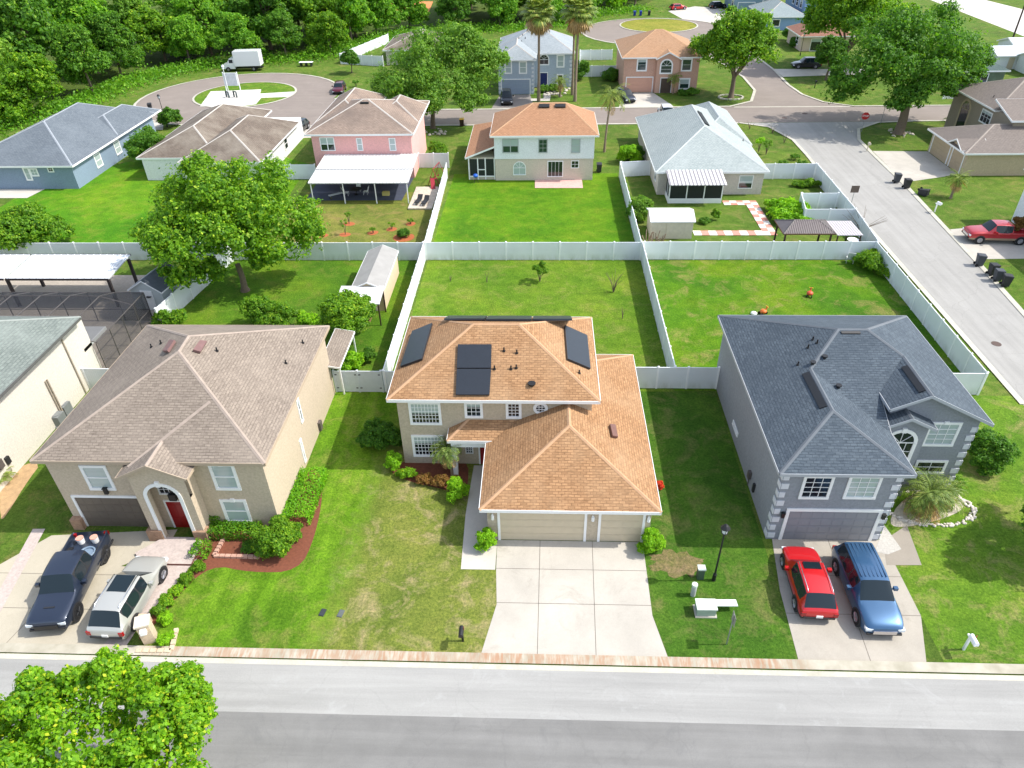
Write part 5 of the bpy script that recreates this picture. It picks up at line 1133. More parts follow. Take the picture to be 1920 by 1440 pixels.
for i, (x, y, sx, sy, hh_) in enumerate(((82.5, 141, 5, 6, 2.2), (86.5, 135, 6.5, 5, 2.4), (88, 146, 5, 6, 2.6))):
    t = thing('shed', ('smaller', 'nearest', 'rearmost')[i] + ' of the pale gabled sheds past the pool house', 'shed', (x, y, 0), 0, 'pale sheds past the pool house')
    MB().box(-sx / 2, sx / 2, -sy / 2, sy / 2, 0, hh_).build('wall', SWH, t); roof(t, [hipf(-sx / 2 - .3, sx / 2 + .3, -sy / 2 - .3, sy / 2 + .3, hh_ + .05, (-sx / 2 - .3, 0, hh_ + 1.1), (sx / 2 + .3, 0, hh_ + 1.1))], plain('pale_roof', (206, 212, 216), .6, var=.08), None)
    gable_wall(t, 'W', -sx / 2, -sy / 2, sy / 2, hh_, 0, hh_ + .95, SWH); MB().box(-.5, .5, -sy / 2 - .04, -sy / 2, .05, 1.95).build('door', GD, t)
# pool
t = thing('swimming_pool', 'blue kidney-shaped pool beside the dark roofed pool house', 'pool', (72.3, 121.8, 0)); pp = smooth_poly([(-4, -1), (-1, -1.6), (3.6, -1.2), (4, .8), (1, 1.4), (-1, .8), (-3.4, 1.6)], 3)
MB().prism([(a_ * 1.25, b_ * 1.35) for a_, b_ in pp], 0, .12).build('pool_deck', plain('deck_tan', (196, 160, 132), .9), t); m_ = plain('pool_water', (24, 120, 160), .05, var=.2, scale=.8); MB().prism(pp, .1, .14).build('water', m_, t)
# extra drives
sheet('driveway', [(13.6, 124.2), (18.2, 124.2), (20.6, 114.9), (11.8, 114.9)], .016, CONCL); sheet('driveway', [(-7, 123.6), (-2, 123.6), (-1.2, 114.9), (-8, 114.9)], .016, pave('grey_drive', (132, 126, 120), .1)); sheet('front_path', [(.2, 128), (1.6, 128), (1.2, 119.5), (-1.8, 119.5), (-1.9, 121), (.2, 121)], .018, CONCL)
sheet('driveway', [(49.5, 93.5), (49.5, 85), (42.2, 82.5), (42.7, 93.8)], .016, CONC); sheet('driveway', [(41.4, 69.2), (48.4, 70.5), (56, 70.6), (56, 62.5), (48, 62.6), (40.3, 62.4)], .016, CONC)
for a_, b_ in (((44.7, 93.6), (44.5, 83.4)), ((47, 93.6), (46.8, 84.2)), ((42.6, 88.6), (49.5, 89.0)), ((44.5, 62.5), (44.8, 69.9)), ((40.8, 66), (50, 66.3))): 
    pass
sheet('driveway', [(50, 139.5), (58, 139.5), (58, 135.5), (42, 134), (42, 140)], .016, CONCL); sheet('driveway', [(34, 192), (32, 205), (40, 212), (46, 208), (47, 200.5), (42, 190), (40.5, 187)], .016, CONCL); sheet('driveway', [(-56, 105.3), (-62, 105.3), (-64.5, 113), (-57.5, 108.8)], .016, CONCL)
sheet('driveway', [(-34.5, 101), (-31, 101), (-30, 107), (-36, 107)], .016, CONCL)
# checker path in the corner garden
t_ = [plain('paver_cream', (226, 216, 206), .85, var=.1), plain('paver_rose', (206, 138, 122), .85, var=.15)]
a = MB(); 
P0, P1, P2 = g(1300, 437), g(1455, 437), g(1420, 378)
def chk(x0, x1, y0, y1, nx, ny, off=0):
    for i in range(nx):
        for j in range(ny): a.box(x0 + (x1 - x0) * i / nx, x0 + (x1 - x0) * (i + 1) / nx, y0 + (y1 - y0) * j / ny, y0 + (y1 - y0) * (j + 1) / ny, 0, .05, (i + j + off) % 2)
chk(P0[0], P1[0] - 1.3, P0[1] - .6, P0[1] + .5, 9, 1); chk(P1[0] - 1.3, P1[0], P0[1] - .6, P2[1] - 1, 2, 9); chk(20.1, P1[0], P2[1] - 1, P2[1] + .2, 5, 2)
o = a.build('checker_path', t_); o['kind'] = 'structure'
# ================================================================ FENCES
FG = 'white vinyl fences between the yards'
fence_run('white rear fence behind the big yard tree and the left yards', (-55, 62.2), (-11.25, 62.2), group=FG)
fence_run('white rear fence behind the centre back yard, between two long side fences', (-11.0, 62.25), (9.4, 62.25), group=FG)
fence_run('white rear fence behind the right back yard, below the metal gazebo', (9.7, 62.35), (31.2, 62.35), group=FG)
fence_run('long white side fence left of the centre back yard', (-11.15, 41), (-11.15, 62.2), group=FG)
fence_run('long white side fence between the pink house yard and the bright green lawn', (-11.1, 62.45), (-11.5, 84.5), group=FG)
fence_run('long white side fence between the centre and right back yards', (9.5, 41.7), (9.5, 62.2), group=FG)
fence_run('white side fence between the bright green lawn and the garden with the checker path', (9.4, 62.5), (9.35, 84.6), group=FG)
fence_run('white street-side fence along the right back yard', (31.1, 62.3), (30.7, 41.2), group=FG)
fence_run('short white fence from the grey house to the street-side corner', (25.0, 41.1), (30.6, 41.1), group=FG)
fence_run('white front fence joining the orange-roofed house to the grey house', (6.2, 41.6), (12.55, 41.6), group=FG)
fence_run('white street-side fence beside the metal gazebo', (31.3, 62.5), (31.9, 70.1), group=FG)
fence_run('white garden fence turning in from the street in front of the white box enclosure', (26.9, 70.1), (31.8, 70.1), group=FG)
fence_run('left side of the white box enclosure by the side street', (26.9, 70.2), (27.7, 74.5), group=FG)
fence_run('back of the white box enclosure by the side street', (27.8, 74.5), (31.6, 74.5), group=FG)
fence_run('right side of the white box enclosure by the side street', (31.9, 70.2), (32.2, 83.6), group=FG)
fence_run('white fence and gate beside the beige corner house, near the street', (25.0, 83.8), (32.1, 83.8), group=FG)
fence_run('short white fence left of the beige corner house', (9.5, 84.7), (13.0, 85.2), group=FG)
fence_run('white fence beside the small barn shed under the big tree', (-31.5, 49.6), (-29.9, 61.9), group=FG)
fence_run('short white fence between the cream house and the brown-roofed house', (-33.0, 41.0), (-27.0, 41.0), group=FG)
fence_run('short white fence left of the pink house patio', (-33.5, 84.4), (-27.5, 84.4), group=FG)
fence_run('short white fence right of the pink house', (-15.4, 88.3), (-11.7, 88.3), group=FG)
fence_run('white fence at the wood edge behind the willow-green tree', (-39.2, 147.9), (-30.5, 145.4), group=FG); fence_run('white fence running away along the wood edge', (-39.4, 148.2), (-33.5, 168), group=FG)
fence_run('white fence between the light grey house and the salmon house', (6.6, 135.5), (13.0, 135.5), group=FG); fence_run('white back fence of the little yard by the salmon house', (7.2, 149), (13.4, 149), group=FG)
fence_run('white side fence of the little yard left of the salmon house', (6.6, 135.6), (7.2, 149), group=FG)
fence_run('white fence in front of the blue pool', (62.5, 118.6), (72, 119.6), group=FG)
GATEM = plain('gate_vinyl', (206, 212, 216), .55, var=.05)
t = fence_run('white double gate with black hinges between the brown-roofed and orange-roofed houses', (-14.7, 40.9), (-11.3, 40.9), step=1.7, mat=GATEM, cat='gate')
t.name = 'double_gate'
for x in (.12, 1.58, 1.82, 3.28):
    for z in (.35, 1.5): MB().box(x - .1, x + .1, -.06, -.03, z, z + .06).build('hinge', BLACK, t)
fence_run('short white fence beside the left wall of the orange-roofed house', (-11.05, 40.9), (-8.7, 40.9), group=FG)
# ================================================================ YARD STRUCTURES
def shed(label, x, y, sx, sy, h, wm, rm, ridge='y', rise=.6, ov=.15, rz=0, name='shed'):
    t = thing(name, label, 'shed', (x, y, 0), rz); MB().box(-sx / 2, sx / 2, -sy / 2, sy / 2, 0, h).build('wall', wm, t)
    X, Y = sx / 2 + ov, sy / 2 + ov
    A, B = ((0, -Y, h + rise), (0, Y, h + rise)) if ridge == 'y' else ((-X, 0, h + rise), (X, 0, h + rise))
    roof(t, [hipf(-X, X, -Y, Y, h, A, B)], rm, None, th=.08)
    if ridge == 'y':
        gable_wall(t, 'S', -sy / 2, -sx / 2, sx / 2, h - .01, 0, h + rise * .9, wm); gable_wall(t, 'N', sy / 2, -sx / 2, sx / 2, h - .01, 0, h + rise * .9, wm)
        a = MB(); a.box(-.55, .55, -sy / 2 - .04, -sy / 2, .05, min(1.9, h)); a.build('door', TRIM, t)
    else:
        gable_wall(t, 'W', -sx / 2, -sy / 2, sy / 2, h - .01, 0, h + rise * .9, wm); gable_wall(t, 'E', sx / 2, -sy / 2, sy / 2, h - .01, 0, h + rise * .9, wm)
        a = MB(); a.box(-.55, .55, -sy / 2 - .04, -sy / 2, .05, min(1.8, h)); a.build('door', wm, t)
    return t
SHG = plain('shed_roof_grey', (150, 148, 144), .85, var=.1, scale=1.2); SHW2 = plain('shed_wall_beige', (206, 188, 158), .8, var=.06)
shed('long beige shed with grey gable roof near the rear fence', -14.5, 56.0, 2.5, 7.0, 2.2, SHW2, SHG)
t = thing('lean_to', 'white flat-roofed lean-to in front of the long beige shed', 'lean-to', (-14.8, 51.3, 0))
MB().add([(-1.9, -1.4, 2.15), (1.75, -1.4, 2.15), (1.75, 1.2, 2.4), (-1.9, 1.2, 2.4), (-1.9, -1.4, 2.07), (1.75, -1.4, 2.07), (1.75, 1.2, 2.32), (-1.9, 1.2, 2.32)], [(0, 1, 2, 3), (7, 6, 5, 4), (0, 4, 5, 1), (1, 5, 6, 2), (2, 6, 7, 3), (3, 7, 4, 0)]).build('roof', RIB, t)
DW = plain('dark_wood', (70, 50, 40), .85, var=.3, scale=4)
for x, y in ((-1.7, -1.2), (1.6, -1.2), (1.6, 1.0), (-1.7, 1.0)): MB().box(x - .05, x + .05, y - .05, y + .05, 0, 2.1).build('post', DW, t)
MB().box(-1.6, .6, -.9, .9, 0, 1.2).build('workbench', plain('rust_brown', (136, 92, 74), .9, var=.3), t)
t = shed('pale grey barn-roofed shed beside the diagonal white fence under the big tree', -33.4, 54.2, 2.9, 3.4, 1.9, plain('shed_grey', (186, 192, 190), .8, var=.05), plain('shed_dark', (86, 92, 100), .8, var=.15), rise=1.0, name='barn_shed', rz=R_(-8))
MB().cyl((.2, -1.78, 1.35), .22, .05, 12).build('vent', BLACK, t)
t = shed('cream garden shed with white ridge roof above the rear fence', 13.0, 68.6, 4.1, 3.2, 1.9, plain('shed_cream', (204, 194, 172), .8, var=.1), plain('shed_roof_white', (222, 218, 206), .7, var=.05), ridge='x', rise=.55)
t = thing('gazebo', 'brown ribbed metal hip-roof gazebo behind the rear fence', 'gazebo', (25.4, 62.3 + 1.9, 0)); GZ = plain('gazebo_roof', (104, 96, 94), .45, var=.12, scale=1.5, metal=.3)
fs = hipf(-2.9, 1.9, -1.6, 1.7, 2.5, (-1.6, 0, 3.2), (.6, 0, 3.2)); roof(t, [fs], GZ, plain('gazebo_cap', (70, 64, 62), .5), th=.08, fas=plain('gazebo_edge', (96, 66, 50), .6))
a = MB()
for i in range(23):
    x = -2.8 + i * .2; tt = min(1, (x + 2.9) / 1.3, (1.9 - x) / 1.3); a.add([(x - .02, -1.6, 2.5), (x + .02, -1.6, 2.5), (x + .02, -1.6 + 1.6 * tt, 2.5 + .7 * tt), (x - .02, -1.6 + 1.6 * tt, 2.5 + .7 * tt), (x - .02, -1.6, 2.54), (x + .02, -1.6, 2.54), (x + .02, -1.6 + 1.6 * tt, 2.54 + .7 * tt), (x - .02, -1.6 + 1.6 * tt, 2.54 + .7 * tt)], [(4, 5, 6, 7), (0, 1, 5, 4), (1, 2, 6, 5), (3, 0, 4, 7)])
a.build('roof_ribs', plain('gazebo_rib', (136, 128, 126), .45, metal=.3), t)
for x, y in ((-2.6, -1.3), (1.6, -1.3), (1.6, 1.4), (-2.6, 1.4)): MB().box(x - .07, x + .07, y - .07, y + .07, 0, 2.45).build('post', DW, t)
t = thing('carport_roof', 'pale slatted lean-to roof right of the brown gazebo', 'lean-to', (28.7, 64.2, 0))
a = MB(); a.box(-1.25, 1.1, -1.6, 1.7, 2.3, 2.36); [a.box(-1.25 + i * .24, -1.2 + i * .24, -1.6, 1.7, 2.36, 2.39) for i in range(10)]; a.build('roof', plain('lean_roof', (190, 184, 186), .6, var=.05), t)
for x, y in ((-1.1, -1.4), (1.0, -1.4), (1.0, 1.5)): MB().box(x - .05, x + .05, y - .05, y + .05, 0, 2.3).build('post', DW, t)
def roundtable(label, x, y, r=.5, h=.74, mat=None):
    t = thing('round_table', label, 'table', (x, y, 0)); MB().cyl((0, 0, h - .04), r, .04, 20).build('tabletop', mat or WHITE, t); MB().cyl((0, 0, 0), .05, h - .04, 8).build('leg', BLACK, t); MB().cyl((0, 0, 0), .25, .04, 12).build('base', BLACK, t)
roundtable('round white table between the gazebo and the street fence', 30.2, 65.2, .55)
t = thing('wooden_planter', 'brown square timber planter left of the metal gazebo', 'planter', (21.9, 63.9, 0)); a = MB(); a.box(-.9, .9, -.7, -.62, 0, .5); a.box(-.9, .9, .62, .7, 0, .5); a.box(-.9, -.82, -.62, .62, 0, .5); a.box(.82, .9, -.62, .62, 0, .5); a.build('frame', DW, t); MB().box(-.82, .82, -.62, .62, 0, .35).build('soil', MULCH, t)
t = thing('wood_pile', 'stack of leaning weathered boards left of the cream garden shed', 'wood pile', (10.9, 65.4, 0)); a = MB(); rn = random.Random(3)
for i in range(16): x = rn.uniform(-.6, .9); y = rn.uniform(-.5, .5); a.tube([(x, y, 0), (x + rn.uniform(-.5, .5), y + rn.uniform(-.3, .3), rn.uniform(.7, 1.6))], .05, 4, smooth=False)
a.build('boards', plain('weathered_wood', (142, 122, 102), .9, var=.3, scale=4), t)
# left: metal pergola, pool screen cage
t = thing('metal_canopy', 'long white metal canopy on dark posts at the left edge', 'canopy', (-42, 55, 0)); MW = plain('canopy_white', (210, 214, 216), .5, var=.12, scale=.5); DM = plain('dark_post', (52, 44, 44), .7, var=.1)
for k, (x0, x1) in enumerate(((-12, -3.9), (-3.7, 5.3))):
    a = MB(); a.add([(x0 - (0 if k else 0), -2.1, 2.85), (x1, -2.1, 2.85), (x1, 2.0, 3.1), (x0, 2.0, 3.1), (x0, -2.1, 2.75), (x1, -2.1, 2.75), (x1, 2, 3.0), (x0, 2, 3.0)], [(0, 1, 2, 3), (7, 6, 5, 4), (0, 4, 5, 1), (1, 5, 6, 2), (2, 6, 7, 3), (3, 7, 4, 0)])
    for i in range(int((x1 - x0) / .6)): x = x0 + .3 + i * .6; a.add([(x - .02, -2.1, 2.85), (x + .02, -2.1, 2.85), (x + .02, 2, 3.1), (x - .02, 2, 3.1), (x - .02, -2.1, 2.89), (x + .02, -2.1, 2.89), (x + .02, 2, 3.14), (x - .02, 2, 3.14)], [(4, 5, 6, 7), (1, 2, 6, 5), (3, 0, 4, 7)])
    a.build('canopy_roof', MW, t)
    a = MB(); a.box(x0, x1, -2.18, -2.1, 2.68, 2.84); a.box(x0, x1, 2.01, 2.09, 2.95, 3.12); a.build('beam', DM, t)
for x in (-11, -3.8, 5.1):
    for y in (-1.9, 1.8): MB().box(x - .11, x + .11, y - .11, y + .11, 0, 2.74).build('post', DM, t)
sheet('patio_slab', [(-56, 43.2), (-32.6, 43.2), (-32.6, 56.5), (-36, 59), (-56, 59)], .02, plain('deck_pavers', (168, 158, 146), .9, var=.12, scale=1, fine=6))
m, nt, b = base('screen_mesh'); b.inputs['Base Color'].default_value = (.012, .014, .02, 1); b.inputs['Roughness'].default_value = .8
tr = N(nt, 'ShaderNodeBsdfTransparent'); ms = N(nt, 'ShaderNodeMixShader'); ms.inputs[0].default_value = .5; nt.links.new(tr.outputs[0], ms.inputs[1]); nt.links.new(b.outputs[0], ms.inputs[2]); nt.links.new(ms.outputs[0], nt.nodes['Material Output'].inputs['Surface']); MESH = m
t = thing('pool_enclosure', 'dark bronze framed pool screen enclosure behind the cream house', 'pool enclosure', (-42, 46.5, 0)); FR_ = plain('bronze_frame', (70, 66, 64), .5, var=.08)
X1, X0, Y0, Y1 = 9.3, -12, -3.4, 4.2; Zr, Ze = 3.5, 2.7
def P_(x, y):   # mansard-like screen roof: rises away from the right edge
    k = min(1, (X1 - x) / 2.5); return Ze + (Zr - Ze) * k * min(1, (Y1 - y) / 2.0 + .0 if y > Y1 - 2 else 1)
fr = MB(); sc_ = MB(); xs = [X1 - i * 2.4 for i in range(9)]; ys = [Y0, Y1 - 2, Y1]
for i, x in enumerate(xs):
    for y0, y1 in zip(ys[:-1], ys[1:]): fr.tube([(x, y0, P_(x, y0)), (x, y1, P_(x, y1))], .05, 4, smooth=False)
    fr.tube([(x, Y1, 0), (x, Y1, P_(x, Y1))], .045, 4, smooth=False)
for y in ys:
    for xa, xb in zip(xs[:-1], xs[1:]): fr.tube([(xa, y, P_(xa, y)), (xb, y, P_(xb, y))], .045, 4, smooth=False)
for xa, xb in zip(xs[:-1], xs[1:]): fr.tube([(xa, Y1, 1.1), (xb, Y1, 1.1)], .035, 4, smooth=False)
for y in (Y0 + 1.9, Y0 + 3.8, Y0 + 5.7, Y1): fr.tube([(X1, y, 0), (X1, y, P_(X1, y))], .045, 4, smooth=False)
fr.tube([(X1, Y0, 1.1), (X1, Y1, 1.1)], .035, 4, smooth=False); fr.tube([(X1, Y0 - .1, 0), (X1, Y0 - .1, Ze)], .05, 4, smooth=False)
fr.build('frame', FR_, t)
for xa, xb in zip(xs[:-1], xs[1:]):
    for y0, y1 in zip(ys[:-1], ys[1:]): sc_.poly([(xb, y0, P_(xb, y0)), (xa, y0, P_(xa, y0)), (xa, y1, P_(xa, y1)), (xb, y1, P_(xb, y1))])
sc_.poly([(X1, Y0, 0), (X1, Y1, 0), (X1, Y1, Ze), (X1, Y0, Ze)]); sc_.poly([(X0, Y1, 0), (X1, Y1, 0), (X1, Y1, Ze), (X0, Y1, Ze)]); sc_.build('screen', MESH, t)
t = thing('porch_roof', 'small white flat porch roof between the cream house and the screen enclosure', 'porch roof', (-34.3, 43.4, 0)); MB().box(-1.4, 1.1, -1.3, 1.9, 2.65, 2.75).build('roof', RIB, t); MB().box(1.1, 1.2, -1.3, 1.9, 2.5, 2.75).build('gutter', TRIM, t); MB().box(.95, 1.05, -1.2, -1.1, 0, 2.64).build('post', TRIM, t)
# side lanai of the left house
t = thing('side_canopy', 'brown shingled lean-to roof on the right rear corner of the brown-roofed house', 'lean-to', (-14.75, 42.6, 0)); roof(t, [[[(-.65, -2.2, 2.7), (.75, -2.2, 2.45), (.75, 2.6, 2.45), (-.65, 2.6, 2.7)]]], SH_L, None, th=.1)
for y in (-2.0, 2.4): MB().box(.6, .7, y - .05, y + .05, 0, 2.33).build('post', TRIM, t)
# ================================================================ VEHICLES
def pl(pf, pr, zf, zr):
    a = g(*pf, zf); b = g(*pr, zr); return ((a[0] + b[0]) / 2, (a[1] + b[1]) / 2, .016), math.atan2(a[1] - b[1], a[0] - b[0])
NAVY = paint('paint_slate', (40, 50, 68)); SILV = paint('paint_silver', (188, 188, 182), .3, .4); RED = paint('paint_red', (186, 10, 18), .25, .1); BLUE = paint('paint_blue', (52, 90, 126), .28, .5); RED2 = paint('paint_red_truck', (166, 22, 34), .3, .2); BLK = paint('paint_black', (14, 16, 22)); MAR = paint('paint_maroon', (92, 14, 32)); WHP = paint('paint_white', (226, 228, 230), .3, 0)
loc, rz = pl((88, 1172), (168, 1000), .75, 1.1)
v = vehicle('pickup_truck', 'dark navy pickup truck with black wheels and an open bed, parked nose to the street', 'pickup truck', loc, rz, 5.9, 2.04, truck_st(2.04, 1.96), NAVY, (-.31, .325), .43, rim=RIMD, front='f', plate=False)
a = MB(); a.box(2.12, 2.2, -.26, .26, 1.18, 1.225); a.build('hood_scoop', PLAST, v); MB().box(-2.8, -1.0, 1.03, 1.1, .45, .55).build('running_board', PLAST, v); MB().box(-2.8, -1.0, -1.1, -1.03, .45, .55).build('running_board', PLAST, v)
tm_ = v.matrix_basis.copy()
for i, (dx, dy) in enumerate(((-2.5, .35), (-2.5, -.4))):
    p = Matrix.Translation(Vector(loc)) @ Matrix.Rotation(rz, 4, 'Z') @ Vector((dx, dy, .75)); a = MB(); a.cyl((0, 0, 0), .17, .34, 14, 0, r2=.2); a.cyl((0, 0, .34), .2, .05, 14, 1)
    o = a.build('bucket', [TRIM, plain('orange_lid', (214, 160, 140), .6)]); o.location = p; tag(o, ('left' if i else 'right') + ' white bucket with a pinkish lid in the bed of the navy pickup', 'bucket', 'buckets in the pickup bed')
p = Matrix.Translation(Vector(loc)) @ Matrix.Rotation(rz, 4, 'Z') @ Vector((-1.7, .2, .74)); a = MB(); a.tube([(0, 0, 0), (0, 0, .02)], .4, 20, smooth=False); a.tube([(.38 * math.cos(k * .314), .38 * math.sin(k * .314), .06) for k in range(21)], .06, 6); o = a.build('hose_coil', plain('blue_grey_hose', (120, 140, 160), .5)); o.location = p; tag(o, 'grey-blue round coil lying in the bed of the navy pickup', 'hose')
loc, rz = pl((278, 1052), (205, 1180), .75, .6)
vehicle('suv', 'silver-beige SUV with a large sunroof parked nose to the tan house', 'car', loc, rz, 4.9, 1.95, suv_st(1.95, 1.70), SILV, (-.295, .31), .38, rails=(.17, .58, .62, 1.72, True), roofglass=(.36, .57, .5, 1.695))
loc, rz = pl((1499, 1032), (1533, 1145), .75, .6)
v = vehicle('suv', 'bright red compact SUV on the grey house drive, nose to the garage', 'car', loc, rz, 4.4, 1.85, suv_st(1.85, 1.64, hood=.98, belt=.96), RED, (-.295, .31), .36, rails=(.15, .58, .60, 1.66, True), roofglass=(.47, .57, .42, 1.635), clad=PLAST)
loc, rz = pl((1656, 1172), (1600, 1030), .7, 1.0)
v = vehicle('suv', 'metallic blue three-row SUV on the grey house drive, nose to the street', 'car', loc, rz, 5.1, 2.0, suv_st(2.0, 1.80, hood=1.1, belt=1.06, rear=.06), BLUE, (-.295, .31), .4, roofpan=(.12, .54, .6, 1.775, 7), chrome_grille=True)
fx, fy = g(1812, 436, .8)
v = vehicle('pickup_truck', 'red pickup truck on the right edge drive, nose towards the side street', 'pickup truck', (fx + 2.9, fy - .1, .02), R_(176), 5.8, 2.0, truck_st(2.0, 1.92), RED2, (-.31, .325), .4, clad=plain('tan_trim', (150, 128, 106), .6), chrome_grille=True)
def far(label, px, py, rzdeg, L, W, Hh, mat, name='car', cat='car', z=.02, **k):
    x, y = g(px, py); return vehicle(name, label, cat, (x, y, z), R_(rzdeg), L, W, suv_st(W, Hh, hood=min(1.02, Hh * .62), belt=min(1., Hh * .6)), mat, (-.295, .31), .36, **k)
far('black off-roader parked on the light grey house drive', 950, 192, -86, 4.5, 1.9, 1.85, BLK, 'off_roader'); far('dark grey SUV on the salmon house drive', 1172, 188, -72, 4.7, 1.9, 1.7, paint('paint_charcoal', (44, 50, 62)), 'suv')
far('maroon car at the kerb of the left cul-de-sac', 637, 172, -85, 4.5, 1.85, 1.5, MAR); far('black SUV on the drive of the red-brown roofed house', 1510, 127, 178, 5.0, 2.0, 1.8, BLK, 'suv')
far('bright red car on the drive at the top edge', 1271, 18, 20, 4.5, 1.85, 1.4, RED); far('black car on the pale drive beside the sea-grey house', 1345, 15, 25, 4.6, 1.9, 1.6, BLK)
far('white van peeking over the pale grey-green roof on the far street', 1247, 220, 90, 4.6, 1.9, 1.9, WHP, 'van', 'van'); far('dark car parked beside the white-walled low house, half behind the pink house', 562, 246, -95, 4.4, 1.85, 1.5, BLK)
# box truck
x, y = g(458, 132); t = thing('box_truck', 'white box truck parked at the wood edge of the left cul-de-sac', 'truck', (x, y, .02), R_(184))
a = MB(); a.box(-3.6, 1.2, -1.2, 1.2, .95, 3.5); a.build('cargo_box', WHP, t); a = MB(); a.add([(1.25, -1., .5), (3.6, -.95, .5), (3.6, -.95, 1.2), (2.7, -1., 1.45), (2.1, -.95, 2.3), (1.25, -.95, 2.4), (1.25, 1., .5), (3.6, .95, .5), (3.6, .95, 1.2), (2.7, 1., 1.45), (2.1, .95, 2.3), (1.25, .95, 2.4)], [(5, 4, 3, 2, 1, 0)[::-1], (6, 7, 8, 9, 10, 11)[::-1]] + [(i, (i + 1) % 6, 6 + (i + 1) % 6, 6 + i)[::-1] for i in range(6)]); a.build('cab', WHP, t)
a = MB(); a.add([(2.68, -.85, 1.5), (2.68, .85, 1.5), (2.14, .82, 2.24), (2.14, -.82, 2.24)], [(0, 1, 2, 3)]); a.box(1.5, 2.2, .97, 1.0, 1.5, 2.1); a.box(1.5, 2.2, -1.0, -.97, 1.5, 2.1)
o = a.build('windows', DARKGL, t); o.location = (.02, 0, .02)
for wx in (-2.2, 2.6):
    for s_ in (-1, 1): m = MB(); m.tube([(wx, s_ * .85, .42), (wx, s_ * 1.12, .42)], .42, 16, smooth=False); o = m.build('wheel', RUB, t); m = MB(); m.tube([(wx, s_ * 1.12, .42), (wx, s_ * 1.15, .42)], .22, 12, smooth=False); m.build('rim', RIM, o)
MB().box(-3.7, 3.7, -.8, .8, .45, .6).build('chassis', BLACK, t)
# ================================================================ STREET THINGS
# bins
BIN = plain('bin_grey', (62, 66, 72), .6, var=.1); BINB = plain('bin_blue', (24, 52, 150), .6); LIDY = plain('bin_yellow', (226, 180, 40), .6)
def bin_(label, x, y, rz=0, mat=BIN, lid=None, group='wheeled bins along the side street', tip=False):
    t = thing('wheelie_bin', label, 'bin', (x, y, .02), rz, group); a = MB()
    a.add([(-.24, -.27, .08), (.24, -.27, .08), (.24, .24, .08), (-.24, .24, .08), (-.31, -.36, 1.0), (.31, -.36, 1.0), (.31, .34, 1.0), (-.31, .34, 1.0)], [(0, 3, 2, 1), (4, 5, 6, 7), (0, 1, 5, 4), (1, 2, 6, 5), (2, 3, 7, 6), (3, 0, 4, 7)]); a.build('body', mat, t)
    a = MB(); a.add([(-.33, -.39, 1.01), (.33, -.39, 1.01), (.33, .38, 1.05), (-.33, .38, 1.05), (-.3, -.34, 1.07), (.3, -.34, 1.07), (.3, .34, 1.12), (-.3, .34, 1.12)], [(0, 3, 2, 1), (4, 5, 6, 7), (0, 1, 5, 4), (1, 2, 6, 5), (2, 3, 7, 6), (3, 0, 4, 7)]); a.build('lid', lid or mat, t)
    for s_ in (-1, 1): MB().tube([(s_ * .26, .27, .13), (s_ * .32, .27, .13)], .13, 12, smooth=False).build('wheel', RUB, t)
    if tip: t.rotation_euler = (R_(85), 0, rz); t.location.z = .35
    return t
bin_('grey bin nearest the red pickup drive, standing apart from the other three', 40.3, 61.1, R_(80)); bin_('dark bin at the head of the row of three below the pickup', 40.5, 59.2, R_(95), PLAST); bin_('grey bin in the middle of the row of three below the pickup', 40.4, 58.1, R_(85)); bin_('dark bin with a yellow edge, nearest of the row of three below the pickup', 40.6, 57.1, R_(75), PLAST, None)
bin_('larger grey bin at the corner of the taupe house drive', 41.2, 82.4, R_(85)); bin_('black bin with a yellow side standing beside the grey bin at the drive corner', 41.6, 80.6, R_(95), PLAST); bin_('tipped-over black bin lying at the kerb', 42.2, 78.9, R_(40), PLAST, None, tip=True)
bin_('black bin at the kerb of the left cul-de-sac', -62.6, 115.8, R_(20), PLAST, None, None); bin_('yellow-topped bin at the kerb beyond the orange-roofed house', -11.7, 106.0, 0, DW, LIDY, None)
bin_('left blue bin at the kerb of the far cul-de-sac', 22.8, 198.5, 0, BINB, None, 'bins at the far cul-de-sac'); bin_('middle blue bin at the kerb of the far cul-de-sac', 24.3, 198.5, 0, BINB, None, 'bins at the far cul-de-sac'); bin_('black bin right of the blue bins at the far cul-de-sac', 26.4, 198.6, 0, PLAST, None, 'bins at the far cul-de-sac'); bin_('black bin against the left wall of the orange-roofed white house', 7.0, 86.4, 0, PLAST, None, None)
# lamp
def lamp(label, x, y, h, white=False):
    t = thing('street_lamp', label, 'street lamp', (x, y, 0)); m = BLACK if not white else WHITE
    a = MB(); a.cyl((0, 0, 0), .1, .5, 10); a.cyl((0, 0, .5), .055, h - .5, 8, r2=.045); a.build('pole', m, t)
    a = MB(); a.tube([(0, 0, h), (0, 0, h + .08)], [.09, .16], 8, smooth=False); [a.tube([(.15 * math.cos(k * 1.571), .15 * math.sin(k * 1.571), h + .08), (.2 * math.cos(k * 1.571), .2 * math.sin(k * 1.571), h + .42)], .014, 4, smooth=False) for k in range(4)]; a.tube([(0, 0, h + .42), (0, 0, h + .6), (0, 0, h + .68)], [.25, .12, .02], 8, smooth=False); a.build('lantern', m, t)
    MB().tube([(0, 0, h + .09), (0, 0, h + .41)], [.12, .17], 8, smooth=False).build('glass', plain('lamp_glass', (206, 214, 216), .2, var=0), t)
lamp('tall black lantern post on the lawn between the two driveways', *g(1338, 1088), 3.55); lamp('black lamp post beside the green bush at the left cul-de-sac', *g(314, 238), 4.0); lamp('white globe lamp on the cul-de-sac island', *g(431, 182), 4.4, True); lamp('thin lamp post on the lawn of the red-brown roofed house', *g(1500, 105), 3.6)
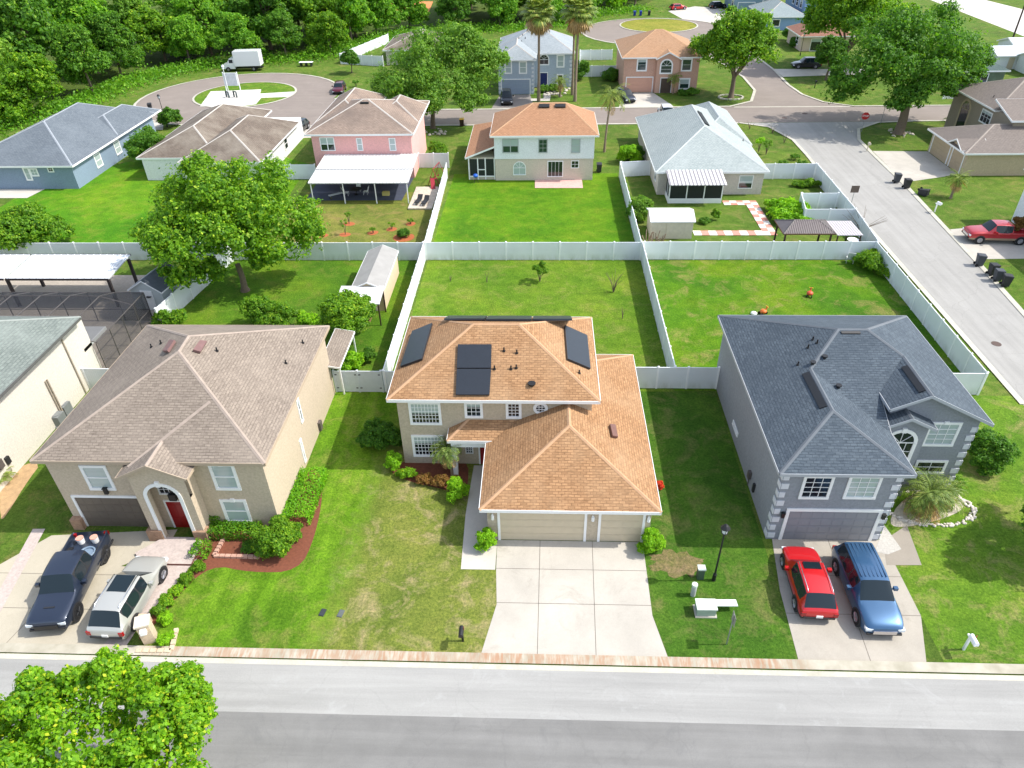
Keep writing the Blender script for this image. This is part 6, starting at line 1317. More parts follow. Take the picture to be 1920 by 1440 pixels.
# mailboxes
def mailbox(label, x, y, m, rz=0, kind=0):
    t = thing('mailbox', label, 'mailbox', (x, y, 0), rz); a = MB(); a.box(-.05, .05, -.05, .05, 0, 1.05); a.box(-.04, .04, -.45, .2, .9, .98); a.build('post', m, t)
    a = MB(); n = 8
    pr = [(-.11, 1.0), (.11, 1.0), (.11, 1.12)] + [(.11 * math.cos(math.pi * i / n), 1.12 + .11 * math.sin(math.pi * i / n)) for i in range(1, n)] + [(-.11, 1.12)]
    k = len(pr); a.add([(p[0], -.5, p[1]) for p in pr] + [(p[0], .02, p[1]) for p in pr], [tuple(range(k)), tuple(reversed(range(k, 2 * k)))] + [(i, i + k, (i + 1) % k + k, (i + 1) % k) for i in range(k)]); a.build('box', m, t)
    MB().box(.112, .125, -.15, -.12, 1.1, 1.32).build('flag', plain('flag_red', (170, 30, 30), .6), t); return t
mailbox('black post mailbox at the kerb of the dry centre lawn', *g(868, 1202), BLACK); mailbox('white post mailbox with dark box at the kerb of the right lawn', *g(1806, 1218), WHITE)
mailbox('beige post mailbox on the corner lawn under the huge tree', *g(1625, 284), plain('mail_beige', (206, 196, 172), .7)); mailbox('white leaning mailbox on the lawn below the small palm at the right', *g(1752, 398), WHITE, .4); mailbox('dark mailbox beside the small tree near the black SUV drive', *g(1527, 165), BLACK); mailbox('white mailbox at the light grey house kerb under the willow-green tree', *g(887, 200), WHITE)
# stone mailbox pillar
BRK = plain('pale_block', (202, 182, 156), .9, var=.2, scale=4, fine=10)
x, y = g(283, 1198); t = thing('mailbox_pillar', 'pale stone pillar holding a white mailbox at the paver path by the silver SUV', 'mailbox', (x, y, 0), R_(20))
a = MB(); a.box(-.28, .28, -.28, .28, 0, 1.35); a.build('pillar', BRK, t); MB().box(-.34, .34, -.34, .34, 1.351, 1.45).build('capstone', plain('capstone', (214, 204, 186), .85), t); MB().box(-.14, .14, -.5, -.281, .95, 1.2).build('box', TRIM, t)
x, y = g(272, 1172); a = MB(); a.cbox((0, 0, 0), .55, .55, .55); o = a.build('block_planter', BRK); o.location = (x, y, 0); tag(o, 'small square pale block plinth beside the mailbox pillar', 'plinth')
# garden border round the bed
a = MB()
for p, q in zip([g(255, 1222), g(322, 1222), g(332, 1180)][:-1], [g(255, 1222), g(322, 1222), g(332, 1180)][1:]):
    P, Q = Vector((*p, 0)), Vector((*q, 0)); n = int((Q - P).length / .3); rz = math.atan2(Q.y - P.y, Q.x - P.x)
    for i in range(n): c = P.lerp(Q, (i + .5) / n); a.cbox((c.x, c.y, 0), .28, .2, .14, 0, rz)
o = a.build('stone_edging', BRK); tag(o, 'L-shaped pale block edging at the street end of the flower bed', 'edging')
a = MB(); pts = [g(402, 1044), g(487, 1046), g(492, 1018)]
for p, q in zip(pts[:-1], pts[1:]):
    P, Q = Vector((*p, 0)), Vector((*q, 0)); n = int((Q - P).length / .3); rz = math.atan2(Q.y - P.y, Q.x - P.x)
    for i in range(n): c = P.lerp(Q, (i + .5) / n); a.cbox((c.x, c.y, 0), .28, .2, .16, 0, rz)
P, Q = Vector((*g(402, 1044), 0)), Vector((*g(420, 1012), 0)); n = 5; [a.cbox((*P.lerp(Q, (i + .5) / n).xy, 0), .2, .2, .16) for i in range(n)]
tag(a.build('stone_edging', plain('edging_rose', (190, 150, 132), .9, var=.2, scale=4)), 'U-shaped rose block edging below the clipped hedge', 'edging')
# signs
def signpost(label, x, y, h, shape='rect', w_=.45, hh=.6, face=None, back=None, rz=0, tilt=0, name='street_sign', cat='sign'):
    t = thing(name, label, cat, (x, y, 0), rz); t.rotation_euler = (0, R_(tilt), rz); MB().box(-.025, .025, -.02, .02, 0, h).build('post', plain('galvanised', (150, 154, 154), .5, metal=.5), t)
    a = MB()
    if shape == 'rect': a.box(-w_ / 2, w_ / 2, -.035, -.021, h - hh, h)
    else:
        pts = [(w_ / 2 * math.cos(R_(22.5 + 45 * i)) * 1.08, h - w_ / 2 + w_ / 2 * 1.08 * math.sin(R_(22.5 + 45 * i))) for i in range(8)]; a.add([(p[0], -.035, p[1]) for p in pts] + [(p[0], -.021, p[1]) for p in pts], [tuple(range(8)), tuple(reversed(range(8, 16)))] + [(i, i + 8, (i + 1) % 8 + 8, (i + 1) % 8) for i in range(8)])
    a.build('plate', face or plain('sign_back', (150, 148, 140), .5, metal=.3), t); return t
x, y = g(1362, 1208); signpost('thin grey sign post with its plate seen edge-on, on the lawn near the kerb', x, y, 2.3, 'rect', .5, .65, rz=R_(90))
x, y = g(1593, 392); signpost('street sign seen from behind at the side street beside the white box enclosure', x, y, 2.6, w_=.85, hh=.75, face=plain('sign_brown', (92, 78, 70), .6))
x, y = g(1615, 247)
t = signpost('red stop sign at the junction corner under the huge tree', x, y, 2.6, 'oct', .95, face=plain('stop_red', (178, 22, 26), .5), rz=R_(-8), name='stop_sign')
cu = bpy.data.curves.new('lettering', 'FONT'); cu.body = 'STOP'; cu.size = .34; cu.align_x = 'CENTER'; cu.align_y = 'CENTER'; cu.extrude = .004; cu.materials.append(TRIM); o = bpy.data.objects.new('lettering', cu); link(o); bpy.context.view_layer.update(); me = bpy.data.meshes.new_from_object(o.evaluated_get(bpy.context.evaluated_depsgraph_get())); bpy.data.objects.remove(o); o = bpy.data.objects.new('lettering', me); link(o, t); o.location = (0, -.042, 2.12); o.rotation_euler = (R_(90), 0, 0)
x, y = g(1651, 232); signpost('thin street name post behind the stop sign', x, y, 2.7, w_=.7, hh=.2, face=plain('sign_green', (20, 90, 50), .5))
# utility pole
x, y = g(1896, 80); t = thing('utility_pole', 'dark wooden utility pole at the far road, top right corner', 'utility pole', (x, y, 0)); MB().cyl((0, 0, 0), .18, 11, 10, r2=.12).build('pole', plain('pole_wood', (62, 50, 44), .9), t); MB().box(-1.2, 1.2, -.08, .08, 9.6, 9.8).build('crossarm', plain('pole_wood', (62, 50, 44), .9), t)
# utility boxes
UG = plain('utility_green', (66, 84, 70), .6); UW = plain('utility_pale', (206, 214, 202), .6)
x, y = g(1312, 1083); t = thing('utility_cabinet', 'small dark green utility cabinet with a pale lid beside the lantern post', 'utility box', (x, y, 0)); MB().box(-.17, .17, -.15, .15, 0, .75).build('body', UG, t); MB().box(-.2, .2, -.18, .18, .751, .82).build('lid', UW, t)
x, y = g(1299, 1116); t = thing('cable_pedestal', 'slim pale cable pedestal on the bare soil patch', 'utility box', (x, y, 0)); MB().cyl((0, 0, 0), .13, .75, 10).build('body', plain('pedestal_grey', (176, 180, 176), .6), t); MB().cyl((0, 0, .751), .15, .14, 10).build('cap', UW, t)
x, y = g(1322, 1148); t = thing('transformer_box', 'pale green transformer box with a plank laid from its top', 'utility box', (x, y, 0)); MB().box(-.48, .45, -.28, .32, .08, .55).build('body', plain('transformer_green', (150, 166, 152), .6), t); MB().box(-.52, .49, -.32, .36, .551, .62).build('lid', UW, t); MB().box(-.55, .52, -.36, .4, 0, .075).build('pad', CONC, t)
o = MB().box(-.6, .6, -.2, .2, 0, .05).build('board', UW); o.location = (x + .98, y + .25, .36); o.rotation_euler = (0, R_(4), R_(4)); tag(o, 'pale flat board beside the transformer box', 'board'); o.location.z = .42
for i, (px, py) in enumerate(((605, 1149), (639, 1151))):
    x, y = g(px, py); a = MB(); a.box(-.13, .13, -.21, .21, .0, .05); a.box(-.1, .1, -.18, .18, .05, .06); o = a.build('valve_cover', plain('valve_grey', (92, 98, 96), .7) if i else plain('valve_dark', (48, 54, 58), .7)); o.location = (x, y, 0); o.rotation_euler = (0, 0, -.2); tag(o, ('dark' if i == 0 else 'lighter grey') + ' rectangular valve cover set in the front lawn, ' + ('left' if i == 0 else 'right') + ' of a pair', 'valve cover')
x, y = g(1868, 645); tag(MB().cyl((x, y, .014), .36, .012, 24).build('manhole_cover', plain('iron', (82, 64, 56), .7)), 'round brown manhole cover in the pale side street', 'manhole cover')
for i, (px, py) in enumerate(((1471, 221), (1509, 213))): x, y = g(px, py); tag(MB().cyl((x, y, .014), .38, .012, 20).build('manhole_cover', plain('iron', (82, 64, 56), .7)), ('dark manhole cover on the shaded junction' if i == 0 else 'manhole cover in the far street above the junction'), 'manhole cover')
x, y = g(1447, 238); 
# lift station on the island
x, y = g(440, 178); t = thing('pump_station', 'grey control panels on a steel frame on the cul-de-sac island', 'control panel', (x, y, .055)); a = MB(); [a.box(u - .06, u + .06, -.06, .06, 0, 3.6) for u in (-1.2, 1.2)]; a.build('frame', WHITE, t); MB().box(-1.1, 1.1, -.35, -.07, 1.5, 3.5).build('panel', plain('panel_grey', (196, 200, 204), .5), t)
a = MB(); a.tube([(-.8, -1.5, 0), (-.8, -1.5, .9), (-.2, -2.0, .9), (-.2, -2.0, 0)], .14, 8); a.tube([(.5, -1.5, 0), (.5, -1.5, .9), (1.1, -1.9, .9), (1.1, -1.9, 0)], .14, 8); a.build('pipework', plain('pipe_dark', (60, 72, 74), .6), t)
x, y = g(575, 124); t = thing('picnic_table', 'small white-topped table on the grass near the wood edge', 'table', (x, y, 0)); MB().box(-1.3, 1.3, -.5, .5, .7, .76).build('tabletop', WHITE, t); a = MB(); [a.box(u - .08, u + .08, -.6, .6, 0, .69) for u in (-1., 0, 1.)]; a.build('legs', BLACK, t)
# back yard things
def chair(label, x, y, mat, rz=0, s=1.):
    t = thing('lawn_chair', label, 'chair', (x, y, 0), rz)
    MB().box(-.27 * s, .27 * s, -.25 * s, .25 * s, .38 * s, .42 * s).build('seat', mat, t); MB().add([(-.27 * s, .22 * s, .42 * s), (.27 * s, .22 * s, .42 * s), (.27 * s, .4 * s, .98 * s), (-.27 * s, .4 * s, .98 * s), (-.27 * s, .26 * s, .42 * s), (.27 * s, .26 * s, .42 * s), (.27 * s, .44 * s, .98 * s), (-.27 * s, .44 * s, .98 * s)], [(0, 1, 2, 3), (7, 6, 5, 4), (0, 4, 5, 1), (1, 5, 6, 2), (2, 6, 7, 3), (3, 7, 4, 0)]).build('backrest', mat, t)
    for a_ in (-1, 1):
        for b_ in (-1, 1): MB().box(a_ * .25 * s - .02, a_ * .25 * s + .02, b_ * .22 * s - .02, b_ * .22 * s + .02, 0, .38 * s).build('leg', mat, t)
    return t
chair('pale lawn chair against the rear fence in the right back yard corner', *g(1592, 492), plain('chair_pale', (196, 200, 200), .6), 2.9, 1.2)
def ride(label, x, y, m, rz, c=1.):
    t = thing('ride_on_toy', label, 'toy', (x, y, 0), rz); a = MB(); a.ball((0, 0, .33), .28, 10, 0, .7); a.tube([(.18, 0, .4), (.3, 0, .75)], .06, 6); a.build('body', m, t); MB().tube([(.28, -.18, .72), (.28, .18, .72)], .03, 6).build('handle', LIDY, t)
    for s_, wx in ((-1, -.22), (1, -.22), (0, .3)): MB().tube([(wx, s_ * .2 - .04, .13), (wx, s_ * .2 + .04, .13)], .13, 12, smooth=False).build('wheel', RUB, t)
TO = plain('toy_orange', (206, 84, 50), .5)
ride('orange-red ride-on toy in the middle of the right back yard', *g(1517, 556), TO, 1.2); ride('orange toy with a white bag beside it behind the grey roof edge', *g(1430, 590), plain('toy_amber', (216, 110, 40), .5), .3)
x, y = g(1413, 590); tag(MB().ball((x, y, .14), .28, 8, 0, .5).build('bag', WHITE), 'crumpled white bag on the lawn just above the grey roof', 'bag')
# pink yard: deck, swing, loungers, furniture
t = thing('wooden_deck', 'pale raised wooden deck beside the patio cover and the side fence', 'deck', (-13.5, 78.3, 0)); a = MB(); [a.box(-1.3, 1.4, -3.6 + i * .3, -3.33 + i * .3, .12, .17) for i in range(22)]; a.box(-1.25, 1.35, -3.55, 2.95, 0, .119); a.build('deck_boards', plain('pale_wood', (206, 192, 174), .85, var=.2, scale=3), t)
t = thing('swing_set', 'red metal swing frame by the fence right of the pink house', 'swing set', (-12.6, 83.5, 0), R_(80)); SRD = plain('swing_red', (150, 34, 48), .6); a = MB()
for u in (-1.3, 1.3): a.tube([(u, -.7, 0), (u, 0, 1.9), (u, .7, 0)], .05, 6)
a.tube([(-1.3, 0, 1.9), (1.3, 0, 1.9)], .05, 6); a.build('frame', SRD, t)
for u in (-.6, .5): a = MB(); a.box(u - .22, u + .22, -.1, .1, .55, .6); [a.tube([(u + k * .2, 0, .6), (u + k * .2, 0, 1.88)], .012, 4) for k in (-1, 1)]; a.build('swing_seat', SRD, t)
t = thing('slide', 'short red plastic slide at the foot of the swing frame', 'slide', (-12.8, 81.2, 0), R_(-80)); MB().add([(-1, -.25, .9), (-1, .25, .9), (.9, .25, .1), (.9, -.25, .1), (-1, -.25, .8), (-1, .25, .8), (.9, .25, 0), (.9, -.25, 0)], [(3, 2, 1, 0), (4, 5, 6, 7), (0, 4, 7, 3), (1, 2, 6, 5), (0, 1, 5, 4), (2, 3, 7, 6)]).build('chute', SRD, t); a = MB(); [a.tube([(-1.05, k * .22, 0), (-1.0, k * .22, 1.1)], .03, 6) for k in (-1, 1)]; a.build('ladder', SRD, t)
for i, (x, y) in enumerate(((-13.8, 76.3), (-13.0, 76.0))):
    t = thing('sun_lounger', ('left' if i == 0 else 'right') + ' dark sun lounger on the pale deck', 'lounger', (x, y, .17), R_(80), 'loungers on the deck'); MB().box(-.8, .4, -.28, .28, .28, .34).build('seat', PLAST, t); MB().add([(.4, -.28, .34), (.4, .28, .34), (.85, .28, .7), (.85, -.28, .7), (.4, -.28, .28), (.4, .28, .28), (.9, .28, .66), (.9, -.28, .66)], [(0, 3, 2, 1), (4, 5, 6, 7), (0, 1, 5, 4), (3, 7, 6, 2), (0, 4, 7, 3), (1, 2, 6, 5)]).build('backrest', PLAST, t); [MB().box(u - .03, u + .03, v_ - .03, v_ + .03, 0, .28).build('leg', TRIM, t) for u in (-.7, .3) for v_ in (-.22, .22)]
roundtable('dark round table under the patio cover of the pink house', -21.5, 79.2, .7, mat=PLAST)
for i, (x, y, rz) in enumerate(((-22.6, 79.0, 1.6), (-20.4, 79.3, -1.6), (-21.5, 80.3, 0))): chair(('left', 'right', 'rear')[i] + ' white chair at the dark round table under the patio cover', x, y, WHITE, rz)
t = thing('gym_bench', 'grey exercise bench on the dark patio, left of centre', 'bench', (-23.6, 78.2, 0), R_(35)); a = MB(); a.box(-.9, .9, -.15, .15, .45, .55); a.build('seat', plain('bench_grey', (176, 180, 184), .5), t); a = MB(); a.box(-.8, -.7, -.3, .3, 0, .44); a.box(.7, .8, -.3, .3, 0, .44); a.tube([(.75, -.35, 0), (.75, -.35, 1.2)], .04, 6); a.tube([(.75, .35, 0), (.75, .35, 1.2)], .04, 6); a.build('frame', CHROME, t)
t = thing('crate', 'yellow crate on the dark patio under the white cover', 'crate', (-18.0, 79.0, .04)); a = MB(); a.box(-.4, .4, -.25, .25, 0, .05); a.box(-.4, .4, -.25, -.22, .05, .4); a.box(-.4, .4, .22, .25, .05, .4); a.box(-.4, -.37, -.22, .22, .05, .4); a.box(.37, .4, -.22, .22, .05, .4); a.build('box', plain('crate_yellow', (206, 190, 110), .7), t)
t = thing('grill', 'round blue lidded grill at the corner of the screened porch', 'grill', (-7.9, 83.0, 0)); a = MB(); a.ball((0, 0, .85), .3, 12, 0, .8); a.build('bowl', plain('grill_blue', (30, 90, 190), .4), t); a = MB(); [a.tube([(0, 0, .7), (.35 * math.cos(k * 2.09), .35 * math.sin(k * 2.09), 0)], .025, 5) for k in range(3)]; a.build('legs', BLACK, t)
for i, (px, py) in enumerate(((548, 262), (536, 276))): x, y = g(px, py); a = MB(); a.box(-.45, .45, -.45, .45, .05, .9); a.cyl((0, 0, .9), .35, .05, 14); o = a.build('air_conditioner', plain('ac_grey', (120, 124, 124), .5)); o.location = (x, y, 0); tag(o, ('rear' if i == 0 else 'front') + ' air conditioner beside the white-walled low house', 'air conditioner', 'air conditioners by the white-walled house')
# ================================================================ VEGETATION
x, y = g(460, 545)
L1 = [(-1.9, 2.0, 8.2, 4.6, 4.2, 3.0), (-4.2, -.5, 6.2, 3.3, 3.0, 2.8), (1.5, 2.5, 8.0, 3.8, 3.6, 3.2), (4.3, 1.2, 5.4, 3.0, 3.0, 3.6), (-2.2, -2.6, 6.4, 3.6, 2.8, 2.8), (-4.6, 2.5, 6.8, 2.8, 2.8, 2.6), (1.6, -1.2, 5.8, 2.6, 2.2, 2.2), (-1.5, 1, 10.4, 3.4, 3, 1.8), (2.8, 0.0, 3.6, 1.5, 1.4, 1.3), (-3.6, -3.4, 3.6, 1.9, 1.6, 1.9), (-1.6, -2.2, 3.1, 1.1, 1.1, 1.3), (5.9, 2.6, 4.6, 1.7, 1.7, 2.1), (-6.0, .6, 4.6, 1.5, 1.7, 1.9)]
tree('broadleaf_tree', 'big broad green tree with yellow-lit top in the yard behind the brown-roofed house', x, y, 0, 0, 0, LF, 1, leaf=.34, dens=1.0, th=2.6, r=.3, limbs=6, lumps=[(a_ * .92, b_ * .92, c_ * .94, d_ * .98, e_ * .98, f_ * .98) for a_, b_, c_, d_, e_, f_ in L1])
x, y = g(812, 240)
L2 = [(-1, 2, 9.2, 5.0, 4.5, 3.2), (4.5, 2.5, 8.6, 4.4, 4.0, 3.6), (-4.3, 0, 6.2, 4.4, 4.0, 3.2), (1.5, -1.5, 6.2, 4.4, 3.4, 3.2), (7.6, 1, 7.2, 3.0, 3.0, 3.4), (3, 4, 10.6, 4.4, 4.0, 2.4), (-.5, -3, 4.6, 3.2, 2.4, 2.2), (5.8, -1, 4.8, 2.4, 2.2, 2.6), (-6.4, 1, 4.6, 2.6, 2.6, 2.2), (8.6, 3, 8.8, 2.4, 2.4, 2.4)]
tree('willow_oak', 'large soft grey-green tree on the far street between the pink and light grey houses', x, y, 0, 0, 0, LFM, 2, leaf=.34, dens=1.0, th=2.4, r=.35, limbs=6, lumps=L2)
x, y = g(1370, 183)
tree('broadleaf_tree', 'round green tree on the corner lawn right of the salmon house', x, y, 6.6, 8.6, 3.2, LF, 5, leaf=.42, dens=.8, th=3.2, r=.4, n=11)
x, y = g(1685, 250)
L4 = [(0, 4, 9.0, 7.2, 6.2, 4.4), (-6, 2, 7.8, 4.8, 4.6, 4.0), (6.5, 5, 8.4, 5.2, 4.8, 4.0), (1, -1, 7.4, 4.6, 3.6, 3.2), (9.2, 7, 7.8, 3.0, 3.2, 2.8), (-3, 6, 11.5, 5.0, 4.6, 3.0), (4, 8, 11.2, 5.4, 5, 3.0), (-1.5, -2.2, 5.0, 2.6, 2.2, 1.8), (-8.2, 3, 5.2, 2.6, 2.6, 2.4), (8, 2, 5.6, 2.6, 2.4, 2.2)]
tree('live_oak', 'huge spreading dark green tree shading the street junction', x, y, 0, 0, 0, LFD, 3, leaf=.42, dens=1.0, th=4.2, r=.65, limbs=7, lumps=[(a_ * .93, b_ * .93, c_, d_ * .95, e_ * .95, f_) for a_, b_, c_, d_, e_, f_ in L4])
tree('broadleaf_tree', 'tall green tree rising behind the huge tree at the top of the photo', 54, 139, 9, 13, 3.5, LF, 8, leaf=.5, dens=.8, th=3, r=.5, n=12)
# foreground tree
def rl(px, py, z, r, rz_): q = g(px, py, z); return (q[0] + 15.9, q[1] - 12.8, z, r, r, rz_)
L5 = [(-.5, -.7, 5.3, 2.2, 1.9, 1.7), (-3.2, -1.0, 4.6, 2.0, 1.7, 1.5), (2.2, -.9, 4.9, 1.8, 1.6, 1.5), (4.2, -2.1, 4.1, 1.9, 1.7, 1.5), (2.3, 1.2, 6.4, .95, .9, 1.0), (-2.8, .9, 6.0, .8, .8, 1.0), (-4.6, .5, 5.0, .9, .9, 1.0), (3.5, .5, 5.6, .7, .8, 1.0), (-1.5, -2.5, 5, 2.4, 2, 1.8), (1.5, -3, 4.6, 2.4, 2, 1.8), (-4.4, -2.6, 4.4, 2, 1.8, 1.6), (5.0, -2.4, 3.9, .9, .9, .9), rl(222, 1252, 6.6, .6, .95), rl(205, 1285, 6.2, .7, .9), rl(95, 1300, 5.8, .6, .8), rl(150, 1290, 6.0, .7, .9), rl(330, 1285, 5.8, .75, .9), rl(270, 1295, 5.9, .55, .8), rl(372, 1320, 5.3, .6, .7), rl(30, 1345, 5.0, .7, .7)]
tree('maple_tree', 'bright yellow-green tree in the bottom left corner, overhanging the street', -15.9, 12.8, 0, 0, 0, LFY, 4, leaf=.22, dens=1.0, th=2.2, r=.16, limbs=7, lumps=L5, clump=.26)
# mid shrubs and small trees
bush('round_tree', 'rounded dark green shrub tree on the wide lawn by the blue-grey house', *g(285, 305), 3.3, 3.6, LFD, 11, leaf=.26, dens=.9, n=8, cat='small tree'); bush('round_tree', 'second dark shrub tree between the first one and the big yard tree', *g(345, 302), 2.4, 3.0, LFD, 12, leaf=.26, dens=.9, n=6, cat='small tree')
bush('round_tree', 'dense green bush beside the black lamp post at the left cul-de-sac', *g(323, 238), 2.0, 2.6, LFD, 13, leaf=.26, dens=.9, cat='shrub')
bush('round_tree', 'wide green tree crown above the white metal canopy at the left edge', *g(55, 470), 4.4, 4.4, LF, 14, leaf=.3, dens=.9, n=9, cat='tree')
tree('small_tree', 'bushy green tree in front of the white lean-to behind the brown-roofed house', *g(655, 640), 2.7, 2.7, 1.1, LF, 15, leaf=.2, dens=.9, th=1.2, r=.12, n=9); bush('round_tree', 'leafy green bush behind the ridge of the brown-roofed house', *g(505, 612), 2.6, 2.3, LF, 16, leaf=.2, dens=.8, n=7, cat='shrub', sq=.7)
bush('shrub', 'sparse green shrub just behind the left rear eave of the brown-roofed house', *g(325, 612), 1.9, 1.4, LF, 17, leaf=.18, dens=.7, sq=.6); bush('shrub', 'light green shrub between the two bushes behind the brown roof', *g(580, 615), 1.2, 1.3, LFB, 18, leaf=.17, dens=.5)
bush('shrub', 'bright green shrub by the double gate', *g(655, 690), 1.25, 1.4, LFB, 19, leaf=.14, dens=.9, n=7); bush('shrub', 'darker green shrub right of the bright one behind the double gate', *g(690, 680), .8, 1.2, LFD, 20, leaf=.14, dens=.8)
bush('shrub', 'dark glossy shrub against the left wall of the orange-roofed house', *g(707, 835), 1.15, 1.9, LFD, 21, leaf=.13, dens=1.1, n=8, sq=1.); bush('shrub', 'second dark shrub snug to the left front corner of the orange-roofed house', *g(735, 838), .85, 1.6, LFD, 22, leaf=.13, dens=1.1, n=6)
bush('shrub', 'round lime green bush at the left end of the centre house bed', *g(740, 878), .68, 1.15, LFB, 23, leaf=.09, dens=1.2, n=6); bush('shrub', 'upright lime green bush at the right end of the centre house bed', *g(858, 932), .62, 1.35, LFB, 24, leaf=.09, dens=1.2, n=6, sq=1.3)
bush('shrub', 'round bright bush left of the garage doors', *g(913, 1025), .68, 1.25, LFB, 25, leaf=.09, dens=1.2, n=6); bush('shrub', 'round bright bush right of the garage doors', *g(1223, 1032), .8, 1.2, LFB, 26, leaf=.09, dens=1.2, n=6)
bush('shrub', 'yellow-green low shrub in the centre house bed', *g(765, 895), .7, .6, LFY, 27, leaf=.1, dens=.9, sq=.7); bush('shrub', 'copper-leaved low shrub in the middle of the centre house bed', *g(795, 905), .75, .6, LFR, 28, leaf=.1, dens=.9, sq=.7); bush('shrub', 'brownish shrub right of the copper one in the centre house bed', *g(828, 910), .7, .6, LFR, 29, leaf=.1, dens=.9, sq=.7)
bush('shrub', 'red-flowered tuft beside the right eave of the garage roof', *g(1236, 915), .3, .5, foliage('leaf_red', (150, 40, 24), (186, 60, 40), (120, 110, 50), .2), 30, leaf=.08, dens=.8)
palm('small_palm', 'short spiky palm in front of the lower window of the centre house', *g(848, 892), 2.0, 1.25, 26, 31, lean=(-.25, .25), dead=12, r=.07, droop=60, wid=.3)
# left house planting
HGB = foliage('leaf_hedge_bright', (62, 120, 14), (88, 148, 22), (124, 172, 40), .35)
hedge('hedge', 'bright green shrub strip along the right wall of the brown-roofed house', [g(592, 893), g(574, 940), g(556, 985)], 1.5, .75, HGB, leaf=.075, dens=420); bush('shrub', 'round leafy green shrub at the right front corner of the brown-roofed house', *g(525, 1030), 1.35, 1.6, LF, 33, leaf=.13, dens=1.1, n=8)
HG = foliage('leaf_hedge', (50, 104, 12), (78, 130, 20), (116, 156, 36), .35)
hedge('hedge', 'clipped box hedge under the lower window of the brown-roofed house', [g(397, 1003), g(490, 1004)], .8, .7, HG, leaf=.08, dens=330); hedge('hedge', 'short clipped hedge block at the left of the clipped hedge, beside the entry', [g(400, 985), g(422, 985)], .6, .95, HG, leaf=.08, dens=330)
hedge('hedge', 'clipped hedge block beside the paved entry step', [g(387, 1025), g(372, 1052)], .75, .6, HG, leaf=.08, dens=330)
for i, (px, py) in enumerate(((372, 1068), (352, 1090), (333, 1112), (315, 1132), (300, 1152), (312, 1165))): bush('flower_clump', ('first', 'second', 'third', 'fourth', 'fifth', 'sixth')[i] + ' small clump from the entry step in the bed along the paver path', *g(px, py), .42, .5, (LF, LF, LFY, LFY, LF, LFB)[i], 40 + i, leaf=.08, dens=.9, cat='plant', group='clumps along the paver path')
bush('flower_clump', 'green clump beside the mailbox pillar at the street', *g(312, 1205), .42, .45, LFB, 48, leaf=.08, dens=.9, cat='plant'); bush('shrub', 'low dark shrub inside the rose block edging', *g(468, 1030), .5, .4, LFD, 49, leaf=.1, dens=.8); palm('small_palm', 'tiny cycad at the left edge beside the cream house', *g(8, 905), .5, .9, 18, 50, r=.1, droop=45, wid=.25, up0=55, up1=5)
# right house planting
palm('sago_palm', 'large spiky palm beside the right corner of the grey garage', *g(1728, 960), 1.5, 1.9, 34, 51, r=.2, droop=60, dead=30, wid=.45, up0=75, up1=-20); palm('sago_palm', 'second ragged palm right behind the large spiky one', *g(1762, 942), .9, 1.5, 24, 52, r=.16, droop=60, dead=18, wid=.35)
bush('shrub', 'dark dense shrub against the right side of the grey house', *g(1845, 868), 1.35, 1.9, LFD, 53, leaf=.15, dens=1.1, n=7, sq=1.4); bush('shrub', 'low green shrub in front of the right window of the grey house', *g(1790, 915), .55, .7, LF, 54, leaf=.1, dens=.8)
tree('small_tree', 'dark leafed tree cut by the right edge on the front lawn', *g(1935, 1055), 1.7, 2.4, 1.8, LFD, 55, leaf=.2, dens=.9, th=2, r=.1, n=7)
tag(crown and bpy.data.objects.new('street_tree', None), None) if False else None
tree('small_tree', 'leafy tree at the right edge casting the broad shadow on the front lawn', 28.6, 27.0, 2.8, 3.2, 2.4, LFD, 56, leaf=.25, dens=.8, th=2.4, r=.14, n=8)
# back yard saplings
bush('shrub', 'leafy bush in the far corner of the right back yard', *g(1638, 505), 1.8, 1.3, LF, 57, leaf=.17, dens=.9, sq=1.3)
plantlet('sapling', 'twiggy green sapling in the middle of the centre back yard', *g(1012, 528), 1.6, 58, LF, cat='sapling', n=7, R=.6, leaf=.1, dens=.25); plantlet('sapling', 'grey leaning dead sapling at the right of the centre back yard', *g(1150, 548), 2.2, 59, None, cat='sapling', n=12, R=1.0)
for i, (px, py, h_) in enumerate(((845, 527, .7), (913, 529, 1.1), (1167, 597, 1.2))): plantlet('dead_sapling', ('low dark stump nearest the left fence in the centre back yard', 'dark upright stump left of the middle sapling', 'dark curved stick near the right fence shadow')[i], *g(px, py), h_, 60 + i, None, cat='sapling', n=3, R=.2)
LBL = ('nearest the big tree', 'second from the big tree', 'in the middle of the row', 'tallest, upper left of the group', 'upper middle of the group', 'upper right near the fence shadow')
for i, (px, py, h_) in enumerate(((603, 442, .8), (648, 440, 1.5), (700, 437, .6), (655, 420, 1.4), (735, 430, .7), (770, 420, .5))):
    x, y = g(px, py); plantlet('young_tree', 'small orange-mulched sapling in the pink house yard, ' + LBL[i], x, y, h_, 70 + i, LF, cat='sapling', n=4, R=.3, leaf=.1, dens=.3, group='mulched saplings in the pink house yard')
    o = sheet('mulch_ring', smooth_poly([(x + .75 * math.cos(a_) * random.Random(i * 9 + int(a_ * 5)).uniform(.6, 1.2), y + .6 * math.sin(a_)) for a_ in (0, 1, 2, 3, 4, 5)], 2), .012, MULCHO)
x, y = g(757, 445); bush('shrub', 'dark round shrub in orange mulch near the rear fence of the pink house yard', x, y, .7, .9, LFD, 77, leaf=.15, dens=.8); sheet('mulch_ring', arc(x, y, 1.1, 0, 360, 18)[:-1], .012, MULCHO)
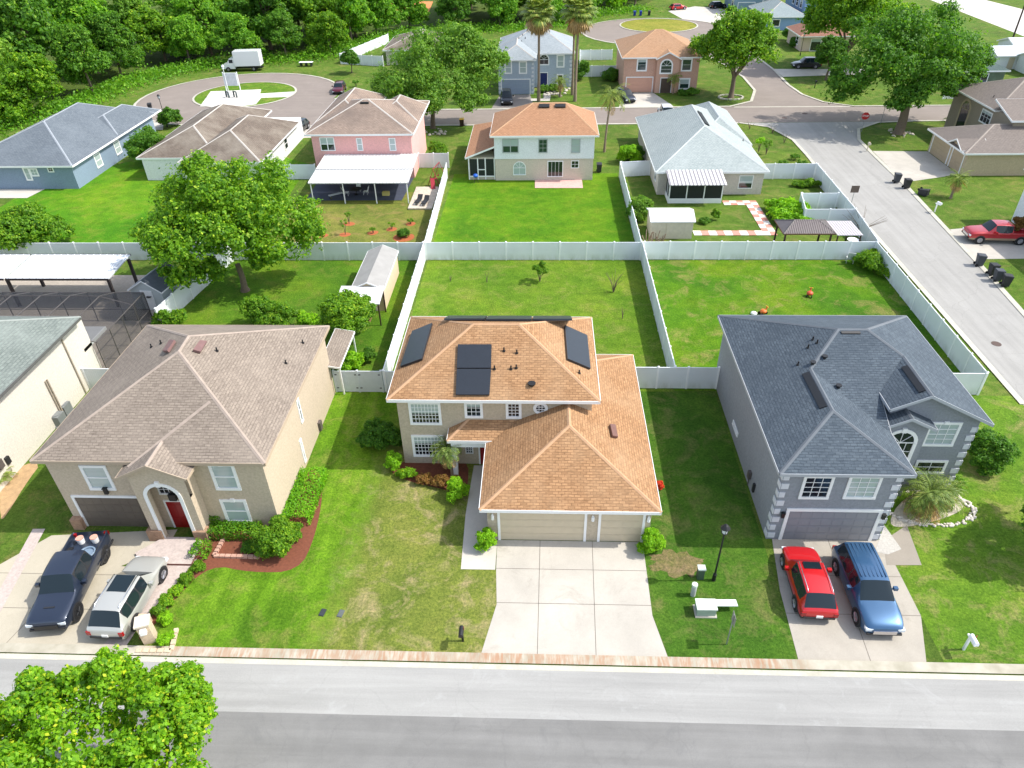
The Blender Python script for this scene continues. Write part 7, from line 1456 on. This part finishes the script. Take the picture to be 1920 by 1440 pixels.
# garden of the corner house
bush('shrub', 'pale feathery bush inside the fence left of the cream shed', *g(1198, 412), 1.7, 2.2, LFM, 80, leaf=.2, dens=.6, n=6); bush('vegetable_patch', 'big leafy green patch left of the white box enclosure', *g(1475, 405), 2.6, 1.1, LFB, 81, leaf=.3, dens=.7, n=9, cat='plant', sq=1.3)
bush('shrub', 'low plants along the fence gate by the beige corner house', *g(1510, 350), 1.9, .7, LF, 82, leaf=.18, dens=.7, sq=.4); bush('shrub', 'small upright plant beside the checker path lawn', *g(1340, 413), .5, 1.3, LF, 83, leaf=.14, dens=.7); bush('shrub', 'low dark plant left of the small upright plant', *g(1320, 418), .7, .5, LFD, 84, leaf=.14, dens=.6)
bush('shrub', 'bright round bush left of the beige corner house', *g(1178, 305), 1.5, 2.0, LFB, 85, leaf=.18, dens=1., n=7); bush('shrub', 'dark shrub behind the bright round bush by the corner house', *g(1190, 298), 1.3, 1.7, LFD, 86, leaf=.2, dens=.8); bush('shrub', 'green shrub at the right side of the pink house', *g(820, 300), 1.5, 2.2, LF, 87, leaf=.18, dens=1., n=6)
for i, (px, py, h_, m_) in enumerate(((1405, 242, 1.2, None), (1448, 250, 1.4, None), (1470, 268, 1.3, None), (1422, 285, 2.0, LFB), (1436, 290, 1.8, LFM), (1490, 300, .6, LFD), (1502, 312, .6, LFD), (1465, 318, 1., LFD))): plantlet('garden_plant', ('bare grey shrub nearest the far street', 'bare twiggy shrub second from the far street', 'thin bare shrub near the kerb', 'tallest leafy sapling beside the pale roof', 'pale leafy sapling next to the tallest one', 'low dark tuft upper right', 'low dark tuft lower right', 'dark upright tuft nearest the garden fence')[i] + ' in the corner lawn strip', *g(px, py), h_, 90 + i, m_, n=7, R=.5 + (.2 if m_ is None else 0), leaf=.14, dens=.4)
plantlet('bare_tree', 'bare twiggy tree overhanging the side street from the gazebo corner', *g(1612, 440), 2.6, 99, None, cat='tree', n=14, R=2.6)
# palms further back
def tall(label, px, py, h, s, lean): 
    x, y = g(px, py); return palm('fan_palm', label, x, y, h, 3.0, 40, s, lean=lean, fan=True, dead=60, r=.2, droop=45, wid=1.5, up0=80, up1=-15)
tall('left tall fan palm with a brown skirt in front of the light grey house', 1010, 190, 12.9, 101, (0, 0)); tall('right tall fan palm with a brown skirt, beside the light grey house', 1078, 190, 13.0, 102, (.2, 0)); 
palm('fan_palm', 'fan palm trunk just behind the right tall fan palm', *g(1073, 178), 11.0, 1.8, 20, 103, fan=True, dead=24, r=.18, wid=1.0, droop=45)
palm('queen_palm', 'feathery palm with drooping fronds right of the orange-roofed white house', *g(1133, 285), 7.0, 2.9, 22, 104, lean=(.6, .6), dead=5, r=.13, droop=80, wid=.55)
palm('small_palm', 'small thick palm by the red door light grey house, right of its path', *g(1050, 182), 2.6, 1.7, 20, 105, dead=8, r=.16, droop=60); palm('small_palm', 'small palm in front of the salmon house entry', *g(1262, 176), 2.6, 1.5, 16, 106, dead=4, r=.1, droop=60); palm('small_palm', 'small shaggy palm on the right lawn opposite the bins', *g(1782, 372), 2.2, 1.5, 22, 107, lean=(.3, .2), dead=16, r=.12, droop=55, wid=.4)
palm('small_palm', 'dark low palm clump by the taupe house arch', *g(1795, 232), .6, 2.4, 22, 108, r=.15, droop=50, wid=.5)
bush('shrub', 'reddish green shrub by the red pickup at the right edge', *g(1905, 440), 1.1, 1.6, LFR, 110, leaf=.14, dens=.9); bush('shrub', 'flower bushes between the light grey house and its lawn', *g(1030, 172), 2.2, 1.0, LFM, 111, leaf=.2, dens=.7, sq=.5); bush('shrub', 'dark bush at the left wall of the salmon house', *g(1145, 150), 1.7, 1.8, LFD, 112, leaf=.25, dens=.9); bush('shrub', 'low shrubs along the right front of the salmon house', *g(1292, 178), 2.4, .9, LFD, 113, leaf=.22, dens=.8, sq=.4)
bush('shrub', 'tall hedge bushes right of the light grey house', *g(1092, 150), 1.6, 3.2, LFD, 114, leaf=.28, dens=.9); tree('small_tree', 'small dark tree on the lawn by the wood-edge fence', *g(660, 137), 2.0, 2.6, 1.2, LFD, 115, leaf=.3, dens=.8, th=1.4, r=.1, n=6); plantlet('garden_plant', 'small dark sprig on the lawn beside the maroon car', *g(668, 163), 1.0, 116, LFD, n=5, R=.5, leaf=.15, dens=.4)
bush('shrub', 'dark round shrub at the left of the red-brown roofed house', *g(1474, 75), 1.3, 2.4, LFD, 117, leaf=.3, dens=.9); bush('shrub', 'second dark round shrub in front of the red-brown roofed house', *g(1489, 88), 1.2, 1.8, LFD, 118, leaf=.3, dens=.9); tree('small_tree', 'round green tree touching the black SUV drive', *g(1548, 150), 3.2, 4.5, 2.0, LFD, 119, leaf=.35, dens=.8, th=2.2, r=.2)
x, y = g(1370, 183); a = MB(); [a.cbox((1.9 * math.cos(k * .35), 1.5 * math.sin(k * .35), 0), .5, .25, .18, 0, k * .35 + 1.57) for k in range(18)]; o = a.build('tree_ring', KB); o.location = (x, y, 0); tag(o, 'pale stone ring round the foot of the round corner tree', 'edging')
x, y = g(1685, 250); a = MB(); rocks(a, 0, 0, 1.9, 26, 5, .2); o = a.build('stone_ring', plain('pale_rock', (186, 178, 164), .9, var=.2)); o.location = (x, y, 0); tag(o, 'loose pale rocks round the trunk of the huge tree', 'rocks', kind='stuff')
a = MB(); rocks(a, *g(1040, 172), 3.2, 40, 6, .3); tag(a.build('rockery', plain('pale_rock', (186, 178, 164), .9, var=.2)), 'pale rocks in the bed before the light grey house', 'rocks', kind='stuff')
a = MB(); rocks(a, *g(815, 250), 2.0, 16, 8, .3); tag(a.build('rockery', plain('pale_rock', (186, 178, 164), .9, var=.2)), 'rocks round the foot of the willow-green tree', 'rocks', kind='stuff')
a = MB(); rn = random.Random(11)
for i in range(240):
    k = rn.random() * 6.28; rr = .86 + .14 * rn.random(); cx_, cy_ = g(1738, 952); a.ball((cx_ + 2.7 * rr * math.cos(k) , cy_ + 1.5 * rr * math.sin(k), .03), rn.uniform(.07, .14), 4, 0, .6)
tag(a.build('shell_stones', plain('shell_white', (206, 198, 186), .9, var=.25)), 'white stones ringing the spiky palms', 'stones', kind='stuff')
# ---------------------------------------------------------------- the wood behind
rn = random.Random(21); protos = []
KIN = [(6.0, 12, 1.0, LFF, 12, 'rounded mid green'), (5.4, 14, 1.0, LFD, 11, 'tall dark green'), (6.8, 11, .6, LF, 13, 'broad bright green'), (5.8, 13, .6, LFM, 12, 'soft grey-green'), (4.8, 9, .2, LFB, 10, 'light yellow-green')]
for i, (R, hz, z0, m_, n_, nm) in enumerate(KIN):
    L = autolumps(R, hz, z0, n_, 300 + i); me = crown('crown', L, .62, .62, m_, .34); tm2 = MB(); trunk(tm2, 0, 0, 0, z0 + hz * .3, .3, 5, i, R * .6, hz * .5); protos.append((me, tm2, nm))
TM = [None] * len(KIN)
def forest(x, y, k, s, rz, lab):
    t = thing('forest_tree', lab, 'tree', (x, y, 0), rz, 'trees of the wood behind the houses'); o = bpy.data.objects.new('crown', protos[k][0]); link(o, t)
    if TM[k] is None: TM[k] = protos[k][1].build('trunk', BARK, t, uv=False).data
    else: o = bpy.data.objects.new('trunk', TM[k]); link(o, t)
    t.scale = (s, s, s * rn.uniform(.9, 1.15)); return t
def lab_of(k, x, y, row, idx):
    return None
edge = [(-92, 92), (-86, 104), (-80, 114), (-78, 126), (-76, 138), (-70, 147), (-61, 151), (-52, 154), (-44, 157), (-40, 166), (-36, 176), (-30, 182), (-20, 184), (-10, 185), (0, 187), (7, 193), (12, 203), (20, 208), (28, 212)]
spots = []
def along(pts, step):
    out = []; 
    for (a_, b_) in zip(pts[:-1], pts[1:]):
        A, B = Vector(a_), Vector(b_); n = max(1, int((B - A).length / step))
        for i in range(n): out.append(A.lerp(B, i / n))
    return out
E1 = along(edge, 6.6)
ORD = ['first', 'second', 'third', 'fourth', 'fifth', 'sixth', 'seventh', 'eighth', 'ninth', 'tenth', 'eleventh', 'twelfth', 'thirteenth', 'fourteenth', 'fifteenth', 'sixteenth', 'seventeenth', 'eighteenth', 'nineteenth', 'twentieth']
def ordn(i): return ORD[i] if i < 20 else ('twenty-' + ORD[i - 20] if i < 29 else ('thirty-' + ORD[i - 30] if 30 <= i < 39 else ('thirtieth' if i == 29 else 'fortieth')))
ctr = Vector((-20, 110))
rows = []
for row, (off, st_) in enumerate(((0, 1), (9, 1), (19, 1), (30, 1), (43, 1))):
    cnt = 0
    for i, p in enumerate(E1):
        if row >= 2 and (i + row) % 2 and row != 2: continue
        dd = (p - ctr).normalized(); q = p + dd * off + Vector((rn.uniform(-2, 2), rn.uniform(-1.5, 1.5)))
        if row >= 1 and -40 < q.x < -23 and q.y > 175: continue
        k = rn.choice([0, 1, 2, 0, 3] if row else [0, 2, 4, 1, 0]); s = rn.uniform(.62, .85) if row == 0 else rn.uniform(.85, 1.25)
        if row == 0 and q.x < -78 and q.y < 112: s *= .9
        rows.append((row, cnt, q, k, s)); cnt += 1
RN = ['at the front edge of the wood', 'in the second rank of the wood', 'in the third rank of the wood', 'in the fourth rank of the wood', 'in the rearmost rank of the wood']
for (row, i, q, k, s) in rows: forest(q.x, q.y, k, s, rn.uniform(0, 6.28), '%s tree %s, %s from the left' % (protos[k][2], RN[row], ordn(i)))
# undergrowth along the wood edge
Cs = []
E2 = along([(x_ * 1.0 + (ctr.x - x_) * .035, y_ + (ctr.y - y_) * .035) for x_, y_ in edge], 1.0)
for p in E2:
    n = 150; c = np.array([p.x, p.y, .1]) + rng.normal(size=(n, 3)) * [2.4, 2.4, .2]; c[:, 2] = rng.uniform(.05, 1.0 + 1.2 * rng.random(), n) * (1 - np.minimum(1, np.abs(c[:, 0] - p.x) / 5)); Cs.append(c)
C = np.concatenate(Cs); Nn = rng.normal(size=C.shape) + [0, 0, .8]; Nn /= np.linalg.norm(Nn, axis=1)[:, None]
o = bpy.data.objects.new('undergrowth', leafmesh('undergrowth', C, Nn, .3 * rng.uniform(.5, 1, len(C)), foliage('leaf_undergrowth', (62, 112, 30), (86, 140, 38), (118, 164, 56), .4))); link(o); tag(o, 'bright tall weeds along the edge of the wood', 'undergrowth', kind='stuff')
sheet('wood_floor', [(-140, 60), (-96, 86), (-84, 112), (-80, 140), (-60, 156), (-44, 160), (-38, 180), (10, 192), (26, 212), (60, 300), (-200, 300)], .006, lawn('wood_floor_soil', [(70, 100, 36), (84, 116, 42), (100, 124, 52)], .1, .8))
sheet('clay_clearing', [g(722, 30), g(800, 32), g(812, 3), g(715, 2)], .02, plain('orange_clay', (206, 130, 74), .95, var=.2))
